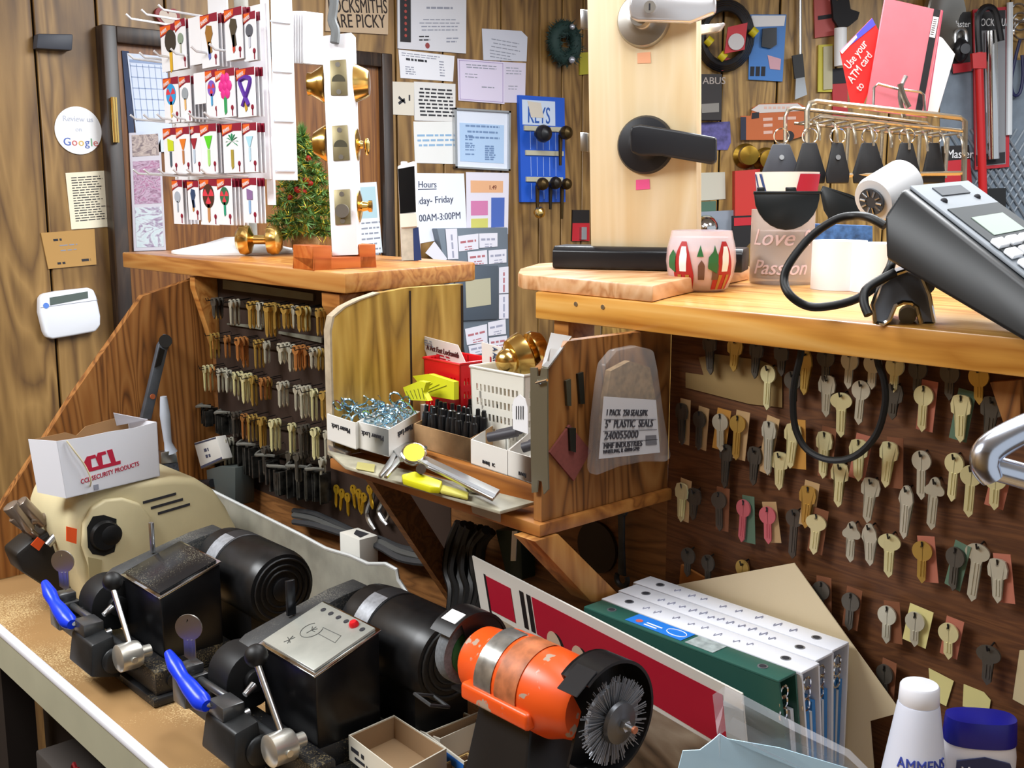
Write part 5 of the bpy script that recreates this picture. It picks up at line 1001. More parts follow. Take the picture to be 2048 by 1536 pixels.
for k in range(4):
    aa = a0-.1+.26*k-.15
    pts = [V((base.x+rf(z)*math.cos(aa+x_), base.y+rf(z)*math.sin(aa+x_), z)) for x_, z in ((0, ZB+.137), (.22, ZB+.137), (.22, ZB+.147), (0, ZB+.147))]; b.slab(pts, V((math.cos(aa), math.sin(aa), 0))*.0003)
b.build('printed_squares', PB, pt)
lc = Z(1962, 1432, ZB+.19); lbase = V((lc.x, lc.y, ZB)); ax_ = MX.Translation(lbase) @ MX.Rotation(-HD-.12, 4, 'Z')
lt_ = thing('lotion_bottle', 'white lotion bottle with dark blue flat cap in the bottom right corner', 'bottle', lbase)
def ell(rx, ry, z, n=36, e=2.6):
    out = []
    for k in range(n):
        t_ = 2*math.pi*k/n; c, s = math.cos(t_), math.sin(t_); out.append(V((rx*math.copysign(abs(c)**(2/e), c), ry*math.copysign(abs(s)**(2/e), s), z)))
    return out
b = B(ax_); b.loft([ell(.029, .017, 0), ell(.031, .019, .004), ell(.033, .02, .08), ell(.0325, .0195, .155), ell(.031, .018, .1662)]); b.build('bottle_body', mat('lotion_white', 'e9e6ea', .35), lt_)
b = B(ax_); b.loft([ell(.0315, .0185, .1664), ell(.032, .019, .168), ell(.031, .0175, .186), ell(.0305, .017, .190)]); b.build('cap', mat('cap_navy', '1c1f8c', .3), lt_, ang=50)
b = B(ax_); yf = -.0204
b.slab([V((x, yf, z)) for x, z in ((-.024, .131), (.022, .131), (.026, .144), (.022, .155), (.0, .160), (-.024, .155))], (0, .002, 0)); b.build('label_panel', mat('label_navy', '26305a', .4), lt_)
d0 = ax_ @ V((-.020, yf-.0005, .140)); txt('Vaseline', d0, ax_.to_3x3() @ V((1, 0, 0)), UZ, .0105, PAPER, lt_, squeeze=.8)
# chrome handle at the right edge
ch = thing('chrome_handle', 'chrome bent handle reaching in at the right edge in front of the key board', 'handle', D(2050, 960, .72))
b = B(); b.tube([D(2120, 830, .72), D(2030, 868, .72), D(1978, 900, .72), D(1970, 930, .72), D(1985, 960, .72)], [.010, .010, .010, .0095, .007], 16, sub=5); b.build('handle_grip', mat('chrome_worn', 'd4dcec', .22, 1), ch)
b = B(); b.tube([D(1985, 935, .725), D(2040, 950, .725), D(2120, 975, .725)], .0085, 14, sub=3); b.build('handle_bar', mat('chrome_worn', 'd4dcec', .22, 1), ch)
# ================================================================== TRAY CONTENTS
def tz(x, y): return Z(x, y, DZ)
WBX = mat('lock_carton', 'd9d6d0', .6)
def lockbox(px, label, h=.035, words=True):
    q0 = [tz(*p) for p in px]; q = [p+V((0, 0, h)) for p in q0]; c = sum(q, V())/4; t = thing('hook_carton', label, 'box', c-V((0, 0, h)), 'white cartons on the tray shelf')
    b = B()
    for a, d in zip(q, q[1:]+q[:1]): b.slab([a, d, d+(c-d).normalized()*.002, a+(c-a).normalized()*.002], (0, 0, -h+.0005))
    b.slab([p-V((0, 0, h-.0005)) for p in q], (0, 0, .001)); b.build('carton_walls', WBX, t); return t, q
def rings(q, n, t, seed):
    """a heap of bright wire rings and snap hooks"""
    r_ = random.Random(seed); c = sum(q, V())/4
    for k in range(n):
        p = bil(q, r_.uniform(.12, .88), r_.uniform(.12, .88))+V((0, 0, r_.uniform(-.006, .014))); a, bb_ = V((r_.gauss(0, 1), r_.gauss(0, 1), r_.gauss(0, 1))).normalized(), None; bb_ = a.orthogonal().normalized(); cc = a.cross(bb_)
        b = B(); rr = r_.uniform(.008, .013); b.tube([p+bb_*(rr*.7*math.cos(x))+cc*(rr*math.sin(x)) for x in [2*math.pi*j/12 for j in range(12)]], .0013, 5, True)
        o = b.build('snap_ring', mat('ring_blue_steel', 'a9cfe6', .15, 1)); tag(o, t, 'ring', t and ('bright snap rings, '+t.split(' in ')[1]))
def sidetxt(s, q, i, m_, par, h, flip=True, off=.5):
    a, d = q[i], q[(i+1) % 4]; u = (d-a).normalized(); n_ = u.cross(UZ); c = sum(q, V())/4; n_ = n_ if n_.dot((a+d)/2-c) > 0 else -n_
    if flip: u = -u if u.cross(-UZ).dot(n_) < 0 else u; v = -UZ
    else: u = -u if u.cross(UZ).dot(n_) < 0 else u; v = UZ
    p = (a+d)/2-UZ*(.010 if flip else .024)+n_*.0004; return txt(s, p-UZ*0, u, v, h, m_, par, ali='CENTER')
t, q = lockbox([(655, 880), (712, 900), (790, 868), (735, 850)], 'white carton of bright rings at the left end of the tray shelf'); sidetxt('Master Lock', q, 0, INK, t, .0065)
rings(q, 26, 'bright wire ring heaped in the left white carton on the tray', 1)
t, q = lockbox([(716, 897), (778, 915), (841, 875), (778, 858)], 'white carton of bright rings second from left on the tray shelf'); sidetxt('Master Lock', q, 0, INK, t, .0065); sidetxt('Master Lock', q, 1, INK, t, .0075)
rings(q, 30, 'bright wire ring heaped in the second white carton on the tray', 2)
# brown carton holding black tubes
q0 = [tz(829, 893), tz(941, 926), tz(1008, 885), tz(895, 858)]; hb = .03; q = [p+V((0, 0, hb)) for p in q0]
tbx = thing('tube_carton', 'open brown carton holding rows of black capped tubes on the tray shelf', 'box', sum(q0, V())/4)
b = B(); c = sum(q, V())/4
for a, d in zip(q, q[1:]+q[:1]): b.slab([a, d, d+(c-d).normalized()*.0015, a+(c-a).normalized()*.0015], (0, 0, -hb+.0005))
b.slab([p-V((0, 0, hb-.0005)) for p in q], (0, 0, .001)); b.build('carton_walls', CARD, tbx)
tube0 = None
for r in range(3):
    for k in range(9):
        p = bil(q, .07+.107*k, .84-.33*r)-V((0, 0, hb-.002)); 
        if tube0 is None:
            b = B(); b.lathe([(.0048, 0), (.0048, .038), (.0042, .041), (.003, .042), (.0028, .05), (.0, .051)], (0, 0, 0), (0, 0, 1), 12); tube0 = b.build('black_tube', mat('tube_black', '141416', .3), origin=(0, 0, 0)); o = tube0
        else: o = tube0.copy(); C.objects.link(o)
        o.location = p; o.rotation_euler = (rad(random.uniform(-4, 4)), rad(random.uniform(-5, 5)), 0); ORG[o.name] = p
        tag(o, 'black capped tube, %s from left in the %s row of the brown carton' % (NTH[k+1], ('front', 'middle', 'back')[r]), 'tube', 'black capped tubes in the brown carton')
for px, lab, w1 in (([(942, 928), (1015, 952), (1068, 905), (1000, 885)], 'white carton with black stock numbers right of the brown carton', 'BA06J   IC'), ([(1016, 952), (1075, 972), (1120, 925), (1066, 906)], 'white carton with black stock numbers behind the upright metal strip', 'BA06J')):
    t, q = lockbox(px, lab, h=.03); sidetxt(w1, q, 0, INK, t, .004, False)
    for k in range(2):
        a = bil(q, .2+.1*k, .35+.2*k)-V((0, 0, .004)); c_ = bil(q, .85, .55+.12*k)+V((0, 0, .006)); b = B(); b.cyl(a, c_, .006, n=12); o = tag(b.build('black_rod', mat('rod_grey', '3c3a40', .5)), 'dark grey rod, %s of two, in the white carton %s' % (('left', 'right')[k], 'behind the metal strip' if 'behind' in lab else 'beside the brown one'), 'rod')
t, q = lockbox([(958, 868), (1025, 882), (1050, 862), (985, 850)], 'small white carton lying behind the black tubes', h=.022)
# yellow tags
for k, (px, xx, lab) in enumerate(((((806, 775), (838, 762), (852, 765), (846, 785), (856, 802), (815, 800)), .86, 'yellow key tag bundle at the left in front of the red basket'), (((825, 752), (858, 748), (908, 764), (908, 800), (858, 792), (840, 770)), .885, 'yellow key tag bundle leaning on the red basket'))):
    p = [X(x, y, xx) for x, y in px]; o = tag(B().slab(p, (.008, 0, 0)).build('key_tag_bundle', mat('tag_yellow', 'd4d420', .6)), lab, 'tags', 'yellow tag bundles on the tray'); lo_ = min(v.z for v in p)
    b = B()
    for j in range(5):
        a, c_ = p[-1].lerp(p[-2], .15+.17*j), p[0].lerp(p[2], .15+.17*j); b.tube([a+V((-.0006, 0, .002)), c_+V((-.0006, 0, -.006))], .0004, 4)
    b.build('tag_edges', mat('tag_line', '6a6a20', .7), o)
o = thing('tag_carton', 'low white carton under the yellow key tags on the tray', 'box', tz(850, 845)); b = B(); qq = [tz(800, 838), tz(868, 855), tz(925, 822), tz(858, 806)]; b.slab(qq, (0, 0, .028)); b.build('carton_walls', WBX, o)
# baskets
def basket_q(q0, h, m_, label, holes=(9, 4)):
    c0 = sum(q0, V())/4; q1 = [c0+(p-c0)*1.06+V((0, 0, h)) for p in q0]; t = thing('plastic_basket', label, 'basket', c0, 'small plastic baskets on the tray'); 
    b = B()
    b.slab(q0, (0, 0, .0015))
    for i in range(4):
        a, d, e_, f_ = q1[i], q1[(i+1) % 4], q0[(i+1) % 4], q0[i]; n_ = (c0-(f_+e_)/2); n_.z = 0; n_ = n_.normalized()*.0016; nx = holes[0] if (d-a).length > .06 else max(3, holes[0]//2); ny = holes[1]
        us = [0]; vs_ = [0, .17]
        for k in range(nx): us += [(.09+.82*k/nx)+.82/nx*.18, (.09+.82*k/nx)+.82/nx*.72]
        us.append(1); vs_ = [0]
        for k in range(ny): vs_ += [.17+.72*k/ny+.72/ny*.16, .17+.72*k/ny+.72/ny*.66]
        vs_.append(1); qd = (a, d, e_, f_)
        for iu in range(len(us)-1):
            for iv in range(len(vs_)-1):
                if iu % 2 == 1 and iv % 2 == 1: continue
                b.slab(sub(qd, us[iu], vs_[iv], us[iu+1], vs_[iv+1]), n_)
    b.build('basket_shell', m_, t)
    b = B(); b.tube(q1, .002, 6, True); b.build('rim', m_, t); return t, q1
def bk(xf, xb, pa, pb, ytop, m_, label, holes):
    ya, yb = X(pa, 760, xf).y, X(pb, 760, xf).y; h = X((pa+pb)/2, ytop, xf).z-DZ; c_ = [V((xf, ya, DZ)), V((xf, yb, DZ)), V((xb, yb, DZ)), V((xb, ya, DZ))]; return basket_q(c_, h, m_, label, holes)
bk(.905, .965, 852, 920, 722, mat('basket_red', 'd0141c', .35), 'red plastic basket with square holes at the back of the tray', (9, 4))
bk(.895, .965, 946, 1048, 742, mat('basket_white', 'e2dfd4', .4), 'white plastic basket with square holes beside the red basket', (11, 4))
# cards standing in the baskets
def stand_card(px, xx, lab, m_=None):
    p = [X(x, y, xx) for x, y in px]; return quad('business_card', p, (.001, 0, 0), m_ or mat('card_face', 'dcd6ce', .6), lab, 'business card'), p
o, p = stand_card(((838, 670), (915, 690), (932, 728), (856, 716)), .93, 'white business card standing in the red basket'); nx_ = V((-1, 0, 0))
txt('A Act Fast Locksmith', bil(p, .07, .6)+nx_*.0008, p[1]-p[0], p[0]-p[3], .0075, mat('card_ink', '5a2c2c', .6), o, squeeze=.75)
b = B(); dashes(b, bil(p, .3, .78)+nx_*.0006, p[1]-p[0], p[0]-p[3], .03, 2, .005, .0022, nx_*.0003); b.build('printed_lines', REDINK, o); b = B(); dashes(b, bil(p, .08, .2)+nx_*.0006, p[1]-p[0], p[0]-p[3], .02, 3, .004, .002, nx_*.0003); b.build('printed_lines', GREYINK, o)
o, p = stand_card(((963, 684), (1003, 695), (1005, 756), (965, 745)), .94, 'white business card standing upright in the white basket')
txt('A Act Fast Locksmith', bil(p, .58, .06)+nx_*.0008, p[3]-p[0], p[1]-p[0], .009, mat('card_ink2', '3a4a6a', .6), o, squeeze=.6)
b = B(); dashes(b, bil(p, .42, .4)+nx_*.0006, p[3]-p[0], p[1]-p[0], .016, 1, .005, .0025, nx_*.0003); b.build('printed_lines', REDINK, o)
# brass knob set
c1, c2 = X(1016, 722, .93), X(1045, 712, .955); kb2 = thing('knob_set', 'large polished brass door knob set standing in the white basket', 'door knob', c2-V((0, 0, .04)))
ax2 = (X(1095, 690, .985)-X(1010, 722, .93)).normalized()
b = B(); b.sph(c1, .0165, 20); b.build('knob_tip', BRASS, kb2)
b = B(); b.lathe([(0, -.022), (.016, -.021), (.026, -.015), (.030, -.004), (.031, .003), (.028, .006), (.02, .008)], c2, ax2, 32); b.build('knob', BRASS, kb2)
b = B(); b.lathe([(.012, .008), (.012, .012), (.026, .014), (.027, .02), (.022, .03), (.01, .035), (0, .036)], c2, ax2, 32); b.build('knob_rose', BRASS, kb2)
# paper roll, round topped card
p = tz(962, 852)+V((.01, 0, 0)); p.z = DZ+.022; pr2 = thing('label_roll', 'white roll of labels in front of the white basket', 'roll', p); b = B(); b.lathe([(.006, 0), (.019, 0), (.019, .03), (.007, .03), (.0065, .028), (.006, 0)], p, (0, 0, 1), 28); b.build('roll', WHITE, pr2); b = B(); b.cyl(p+V((0, 0, .003)), p+V((0, 0, .029)), .0066, n=20); b.build('core', INK, pr2)
xx = .865; cpt = [X(x, y, xx) for x, y in ((1026, 858), (1024, 812), (1028, 798), (1039, 789), (1050, 798), (1055, 815), (1056, 868))]
o = tag(B().slab(cpt, (.001, 0, 0)).build('price_tag', mat('tag_white', 'e4e4e8', .6)), 'white round topped tag standing beside the upright metal strip', 'tag'); b = B(); 
for k in range(4): a = X(1032+k*4.5, 812, xx-.0003); b.slab([a, a-V((0, .0012, 0)), a-V((0, .0012, .016)), a-V((0, 0, .016))], (-.0003, 0, 0))
b.build('barcode', INK, o)
# dial caliper on the ledge
cl = thing('dial_caliper', 'steel dial caliper with yellow dial lying on the tray ledge', 'caliper', Z(880, 960, 1.288))
zc = 1.300
def cz(x, y, z=zc): return Z(x, y, z)
b = B(); b.slab([cz(812, 916), cz(830, 907), cz(1000, 986), cz(985, 1004)], (0, 0, .004)); b.build('beam', STEEL, cl, bev=.0008)
b = B(); b.slab([cz(822, 914, zc+.004), cz(828, 911, zc+.004), cz(992, 990, zc+.004), cz(988, 996, zc+.004)], (0, 0, .0006)); b.build('scale_groove', mat('scale_dark', '8a8d92', .4, .6), cl)
b = B(); b.slab([cz(786, 908), cz(800, 895), cz(822, 892), cz(838, 905), cz(822, 922), cz(800, 925)], (0, 0, .006)); b.slab([cz(800, 896), cz(790, 905), cz(757, 955), cz(762, 958), cz(785, 935)], (0, 0, .004)); b.slab([cz(800, 915), cz(790, 925), cz(768, 957), cz(775, 958), cz(800, 930)], (0, 0, .004)); b.slab([cz(812, 896), cz(826, 884), cz(832, 890), cz(822, 900)], (0, 0, .003)); b.build('jaws', STEEL, cl, bev=.0008)
dc = cz(828, 912, zc+.006); nd = (CP-dc).normalized().lerp(UZ, .45).normalized()
b = B(); b.lathe([(.0145, 0), (.0155, .002), (.0155, .006), (.0135, .0075)], dc, nd, 32); dl = b.build('dial_bezel', CHROME, cl)
b = B(); b.cyl(dc+nd*.0072, dc+nd*.0079, .0128, n=28); b.build('dial_face', mat('dial_yellow', 'e0d028', .4), dl)
b = B(); b.cyl(cz(850, 900, zc+.004), cz(850, 896, zc+.012), .003, n=10); b.build('thumb_screw', CHROME, cl); b = B(); b.cyl(cz(842, 938, zc), cz(842, 938, zc+.007), .006, n=14); b.build('thumb_screw', CHROME, cl)
hl = thing('yellow_cutter', 'yellow folding cutter lying on the tray ledge in front of the caliper', 'cutter', Z(850, 975, 1.289))
b = B(); b.slab([Z(x, y, 1.289) for x, y in ((803, 962), (830, 955), (885, 975), (880, 988), (860, 987), (806, 970))], (0, 0, .008)); b.build('body', mat('cutter_yellow', 'c9c414', .4), hl, bev=.002)
b = B(); b.slab([Z(x, y, 1.289) for x, y in ((884, 976), (938, 992), (936, 1002), (880, 988))], (0, 0, .005)); b.build('sleeve', mat('sleeve_olive', 'b0a84a', .5), hl, bev=.002)
o = tag(B().slab([Z(x, y, 1.289) for x, y in ((925, 965), (985, 978), (992, 992), (940, 985))], (0, 0, .003)).build('eraser_strip', mat('strip_white', 'd0d0cc', .6)), 'white plastic strip lying under the caliper beam on the ledge', 'strip')
o = tag(B().slab([Z(x, y, 1.289) for x, y in ((715, 925), (750, 930), (748, 945), (712, 938))], (0, 0, .0008)).build('yellow_note', mat('note_dull', 'b0a868', .7)), 'dull yellow note lying at the left end of the ledge', 'note')
# ================================================================== ON THE TRAY'S RIGHT SIDE PANEL
mg = thing('metal_gauge', 'notched metal gauge strip hanging upright on the front edge of the tray', 'gauge', X(1083, 985, XT-.004)); GA = mat('gauge_steel', '8d8a78', .38, .75)
gp = [X(x, y, XT-.003) for x, y in ((1063, 735), (1076, 735), (1077, 752), (1083, 752), (1085, 735), (1097, 738), (1097, 900), (1099, 978), (1090, 988), (1086, 962), (1078, 960), (1076, 984), (1066, 985), (1064, 900))]
b = B(); b.slab(gp, (-.002, 0, 0)); b.build('gauge_plate', GA, mg)
b = B(); b.slab([X(1085, 735, XT-.004), X(1097, 738, XT-.004), V((XT+.05, YT0+.006, X(1130, 680, XT+.03).z)), V((XT+.035, YT0+.022, X(1120, 672, XT+.03).z))], (-.001, 0, .0015)); b.build('bent_tab', STEEL, mg)
b = B(); p = X(1082, 768, XT-.005); b.cyl(p, p+V((-.003, .004, .003)), .0018, n=8); b.cyl(p+V((-.003, -.012, .006)), p+V((-.003, .004, .001)), .0016, n=8); b.build('nail', CHROME, mg)
def sidep(px, th, m_, name, lab, cat): return quad(name, [Y(x, y, YT0-.0005-th) for x, y in px], (0, th, 0), m_, lab, cat)
o = sidep([(1100, 905), (1140, 850), (1182, 902), (1148, 962)], .003, mat('sandpaper', '7c4038', .9, noise=.1, nscale=200), 'sandpaper_square', 'dark pink square of paper pinned diagonally on the tray side panel', 'paper')
o = sidep([(1139, 856), (1152, 856), (1152, 905), (1141, 902)], .006, mat('punch_dark', '33332c', .4, .5), 'steel_pin', 'dark steel pin pinned on the pink paper square', 'pin')
o = sidep([(1132, 762), (1142, 758), (1143, 812), (1135, 812)], .003, mat('punch_olive', '5a5848', .4, .6), 'file_blade', 'short olive metal blade on the tray side panel, left of two', 'blade')
o = sidep([(1156, 748), (1167, 744), (1170, 808), (1161, 808)], .003, mat('punch_dark', '33332c', .4, .5), 'file_blade', 'short dark metal blade on the tray side panel, right of two', 'blade')
# plastic bag of seals hanging on the side panel
YBG = .775; bagp = [(1212, 728), (1235, 700), (1275, 692), (1310, 700), (1318, 740), (1330, 830), (1345, 915), (1335, 925), (1290, 925), (1240, 935), (1195, 953), (1190, 940), (1196, 850), (1205, 770)]
bgp = [Y(x, y, YBG) for x, y in bagp]; sb = thing('seal_bag', 'clear plastic bag of seals with white label hanging on the tray side panel', 'bag', bgp[10])
b = B(); b.slab(bgp, (0, .014, 0)); b.build('bag_film', mat('bag_clear', 'd8d4d0', .12, alpha=.16), sb, bev=.004, seg=2)
cn = [(1222, 742), (1260, 722), (1300, 735), (1312, 800), (1322, 880), (1315, 905), (1215, 915), (1206, 880), (1212, 800)]
b = B(); b.slab([Y(x, y, YBG+.003) for x, y in cn], (0, .008, 0)); b.build('seals', mat('seals_bundle', '8a7050', .8, noise=.35, nscale=120, bump=.4), sb)
lq = [Y(x, y, YBG-.0006) for x, y in ((1208, 793), (1312, 800), (1320, 905), (1198, 918))]
b = B(); b.slab(lq, (0, .0005, 0)); b.build('bag_label', mat('bag_label', 'c9c6c8', .7), sb)
nb_ = V((0, -1, 0)); uq = lq[1]-lq[0]; uq2 = lq[2]-lq[3]
for s, v_, h_, sq in (('1 PACK  250 SEALS/PK', .30, .0068, .72), ('5"  PLASTIC  SEALS', .50, .0085, .78), ('240055000', .69, .0085, 1.0), ('MMF INDUSTRIES', .84, .006, .95), ('WHEELING, IL 60090-5792', .92, .004, .9)):
    txt(s, bil(lq, .05, v_)+nb_*.0006, uq.lerp(uq2, v_), UZ, h_, mat('label_ink', '46444a', .7), sb, squeeze=sq)
b = B()
for v_ in (.36, .55, .74): a, c_ = bil(lq, .03, v_)+nb_*.0004, bil(lq, .97, v_)+nb_*.0004; b.slab([a, c_, c_-UZ*.0006, a-UZ*.0006], nb_*.0002)
b.slab([p+nb_*.0004 for p in sub(lq, .76, .66, .95, .84)], nb_*.0002); b.build('label_lines', mat('label_ink2', '6e6c70', .8), sb)
# black cord hanging below the right counter
cp = [X(x, y, XF+.02) for x, y in ((1602, 705), (1590, 760), (1586, 810), (1592, 860), (1615, 900), (1660, 920), (1710, 912), (1752, 870), (1770, 810), (1768, 760), (1755, 720))]
tag(B().tube([cp[0]+V((0, 0, .025))]+cp+[cp[-1]+V((0, 0, .03))], .0035, 8, sub=4).build('electric_cable', RUBBER), 'black cord looping down from under the right counter over the keys', 'cord')
# ================================================================== LEFT COUNTER: CARD RACK
XR = 1.05                                        # plane of the peg panel
rkp = X(430, 495, XR); rack = thing('card_display_rack', 'white wire spinner rack hung with decorated key cards on the left counter', 'display rack', (XR+.06, rkp.y, ZC))
RW = mat('rack_white', 'eef0f4', .35)
yl, yr = X(345, 250, XR).y, X(536, 250, XR).y
pt_ = X(430, -30, XR).z; pb_ = X(430, 440, XR).z
b = B(); b.bb((XR, yr, X(430, 360, XR).z), (XR+.004, yl, X(430, 30, XR).z)); b.bb((XR, X(452, 0, XR).y, X(430, 30, XR).z), (XR+.004, X(415, 0, XR).y, pt_)); b.build('peg_panel', RW, rack)
b = B(); xr2 = X(592, 250, XR+.06)
b.bb((XR+.0045, yr-.004, X(540, 410, XR).z), (XR+.0085, yr+.02, pt_-.02)); b.build('panel_edge', RW, rack)
xs_ = Y(592, 250, yr+.003).x; b = B(); b.slab([V((XR+.012, yr+.004, X(540, 360, XR).z)), V((XR+.02, yr+.004, pt_-.03)), V((xs_, yr+.003, pt_-.03)), V((xs_, yr+.003, X(540, 360, XR).z))], (0, .004, 0)); b.build('peg_panel', RW, rack)
for k in range(4): b = B(); z = X(560, 60+95*k, XR+.08).z; b.bb((XR+.014, yr-.001, z), (xs_-.004, yr+.0028, z+.003)); b.build('side_wire', mat('rack_wire', 'c4ccd6', .35), rack)
b = B(); b.cyl((XR+.08, rkp.y, ZC+.012), (XR+.08, rkp.y, pt_-.01), .014, n=16); b.build('post', mat('post_grey', '9a9890', .5), rack)
b = B(); bp_ = [Z(x, y, ZC+.001) for x, y in ((336, 513), (345, 506), (420, 470), (480, 478), (490, 512), (430, 517))]; b.lathe([(.125, 0), (.125, .004), (.06, .018), (.02, .03), (0, .031)], (XR+.05, rkp.y+.01, ZC+.0005), (0, 0, 1), 48); b.build('base_disc', RW, rack)
CARDW = mat('card_white', 'ececf0', .5); HDR = mat('header_maroon', '8c1230', .5); HDO = mat('header_orange', 'e0621c', .5)
cgeo = {}
def pegs(xs, y0, sl):
    for x in xs:
        p = X(x+26, y0+sl*(x-320), XR); b = B(); b.tube([p, p+V((-.085, 0, .004)), p+V((-.095, 0, .012))], .0022, 6); b.build('peg', RW, rack)
pegs((318, 350, 385), 50, -.25); pegs((322, 345, 375, 410, 452, 490), 128, -.1); pegs((325, 352, 380, 412, 445, 478), 246, -.02); pegs((330, 352, 382, 412, 440, 470), 352, 0)
def flower(b, c, r, n, k=6):
    for i in range(n): a = 2*math.pi*i/n; b.sph(c+V((0, r*.62*math.cos(a), r*.62*math.sin(a))), r*.42, 8, (.15, 1, 1))
    b.sph(c, r*.4, 8, (.2, 1, 1))
def design(card, p, kind, c1, c2, W_, H_):
    """a shaped key printed on the card; p = card centre, facing -x"""
    m1 = mat('key_print_'+c1, c1, .5); m2 = mat('key_print_'+c2, c2, .5); n = V((-.0006, 0, 0)); c = p+V((-.0006, 0, .008)); r = W_*.31
    P = lambda y, z: c+V((0, -y*r, z*r*.7))                              # +y to the picture's right
    b = B()
    if kind == 'flower': flower(b, P(0, .3), r*1.1, 6)
    elif kind == 'ball':
        b.cyl(P(0, .2), P(0, .2)+n, r, n=24)
    elif kind == 'ribbon': b.tube([P(-.6, -2.2), P(.9, .6), P(.4, 1.2), P(-.4, 1.2), P(-.9, .6), P(.5, -2.2)], r*.22, 6, sub=4)
    elif kind == 'palm':
        for i in range(9): a = rad(-30+240*i/8); b.slab([P(0, .3), P(.8*math.cos(a)+.12, .3+.8*math.sin(a)), P(1.1*math.cos(a), .2+1.0*math.sin(a)), P(.8*math.cos(a)-.12, .3+.75*math.sin(a))], n)
    elif kind == 'glass': b.slab([P(-.8, 1.1), P(.8, 1.1), P(.15, -.6), P(-.15, -.6)], n)
    elif kind == 'flag': b.slab([P(-.6, 1.2), P(.7, .8), P(.7, -.6), P(-.6, -.6)], n)
    elif kind == 'figure': b.slab([P(-.4, 1.4), P(.5, 1.2), P(.7, .2), P(.3, -.6), P(.5, -2), P(-.1, -2.3), P(-.5, -.4), P(-.7, .5)], n)
    else: b.slab([P(.9*math.cos(a), .2+1.15*math.sin(a)) for a in [2*math.pi*k/18 for k in range(18)]], n)
    b.build('key_head', m1, card)
    b = B(); b.slab([P(-.22, -.7), P(.22, -.7), P(.2, -2.7), P(-.1, -3.0), P(-.22, -2.6)], n); b.build('key_shank', m2, card)
    if kind == 'ball':
        b = B()
        for a0_ in (0, 120, 240): b.slab([P(0, .2)+n]+[P(.97*math.cos(rad(a0_+15*k)), .2+.97*math.sin(rad(a0_+15*k)))+n for k in range(5)], n*.3)
        b.build('key_stripes', mat('stripe_red', 'd83a4a' if c1 != '2c6a4a' else '2450b8', .5), card)
    b = B(); q = p+V((-.0004, -W_*.34, -H_*.36)); b.cyl(q+V((0, 0, .004)), q+V((-.0006, 0, .004)), .0045, n=10); b.slab([q+V((0, .0012, -.01)), q+V((0, -.0012, -.01)), q+V((0, -.0012, .002)), q+V((0, .0012, .002))], n); b.build('key_icon', HDR, card)
def key_card(px, xx, n, label, kind, c1, c2, header=True, back=2):
    x0, y0, x1, y1 = px; p = X((x0+x1)/2, (y0+y1)/2, xx); W_ = abs(X(x0, (y0+y1)/2, xx).y-X(x1, (y0+y1)/2, xx).y); H_ = X((x0+x1)/2, y0, xx).z-X((x0+x1)/2, y1, xx).z
    def cardmesh(q, first):
        b = B(); b.bb((q.x, q.y-W_/2, q.z-H_/2), (q.x+.0012, q.y+W_/2, q.z+H_/2)); o = b.build('key_card', CARDW, bev=0); return o
    o = tag(cardmesh(p, True), label, 'key card', 'decorated key cards on the white rack')
    if header:
        b = B(); n = V((-.0005, 0, 0)); T_ = lambda u, v: p+V((-.0001, W_*(.5-u), H_*(.5-v)))
        b.slab([T_(0, 0), T_(1, 0), T_(1, .16), T_(.6, .15), T_(.25, .2), T_(0, .25)], n); b.build('header', HDR, o)
        b = B(); b.slab([T_(0, .02)+n, T_(.55, .02)+n, T_(.5, .13)+n, T_(0, .22)+n], n*.5); b.build('header_panel', HDO, o)
        txt('SHAPES', T_(.06, .19)+n*1.8, V((0, -1, .22)), UZ, H_*.075, CARDW, o, squeeze=.8)
    if kind: design(o, p, kind, c1, c2, W_, H_)
    for j in range(back):
        c_ = B(); q = p+V((.007*(j+1), -.001*(j+1), -.001*random.random())); c_.bb((q.x, q.y-W_/2, q.z-H_/2), (q.x+.0012, q.y+W_/2, q.z+H_/2)); h_ = c_.build('key_card', CARDW)
        tag(h_, 'white key card hanging behind the '+label.split(',')[0].replace('key card with ', ''), 'key card', 'spare cards behind the '+label.split(',')[0].replace('key card with ', '')[:40])
        if header: b = B(); b.bb((q.x-.0004, q.y-W_/2, q.z+H_*.32), (q.x+.0016, q.y+W_/2, q.z+H_/2)); b.build('header', HDR, h_)
XC = XR-.065
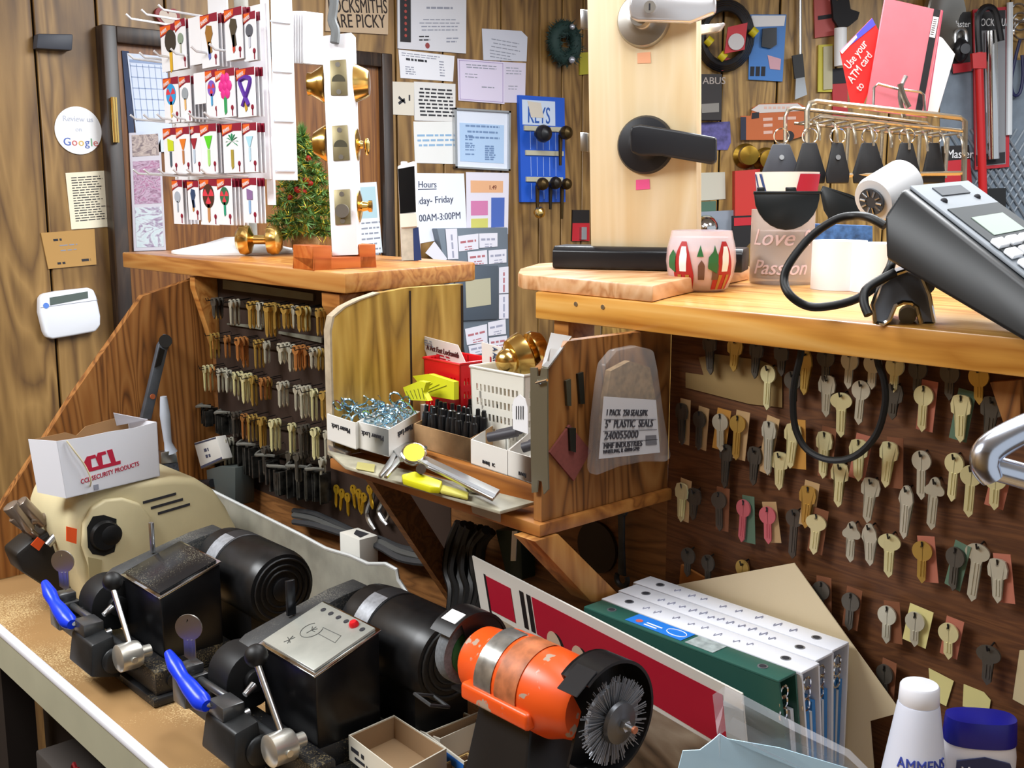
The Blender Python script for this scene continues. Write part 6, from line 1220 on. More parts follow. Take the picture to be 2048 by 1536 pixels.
CS = [((322, 48, 362, 142), 'black and yellow key, first of the top rack row', 'oval', '38322c', 'd8a828', 1), ((352, 38, 372, 138), 'grey key, second of the top rack row', 'oval', '8a9a88', 'b8b8a8', 1), ((378, 34, 402, 130), 'plain grey back, third of the top rack row', None, '', '', 1), ((402, 28, 436, 135), 'gold and brown figure, fourth of the top rack row', 'figure', '9a6a2c', '6a78c0', 3), ((450, 16, 485, 120), 'black and yellow toucan-like shape, fifth of the top row', 'figure', '4a4030', 'c84830', 2), ((487, 24, 512, 122), 'small grey key pair, last of the top rack row', 'oval', '585a64', 'c8ccd8', 1),
 ((328, 155, 358, 246), 'striped beach ball key, first of the second row', 'ball', '2c9ad8', 'e8c060', 1), ((360, 152, 382, 244), 'grey and gold key, second of the second row', 'oval', '98a0a8', 'e0b068', 4), ((388, 145, 412, 208), 'plum coloured back, third of the second row', None, '', '', 0), ((412, 140, 436, 236), 'purple and white ball key, fourth of the second row', 'ball', '7a58c0', '58a8d8', 0), ((432, 138, 470, 235), 'pink flower key, fifth of the second row', 'flower', 'e02c8c', '2c9a58', 1), ((474, 136, 510, 234), 'purple and gold ribbon key, last of the second row', 'ribbon', '5a2c9a', 'c8a030', 2),
 ((328, 256, 356, 348), 'yellow and green key, first of the third row', 'flag', 'c8d428', '4a5a68', 1), ((354, 254, 380, 347), 'orange cocktail key, second of the third row', 'glass', 'e07a28', 'b87848', 1), ((376, 252, 402, 346), 'red wine glass key, third of the third row', 'glass', '9a2030', 'b8c8d8', 1), ((402, 248, 434, 346), 'bright green glass key, fourth of the third row', 'glass', '5ad028', 'a8e078', 3), ((446, 247, 484, 346), 'green palm tree key, fifth of the third row', 'palm', '1c8a58', 'a8943c', 2), ((486, 246, 514, 345), 'pale blue glass key, last of the third row', 'glass', 'a8d8e8', 'b8d8e8', 2),
 ((346, 360, 366, 448), 'pale grey key, first of the bottom row', 'oval', 'a8b0bc', 'a8b0bc', 4), ((376, 362, 398, 440), 'dark blue bird shape, second of the bottom row', 'figure', '2c4468', 'b87830', 1), ((400, 358, 436, 450), 'brown football key, third of the bottom row', 'ball', '4a2a20', 'c08858', 0), ((436, 357, 464, 450), 'blue and green globe key, fourth of the bottom row', 'ball', '2c6a4a', '2c9a78', 4), ((486, 356, 514, 446), 'red white and blue flag key, last of the bottom row', 'flag', '8a6a9a', '8ab0d8', 2)]
for k, (px, lab, kind, c1, c2, nb) in enumerate(CS):
    key_card(px, XC-.004*(k % 3 == 1), k, 'key card with '+lab, kind, c1, c2, header=bool(kind), back=nb)
for k in range(5):
    x0 = 585+k*5; p = [X(x, y, XR+.17) for x, y in ((x0, 22), (x0+2.5, 22), (x0+2.5, 126), (x0, 126))]
    tag(B().slab(p, (.045, 0, 0)).build('key_card', CARDW), 'white key card seen edge-on at the right side of the rack, %s from left' % NTH[k+1], 'key card', 'cards seen edge-on on the right side of the rack')
# ------------------------------------------------------------------ little christmas tree
tbase = Z(612, 508, ZC); tr_ = thing('small_tree', 'small artificial christmas tree in burlap beside the white lock sample', 'tree', tbase)
c0 = tbase; b = B(); hgt = .305
r_ = random.Random(5)
def needle(b, p, d, l, w=.0011):
    s = d.cross(V((r_.gauss(0, 1), r_.gauss(0, 1), r_.gauss(0, 1)))).normalized()*w; b.add([p-s, p+s, p+d*l], [(0, 1, 2)])
bgold = B()
for lv in range(11):
    z = .05+.185*lv/10; rr = .08*(1-lv/10.8)**.8*(1 if lv > 0 else .85); nb_ = max(5, int(17*(1-lv/13)))
    for k in range(nb_):
        a = 2*math.pi*(k+.5*(lv % 2))/nb_+r_.uniform(-.2, .2); rl = rr*r_.uniform(.8, 1.12); p0 = c0+V((0, 0, z)); p1 = c0+V((rl*math.cos(a), rl*math.sin(a), z-.012+r_.uniform(-.006, .01)))
        b.m = 1; b.tube([p0, p1], .0012, 4); b.m = 0
        for j in range(46):
            t_ = r_.uniform(.2, 1); p = p0.lerp(p1, t_); d = (p1-p0).normalized()*r_.uniform(.2, .9)+V((r_.gauss(0, .6), r_.gauss(0, .6), r_.gauss(0, .6))); needle(b, p, d.normalized(), r_.uniform(.012, .02), .0019)
        for j in range(13):
            t_ = r_.uniform(.5, 1); p = p0.lerp(p1, t_); d = V((r_.gauss(0, 1), r_.gauss(0, 1), r_.gauss(0, 1))).normalized(); needle(bgold, p, d, .022, .0009)
for j in range(60): needle(b, c0+V((0, 0, .225+.012*r_.random())), V((r_.gauss(0, .5), r_.gauss(0, .5), 1)).normalized(), .024)
b.build('foliage', [mat('tree_green', '56803a', .6), mat('tree_wire', '2a2a1a', .7)], tr_)
bgold.build('tinsel', mat('tinsel_gold', 'c8b43c', .25, .8), tr_)
b = B(); b.lathe([(.018, 0), (.026, .008), (.028, .024), (.022, .036), (.015, .042), (.022, .05), (.015, .054)], c0+V((0, 0, .0005)), (0, 0, 1), 24); b.build('burlap_base', mat('burlap', '9a7a50', .9, noise=.25, nscale=220, bump=.5), tr_)
for k in range(9):
    a = r_.uniform(2.6, 4.8); z = r_.uniform(.07, .2); rr = .066*(1-z/.25); b = B(); b.sph(c0+V((rr*math.cos(a), rr*math.sin(a), z)), .006, 8); b.build('berry', mat('berry_red', 'b01c1c', .35), tr_)
# ------------------------------------------------------------------ white lock sample block on its stand
s0, s1 = Z(627, 541, ZC), Z(752, 535, ZC); dirn = (s1-s0).normalized(); dp = V((-dirn.y, dirn.x, 0))*.052
sd = (s0.lerp(s1, .5)-CP).dot(CF)+.010
def SD(x, y, d=None): return D(x, y, d or sd)
ls = thing('lock_sample_block', 'white door edge sample with brass knob and deadbolts on an orange wooden stand', 'lock sample', Z(690, 535, ZC))
fq = [SD(643, 72), SD(703, 65), SD(716, 510), SD(664, 512)]
b = B(); b.slab(fq, WN*.05); b.build('sample_block', mat('sample_white', 'f4f4fa', .3), ls, bev=.0015)
h1 = (D(690, 491, sd)-D(690, 538, sd)).length; zl = fq[3].z-ZC-.0008
b = B(); b.slab([s0, s1, s1+dp*1.3, s0+dp*1.3], (0, 0, zl)); b.slab([s0, s0.lerp(s1, .29), s0.lerp(s1, .29)+dp*1.3, s0+dp*1.3], (0, 0, h1)); b.slab([s0.lerp(s1, .74), s1, s1+dp*1.3, s0.lerp(s1, .74)+dp*1.3], (0, 0, h1)); b.build('stand', wood('stand_wood', 'a84c14', 'b85c1e', 'c26a2a', 0, 14, 8, .4), ls, bev=.001)
fn = -WN
for px, nm in (([(660, 121), (692, 119), (696, 191), (662, 191)], 'latch'), ([(664, 252), (695, 250), (700, 320), (667, 322)], 'latch'), ([(668, 380), (700, 378), (702, 448), (671, 450)], 'bolt')):
    q = [SD(*p)+fn*.0004 for p in px]; b = B(); b.slab(q, fn*.0015); pl = b.build('strike_plate', mat('plate_bronze', '8f8464' if nm == 'latch' else '6a5a3e', .4, .6), ls, bev=.0006)
    c = sum(q, V())/4-UZ*.006+fn*.0016; rr = .011
    b = B(); b.cyl(c, c+fn*(.001 if nm == 'latch' else .008), rr, n=24); b.build('bolt' if nm == 'bolt' else 'latch_hole', SATIN if nm == 'bolt' else mat('latch_dark', '5c5848', .5, .5), pl)
    for v_ in (.13, .9): b = B(); p = bil(q, .48, v_)+fn*.0016; b.cyl(p, p+fn*.001, .004, n=12); b.build('screw', SATIN, pl)
def bknob(x, y, side, prof, nm): prof = [(r_k*.86, z_k*.86) for r_k, z_k in prof]; b = B(); b.lathe(prof, SD(x, y)+WN*.028, CR*side, 30); b.build(nm, BRASS, ls)
kn = [(.033, 0), (.034, .004), (.03, .01), (.02, .014), (.016, .02)]
bknob(646, 165, -1, [(.036, 0), (.036, .003), (.03, .012), (.021, .026), (.021, .034), (.0, .036)], 'door_knob')
bknob(706, 163, 1, [(.036, 0), (.034, .004), (.027, .02), (.023, .026), (.0, .027)], 'door_knob')
bknob(650, 285, -1, [(.034, 0), (.034, .004), (.028, .014), (.02, .026), (.0, .027)], 'deadbolt_cylinder')
bknob(708, 288, 1, [(.03, 0), (.03, .003), (.02, .006), (.008, .008), (.007, .013), (0, .014)], 'thumb_rose'); b = B(); p = SD(730, 292)+WN*.028; b.sph(p, .014, 14, (.35, .35, 1)); b.build('thumb_turn', BRASS, ls)
bknob(712, 413, 1, [(.03, 0), (.03, .003), (.02, .006), (.01, .008), (.008, .018), (.011, .02), (.011, .026), (0, .027)], 'deadbolt_cylinder')
# strap above the block
sh_ = tag(B().tube([SD(668, -40, sd-.008), SD(668, 10, sd-.008), SD(664, 40, sd-.008), SD(671, 62, sd-.009), SD(669, 86, sd-.009)], .0075, 8, sub=3).build('hanging_strap', mat('strap_grey', '6e7274', .6)), 'grey strap hanging down onto the top of the white lock sample', 'strap')
# loose brass knobs
kp_ = Z(520, 512, ZC); kr = thing('brass_knob_pair', 'polished brass door knob pair lying on the left counter before the tree', 'door knob', kp_)
ka, kb3 = X(496, 480, kp_.x), X(540, 482, kp_.x); cc = V((kp_.x, kp_.y, ZC+.031)); ax = CR*.92+V((0, 0, .0))
for s_, rr in ((-1, .029), (1, .029)):
    b = B(); b.lathe([(.008, .0), (.008, .010), (.014, .013), (.026, .017), (rr, .026), (.027, .036), (.018, .043), (0, .045)], cc, CR*s_, 30); b.build('knob', BRASS, kr)
b = B(); b.cyl(cc-CR*.012, cc+CR*.012, .009, n=18); b.build('spindle', BRASS, kr)
# tall tube box
bt = Z(823, 522, ZC); tq = thing('tall_dispenser', 'tall black and white dispenser with dark blue side at the end of the left counter', 'dispenser', bt)
td = (bt-CP).dot(CF)
fq = [D(795, 332, td), D(829, 322, td), D(838, 520, td), D(803, 521, td)]; dep = (D(841, 512, td+.04)-D(838, 520, td))
b = B(); b.slab(fq, WN*.045); b.build('case', mat('case_white', 'dcdcde', .4), tq, bev=.002)
def onf(px, m_, nm, h_=.0006): b = B(); b.slab([D(x, y, td)-WN*.0006 for x, y in px], -WN*h_); return b.build(nm, m_, tq)
onf([(796, 338), (829, 332), (832, 424), (800, 427)], mat('window_black', '0c0c0e', .3, spec=.25), 'dark_window'); onf([(800, 428), (833, 426), (836, 452), (801, 455)], mat('band_cream', 'e4e2d8', .5), 'band', .004)
onf([(802, 458), (826, 457), (828, 520), (804, 521)], mat('label_grey_', 'b8b6a8', .6, noise=.15, nscale=80), 'label'); onf([(826, 457), (837, 454), (843, 520), (828, 521)], mat('side_navy', '24386a', .4), 'blue_side', .001)
b = B(); b.cyl(D(808, 334, td+.02), D(808, 324, td+.02), .006, n=12); b.build('spout', WHITE, tq)
# ================================================================== RIGHT COUNTER
pz = ZC+.019
A_, B_, C_, = Z(1036, 545, pz), Z(1306, 571, pz), Z(1500, 532, pz); D_ = A_+(C_-B_)*1.0; pl2 = [A_, Z(1045, 549, pz), B_, Z(1340, 563, pz), C_, D_, Z(1075, 527, pz), Z(1040, 537, pz)]
tag(B().slab(pl2, (0, 0, -.0185)).build('wooden_plaque', W_OAK, bev=.002), 'light wooden plaque lying on the right counter under the black sample base', 'plaque')
m0, m1_ = Z(1104, 537, pz+.0005), Z(1484, 546, pz+.0005); dr = (m1_-m0).normalized(); dn_ = V((-dr.y, dr.x, 0)); md = (m0.lerp(m1_, .5)-CP).dot(CF)
hb_ = .030
lb_ = thing('lever_sample', 'maple block with one silver and one black door lever on a black base', 'lock sample', m0.lerp(m1_, .5))
b = B(); prof = [(0, .003), (.003, 0), (.06, 0), (.063, .003), (.063, .022), (.058, hb_), (.008, hb_), (0, hb_-.006)]
b.loft([[p+dn_*u+UZ*v for u, v in prof] for p in (m0, m1_)]); b.build('base', mat('base_black', '15171c', .3), lb_, bev=.002)
fc = m0+dn_*.02; dF = (fc.lerp(m1_+dn_*.02, .5))
def onpl(x, y, base, n_):
    r = ray(x, y); return CP+r*((base-CP).dot(n_)/r.dot(n_))
blq = [onpl(1173, -90, fc, dn_), onpl(1393, -90, fc, dn_), onpl(1393, 500, fc, dn_), onpl(1182, 500, fc, dn_)]
zb2 = m0.z+hb_-.001
for i in (2, 3): blq[i].z = zb2
b = B(); b.slab(blq, dn_*.036); b.build('maple_block', W_MAPLE, lb_, bev=.001)
fr_ = -dn_
def LP(x, y, h=0): return onpl(x, y, fc+fr_*h, dn_)
for (cx, cy, mt, nm, rr) in ((1288, 40, SATIN, 'silver', .0345), (1292, 290, mat('lever_black', '1c1d22', .4), 'black', .0375)):
    c = LP(cx, cy); b = B(); b.lathe([(rr, 0), (rr, .003), (rr*.93, .008), (rr*.6, .011), (rr*.4, .012), (rr*.34, .014), (rr*.32, .03)], c, fr_, 40); rs = b.build('rosette', mt, lb_)
    tag(rs, nm+' rosette')
    b = B(); k = .00062
    if nm == 'black': ol = [(-.014, .012), (-.012, .02), (.0, .022), (.05, .015), (.105, .006), (.106, -.024), (.1, -.028), (.03, -.017), (.0, -.017), (-.012, -.012)]
    else: ol = [(-.012, .0), (-.01, .016), (.0, .02), (.07, .02), (.105, .012), (.105, -.006), (.072, -.018), (.0, -.016), (-.01, -.012)]
    pts_ = [c+CR*x*.97*(.95)+UZ*(y+(.002 if nm == 'black' else .009))+fr_*(.026+.0*x) for x, y in ol]
    b.slab(pts_, fr_*.012); lv = b.build('lever', mt if nm == 'black' else mat('lever_silver', 'e2e2e6', .25, .7), lb_, bev=.004, seg=3)
    if nm == 'silver':
        p = LP(1300, 14, .039); b = B(); b.cyl(p, p+fr_*.002, .0075, n=20); kc = b.build('key_cylinder', SATIN, lb_); b = B(); b.slab([p+fr_*.0022+V((0, 0, s_))+CR*u for s_, u in ((-.004, -.001), (-.004, .001), (.004, .001), (.004, -.001))], fr_*.0003); b.build('keyway', INK, kc)
for (px, cl, nm) in (([(1275, 106), (1301, 104), (1302, 126), (1275, 127)], 'f2b088', 'price_sticker'), ([(1272, 360), (1299, 358), (1300, 378), (1272, 380)], 'ee5a96', 'price_sticker')):
    b = B(); b.slab([LP(*p) + fr_*.0003 for p in px], fr_*.0003); b.build(nm, mat('stk'+cl, cl, .6), lb_)
for y0 in (18, 264):
    b = B(); b.slab([onpl(x, y, fc, dn_) for x, y in ((1160, y0), (1175, y0+2), (1176, y0+40), (1161, y0+38))], dn_*.012); b.build('latch_bolt', STEEL, lb_, bev=.001)
# back side lever of the silver set
b = B(); b.slab([onpl(x, y, fc+dn_*.07, dn_) for x, y in ((1393, 50), (1450, 45), (1440, 62), (1393, 70))], dn_*.01); b.build('back_lever', mat('lever_silver', 'e2e2e6', .25, .7), lb_, bev=.002)
# candle bowl
cb = Z(1400, 581, ZC); cg = thing('candle_bowl', 'round glass candle bowl with red and green figures on the right counter', 'candle', cb)
k = ((cb-CP).dot(CF))/FL; H_ = .0735
outp = [(.028, 0), (.034, .004), (.0405, .02), (.043, .036), (.042, .052), (.0385, .066), (.037, H_)]
b = B(); b.lathe(outp+[(.0355, H_), (.037, .064), (.0402, .05), (.0412, .036), (.0385, .02), (.03, .008), (0, .007)], cb+V((0, 0, .0005)), (0, 0, 1), 40); b.build('glass_bowl', mat('bowl_glass', 'f4dcdc', .08, alpha=.45), cg)
b = B(); b.lathe([(.028, .0085), (.0375, .02), (.0402, .036), (.0395, .049), (0, .050)], cb, (0, 0, 1), 36); b.build('candle_wax', mat('wax_pink', 'e8b2b8', .5), cg)
b = B(); b.lathe([(.0395, .0505), (.0388, .060), (.0365, .066)], cb, (0, 0, 1), 36); b.build('frosted_band', mat('frost_blue', 'd0e0ee', .4, alpha=.5), cg)
def bowl_r(z):
    for (r0, z0), (r1, z1) in zip(outp, outp[1:]):
        if z0 <= z <= z1: return r0+(r1-r0)*(z-z0)/(z1-z0)
    return .037
def bowl_patch(pts, a0_, m_, nm):
    zs = [p[1] for p in pts]; z0, z1 = min(zs)+1e-5, max(zs)-1e-5; rows_ = []
    for i in range(11):
        z = z0+(z1-z0)*i/10; xs = []
        for (xa, za), (xb, zb_) in zip(pts, pts[1:]+pts[:1]):
            if (za-z)*(zb_-z) <= 0 and abs(za-zb_) > 1e-9: xs.append(xa+(xb-xa)*(z-za)/(zb_-za))
        xa, xb = min(xs), max(xs); rows_.append([V((cb.x+(bowl_r(z)+LIFT[nm])*math.cos(a0_+x/.042), cb.y+(bowl_r(z)+LIFT[nm])*math.sin(a0_+x/.042), cb.z+z)) for x in [xa+(xb-xa)*k_/4 for k_ in range(5)]])
    b = B(); b.loft(rows_, cap=False, closed=False); return b.build(nm, m_, cg)
LIFT = dict(red_figure=.0006, white_patch=.0009, green_sack=.0012, robe_trim=.0009, green_tree=.0006, lantern=.0007)
RB2 = mat('robe_red', 'a82020', .5); GR2 = mat('print_tree_green', '2c6a3c', .5); af = toward(cb)
for da in (-.55, .72):
    bowl_patch([(-.015, .004), (.012, .004), (.015, .02), (.012, .036), (.008, .052), (.004, .062), (-.003, .062), (-.008, .05), (-.013, .032)], af+da, RB2, 'red_figure'); bowl_patch([(-.004, .026), (.005, .026), (.006, .046), (.004, .056), (-.002, .056), (-.004, .044)], af+da+.006, mat('print_white', 'f0ecec', .5), 'white_patch')
    bowl_patch([(-.02, .03), (-.008, .024), (-.007, .046), (-.012, .052), (-.019, .044)], af+da-.05, GR2, 'green_sack'); bowl_patch([(-.008, .004), (-.004, .004), (-.002, .022), (-.007, .022)], af+da, mat('robe_gold', 'a87830', .5), 'robe_trim'); bowl_patch([(.004, .004), (.008, .004), (.009, .022), (.004, .022)], af+da, mat('robe_gold', 'a87830', .5), 'robe_trim')
for da in (-.02, .40): bowl_patch([(-.004, .044), (.004, .044), (0, .058)], af+da, GR2, 'green_tree'); bowl_patch([(-.004, .016), (.004, .016), (.004, .034), (0, .04), (-.004, .034)], af+da+.04, mat('lantern_brown', '6a4a3c', .6), 'lantern')
# frosted tumbler
tc_ = Z(1561, 566, ZC); tg = thing('glass_tumbler', 'frosted glass tumbler with pink script lettering on the right counter', 'tumbler', tc_); rt = .0415; ht = .098
b = B(); b.lathe([(rt-.001, 0), (rt, .003), (rt, ht), (rt-.002, ht), (rt-.003, .008), (0, .007)], tc_, (0, 0, 1), 40); b.build('glass_wall', mat('frosted_glass', 'cfc6c2', .35, alpha=.62), tg)
b = B(); b.lathe([(rt-.0035, .0075), (rt-.0035, .07), (0, .071)], tc_, (0, 0, 1), 32); b.build('candle_wax', mat('wax_mauve', 'b8a09c', .6), tg)
at = toward(tc_); PK = mat('script_pink', 'ecd4d8', .5)
wrap_text('Love &', tc_, rt, tc_.z+.052, .021, PK, tg, at+.0, 1, shear=.35); wrap_text('Passion', tc_, rt, tc_.z+.014, .019, PK, tg, at-.05, .95, shear=.35)
# striped cup behind
sc_ = Z(1566, 548, ZC); scp = V((sc_.x, sc_.y, ZC)); sq = thing('striped_cup', 'white cup with blue stripes and red panel behind the frosted tumbler', 'cup', scp); kk = (scp-CP).dot(CF)/FL
zt3 = D(1566, 345, (scp-CP).dot(CF)).z-ZC; rt3 = 62*kk
prof = [(rt3*.66, 0), (rt3*.68, .005), (rt3, zt3), (rt3-.002, zt3), (rt3*.66, .01), (0, .009)]
b = B(); b.lathe(prof, scp, (0, 0, 1), 40); b.build('cup_wall', WHITE, sq); ac = toward(scp)
def cup_patch(a0_, a1_, sk, z0, z1, m_, nm):
    b = B(); rr = lambda z: rt3*.68+(rt3-rt3*.68)*z/zt3+.0012
    for i in range(8):
        f = lambda a, z: V((scp.x+rr(z)*math.cos(ac+a+sk*(z-z0)/(z1-z0)), scp.y+rr(z)*math.sin(ac+a+sk*(z-z0)/(z1-z0)), ZC+z)); da = (a1_-a0_)/8; a = a0_+da*i
        b.add([f(a, z0), f(a+da, z0), f(a+da, z1), f(a, z1)], [(0, 1, 2, 3)])
    return b.build(nm, m_, sq)
cup_patch(.1, 1.5, .3, zt3*.55, zt3*.98, mat('cup_red', 'b0183c', .5), 'red_panel')
for a in (-1.15, -.85, -.5): cup_patch(a, a+.12, -.5, zt3*.55, zt3*.98, mat('cup_blue', '2c4c8c', .5), 'blue_stripe')
# sunglasses over the tumbler rim
gd = (tc_-CP).dot(CF)-.078; sg_ = thing('sunglasses', 'large black sunglasses resting on the rim of the frosted tumbler', 'sunglasses', D(1580, 460, gd)); LB = mat('lens_black', '14181a', .3)
b = B(); b.slab([D(x, y, gd) for x, y in [(1508, 384), (1640, 384)]+[(1574+66*math.cos(rad(t_)), 388+72*math.sin(rad(t_))) for t_ in range(8, 175, 14)]], CF*.003); b.build('lens', LB, sg_, bev=.001)
b = B(); b.slab([D(x, y, gd+dd) for x, y, dd in ((1641, 384, .0), (1646, 371, .0), (1700, 388, -.02), (1760, 415, -.03), (1757, 432, -.03), (1660, 440, -.005), (1648, 420, 0))], CF*.003); b.build('lens', LB, sg_, bev=.001)
b = B(); b.slab([D(x, y, gd-.001) for x, y in ((1508, 382), (1642, 382), (1642, 388), (1508, 388))], CF*.005); b.slab([D(x, y, gd-.001) for x, y in ((1515, 374), (1530, 374), (1530, 383), (1515, 383))], CF*.004); b.slab([D(x, y, gd-.001) for x, y in ((1572, 374), (1592, 374), (1594, 383), (1572, 383))], CF*.004); b.build('brow_bar', LB, sg_, bev=.0008)
# receipt rolls and the colourful box behind them
for (x, y, w_, lab) in ((1675, 578, 53, 'white receipt paper roll standing beside the frosted tumbler, left of two'), (1752, 583, 52, 'white receipt paper roll under the terminal, right of two')):
    p = Z(x, y, ZC); kk = (p-CP).dot(CF)/FL; hh = 96*kk; o = thing('receipt_roll', lab, 'paper roll', p); b = B(); b.lathe([(.008, 0), (w_*kk, 0), (w_*kk, hh), (.009, hh), (.008, hh-.001), (.008, 0)], p+V((0, 0, .0003)), (0, 0, 1), 40); b.build('roll', mat('roll_white', 'f2f2f6', .7), o)
    b = B(); b.lathe([(.0075, hh*.02), (.0075, hh*.99)], p, (0, 0, 1), 20); b.build('core', CARD, o)
p = Z(1690, 560, ZC)+V((.07, .05, 0)); dd = (p-CP).dot(CF); q = [D(1622, 448, dd), D(1745, 452, dd), V((D(1745, 560, dd).x, D(1745, 560, dd).y, ZC+.0005)), V((D(1622, 560, dd).x, D(1622, 560, dd).y, ZC+.0005))]
o = tag(B().slab(q, WN*.04).build('patterned_box', mat('patterned_box_blue', '3c68a8', .5, noise=.6, nscale=90)), 'blue patterned box half hidden behind the receipt rolls', 'box')
b = B(); b.slab([p_-WN*.0004 for p_ in sub(q, .05, .8-.05, .95, .84)], -WN*.0004); b.build('red_band', RED, o)
# ------------------------------------------------------------------ card terminal
T0 = 1.0
a_, b_, c_, d_, e_ = D(1768, 432, T0), D(1806, 376, T0), None, Z(2075, 700, ZC+.003), D(1772, 520, T0); c_ = D(2105, 612, (d_-CP).dot(CF))
ex = D(1935, 364, 1.115)-b_; ct_ = thing('card_terminal', 'black and grey card payment terminal tilted on a stand on the right counter', 'card terminal', Z(1850, 640, ZC))
b = B(); b.slab([a_, b_, c_, d_, e_], ex); b.build('body', mat('terminal_black', '14171a', .42), ct_, bev=.004, seg=3)
tn = (c_-b_).cross(ex).normalized(); tn = tn if tn.z > 0 else -tn
def TT(u, v, h=0): return b_+(c_-b_)*u+ex*v+tn*(h+.0003)
def tpl(u0, v0, u1, v1, m_, nm, h0=0, h=.001, par=None, bev=0): b = B(); b.slab([TT(u0, v0, h0), TT(u1, v0, h0), TT(u1, v1, h0), TT(u0, v1, h0)], tn*h); return b.build(nm, m_, par or ct_, bev=bev)
SV = mat('terminal_silver', '878d94', .6, 0, spec=.2)
tpl(.01, .06, .97, .96, SV, 'face_plate', 0, .003, bev=.001)
tpl(.06, .28, .14, .72, mat('slot_grey', '4c5056', .6, spec=.2), 'printer_slot', .0032); tpl(.26, .12, .66, .92, mat('screen_bezel', '33373a', .6, spec=.15), 'screen_bezel', .0032, .001)
tpl(.36, .26, .52, .76, mat('screen_lcd', '8a9a8e', .5, spec=.2), 'screen', .0043, .0006)
kn_ = 0
for r in range(5):
    for k_ in range(4):
        u0, v0 = .56+.085*r, .10+.21*k_; c_k = ('eceef2', 'eceef2', 'eceef2', ('7a9ad0', 'd07048', '8a5a5c', 'eceef2', 'd0603c')[r])[k_]
        tpl(u0, v0, u0+.06, v0+.15, mat('keycap_'+c_k, c_k, .4), 'keypad_key', .0042, .004, bev=.001)
for v_ in (.22, .74): b = B(); b.sph(TT(.185, v_, .003), .0035, 10); b.build('indicator', INK, ct_)
# printer paper roll at its back
rp_ = D(1745, 402, 1.07); rax = (CR*.62+UZ*.38+CF*.45).normalized(); b = B(); b.lathe([(.012, 0), (.021, .001), (.023, .006), (.023, .05), (.018, .055)], rp_, rax, 30); o_ = b.build('paper_cover', WHITE, ct_); 
b = B(); hubc = rp_-rax*.0005; b.cyl(hubc, hubc-rax*.002, .0135, n=24); b.build('roll_hub', mat('hub_grey', '4a4e54', .4), o_); b = B()
hu = rax.orthogonal().normalized(); hv = rax.cross(hu)
for k_ in range(10): a = 2*math.pi*k_/10; b.cyl(hubc-rax*.0022+(hu*math.cos(a)+hv*math.sin(a))*.006, hubc-rax*.0022+(hu*math.cos(a)+hv*math.sin(a))*.012, .0011, n=6)
b.build('hub_spokes', STEEL, o_)
# stand with arched chrome edge
sd0 = (Z(1800, 650, ZC)-CP).dot(CF); ar = [(1745, 610), (1760, 570), (1785, 550), (1815, 540), (1842, 552), (1858, 590), (1868, 645), (1864, 656), (1850, 655), (1842, 648), (1834, 615), (1822, 606), (1806, 605), (1790, 612), (1778, 640), (1766, 650), (1750, 645)]
ap = [D(x, y, sd0) for x, y in ar]
for p in ap: p.z = max(p.z, ZC+.001)
stv = WN*.085+CR*.03
b = B(); b.slab(ap, stv); b.build('stand', mat('stand_grey', '7d8086', .35, .5), ct_, bev=.002); b = B(); b.tube(ap, .0022, 6, True); b.build('stand_edge', CHROME, ct_)
b = B(); pc_ = D(1812, 575, sd0+.02); b.cyl(pc_+stv*.5, D(1850, 560, T0+.05), .014, n=16); b.build('stand_neck', DKGREY, ct_)
b = B(); p = D(1815, 632, sd0+.01); b.cyl(p, p+stv*.3, .008, n=14); b.build('stand_bolt', mat('bolt_cream', '8a8878', .4, .4), ct_)
# cord
cpts = [D(1770, 452, 1.01), D(1740, 436, 1.02), D(1710, 432, 1.04), D(1670, 440, 1.05), D(1620, 475, 1.06), D(1580, 525, 1.06), D(1568, 560, 1.06), D(1580, 590, 1.05), D(1615, 612, 1.05), D(1660, 612, 1.04), D(1715, 597, 1.03), D(1760, 565, 1.02), D(1778, 540, 1.01), D(1785, 520, 1.03)]
for p in cpts: p.z = max(p.z, ZC+.0045)
tag(B().tube(cpts, .0042, 10, sub=5).build('terminal_cord', RUBBER), 'black cord of the card terminal looping in front of the tumbler and rolls', 'cord')
c2_ = [D(1790, 545, 1.0), D(1760, 560, 1.0), D(1732, 580, .995), D(1728, 605, .99), D(1737, 630, .985)]
for p in c2_: p.z = max(p.z, ZC+.0045)
tag(B().tube(c2_, .0042, 10, sub=4).build('terminal_cord', RUBBER), 'short black cord running down beside the terminal stand', 'cord')
# ------------------------------------------------------------------ wire rack with key cases
RD = 1.74
wrk = thing('wire_rack', 'chrome wire rack hung with black leather key cases on the right counter', 'wire rack', V((D(1770, 500, RD).x, D(1770, 500, RD).y, ZC)))
WM = mat('rack_wire_metal', 'b4ac9c', .25, .9)
def wire(pts, r, nm, sub_=0, closed=False): b = B(); b.tube(pts, r, 8, closed, sub_); return b.build(nm, WM, wrk)
lft = D(1614, 500, RD); rgt = D(1930, 500, RD-.02); lft.z = rgt.z = ZC+.001
fr1 = [lft, D(1614, 350, RD), D(1614, 222, RD), D(1620, 207, RD), D(1632, 203, RD), D(1780, 219, RD-.01), D(1920, 236, RD-.02), D(1930, 243, RD-.02), D(1928, 345, RD-.02), rgt]
wire(fr1, .0045, 'front_frame'); wire([p+WN*.14 for p in fr1], .0035, 'back_frame'); wire([D(1614, 352, RD), D(1930, 346, RD-.02)], .0035, 'cross_rail')
wire([D(1626, 240, RD+.01), D(1640, 232, RD), D(1780, 247, RD-.01), D(1925, 262, RD-.02)], .003, 'shelf_wire'); wire([p+WN*.13 for p in (D(1630, 236, RD), D(1780, 250, RD-.01), D(1925, 265, RD-.02))], .0025, 'shelf_wire')
for k_ in range(11):
    x = 1640+28*k_; y = 236+.108*(x-1640); wire([D(x, y, RD), D(x, y, RD)+WN*.13], .002, 'shelf_wire')
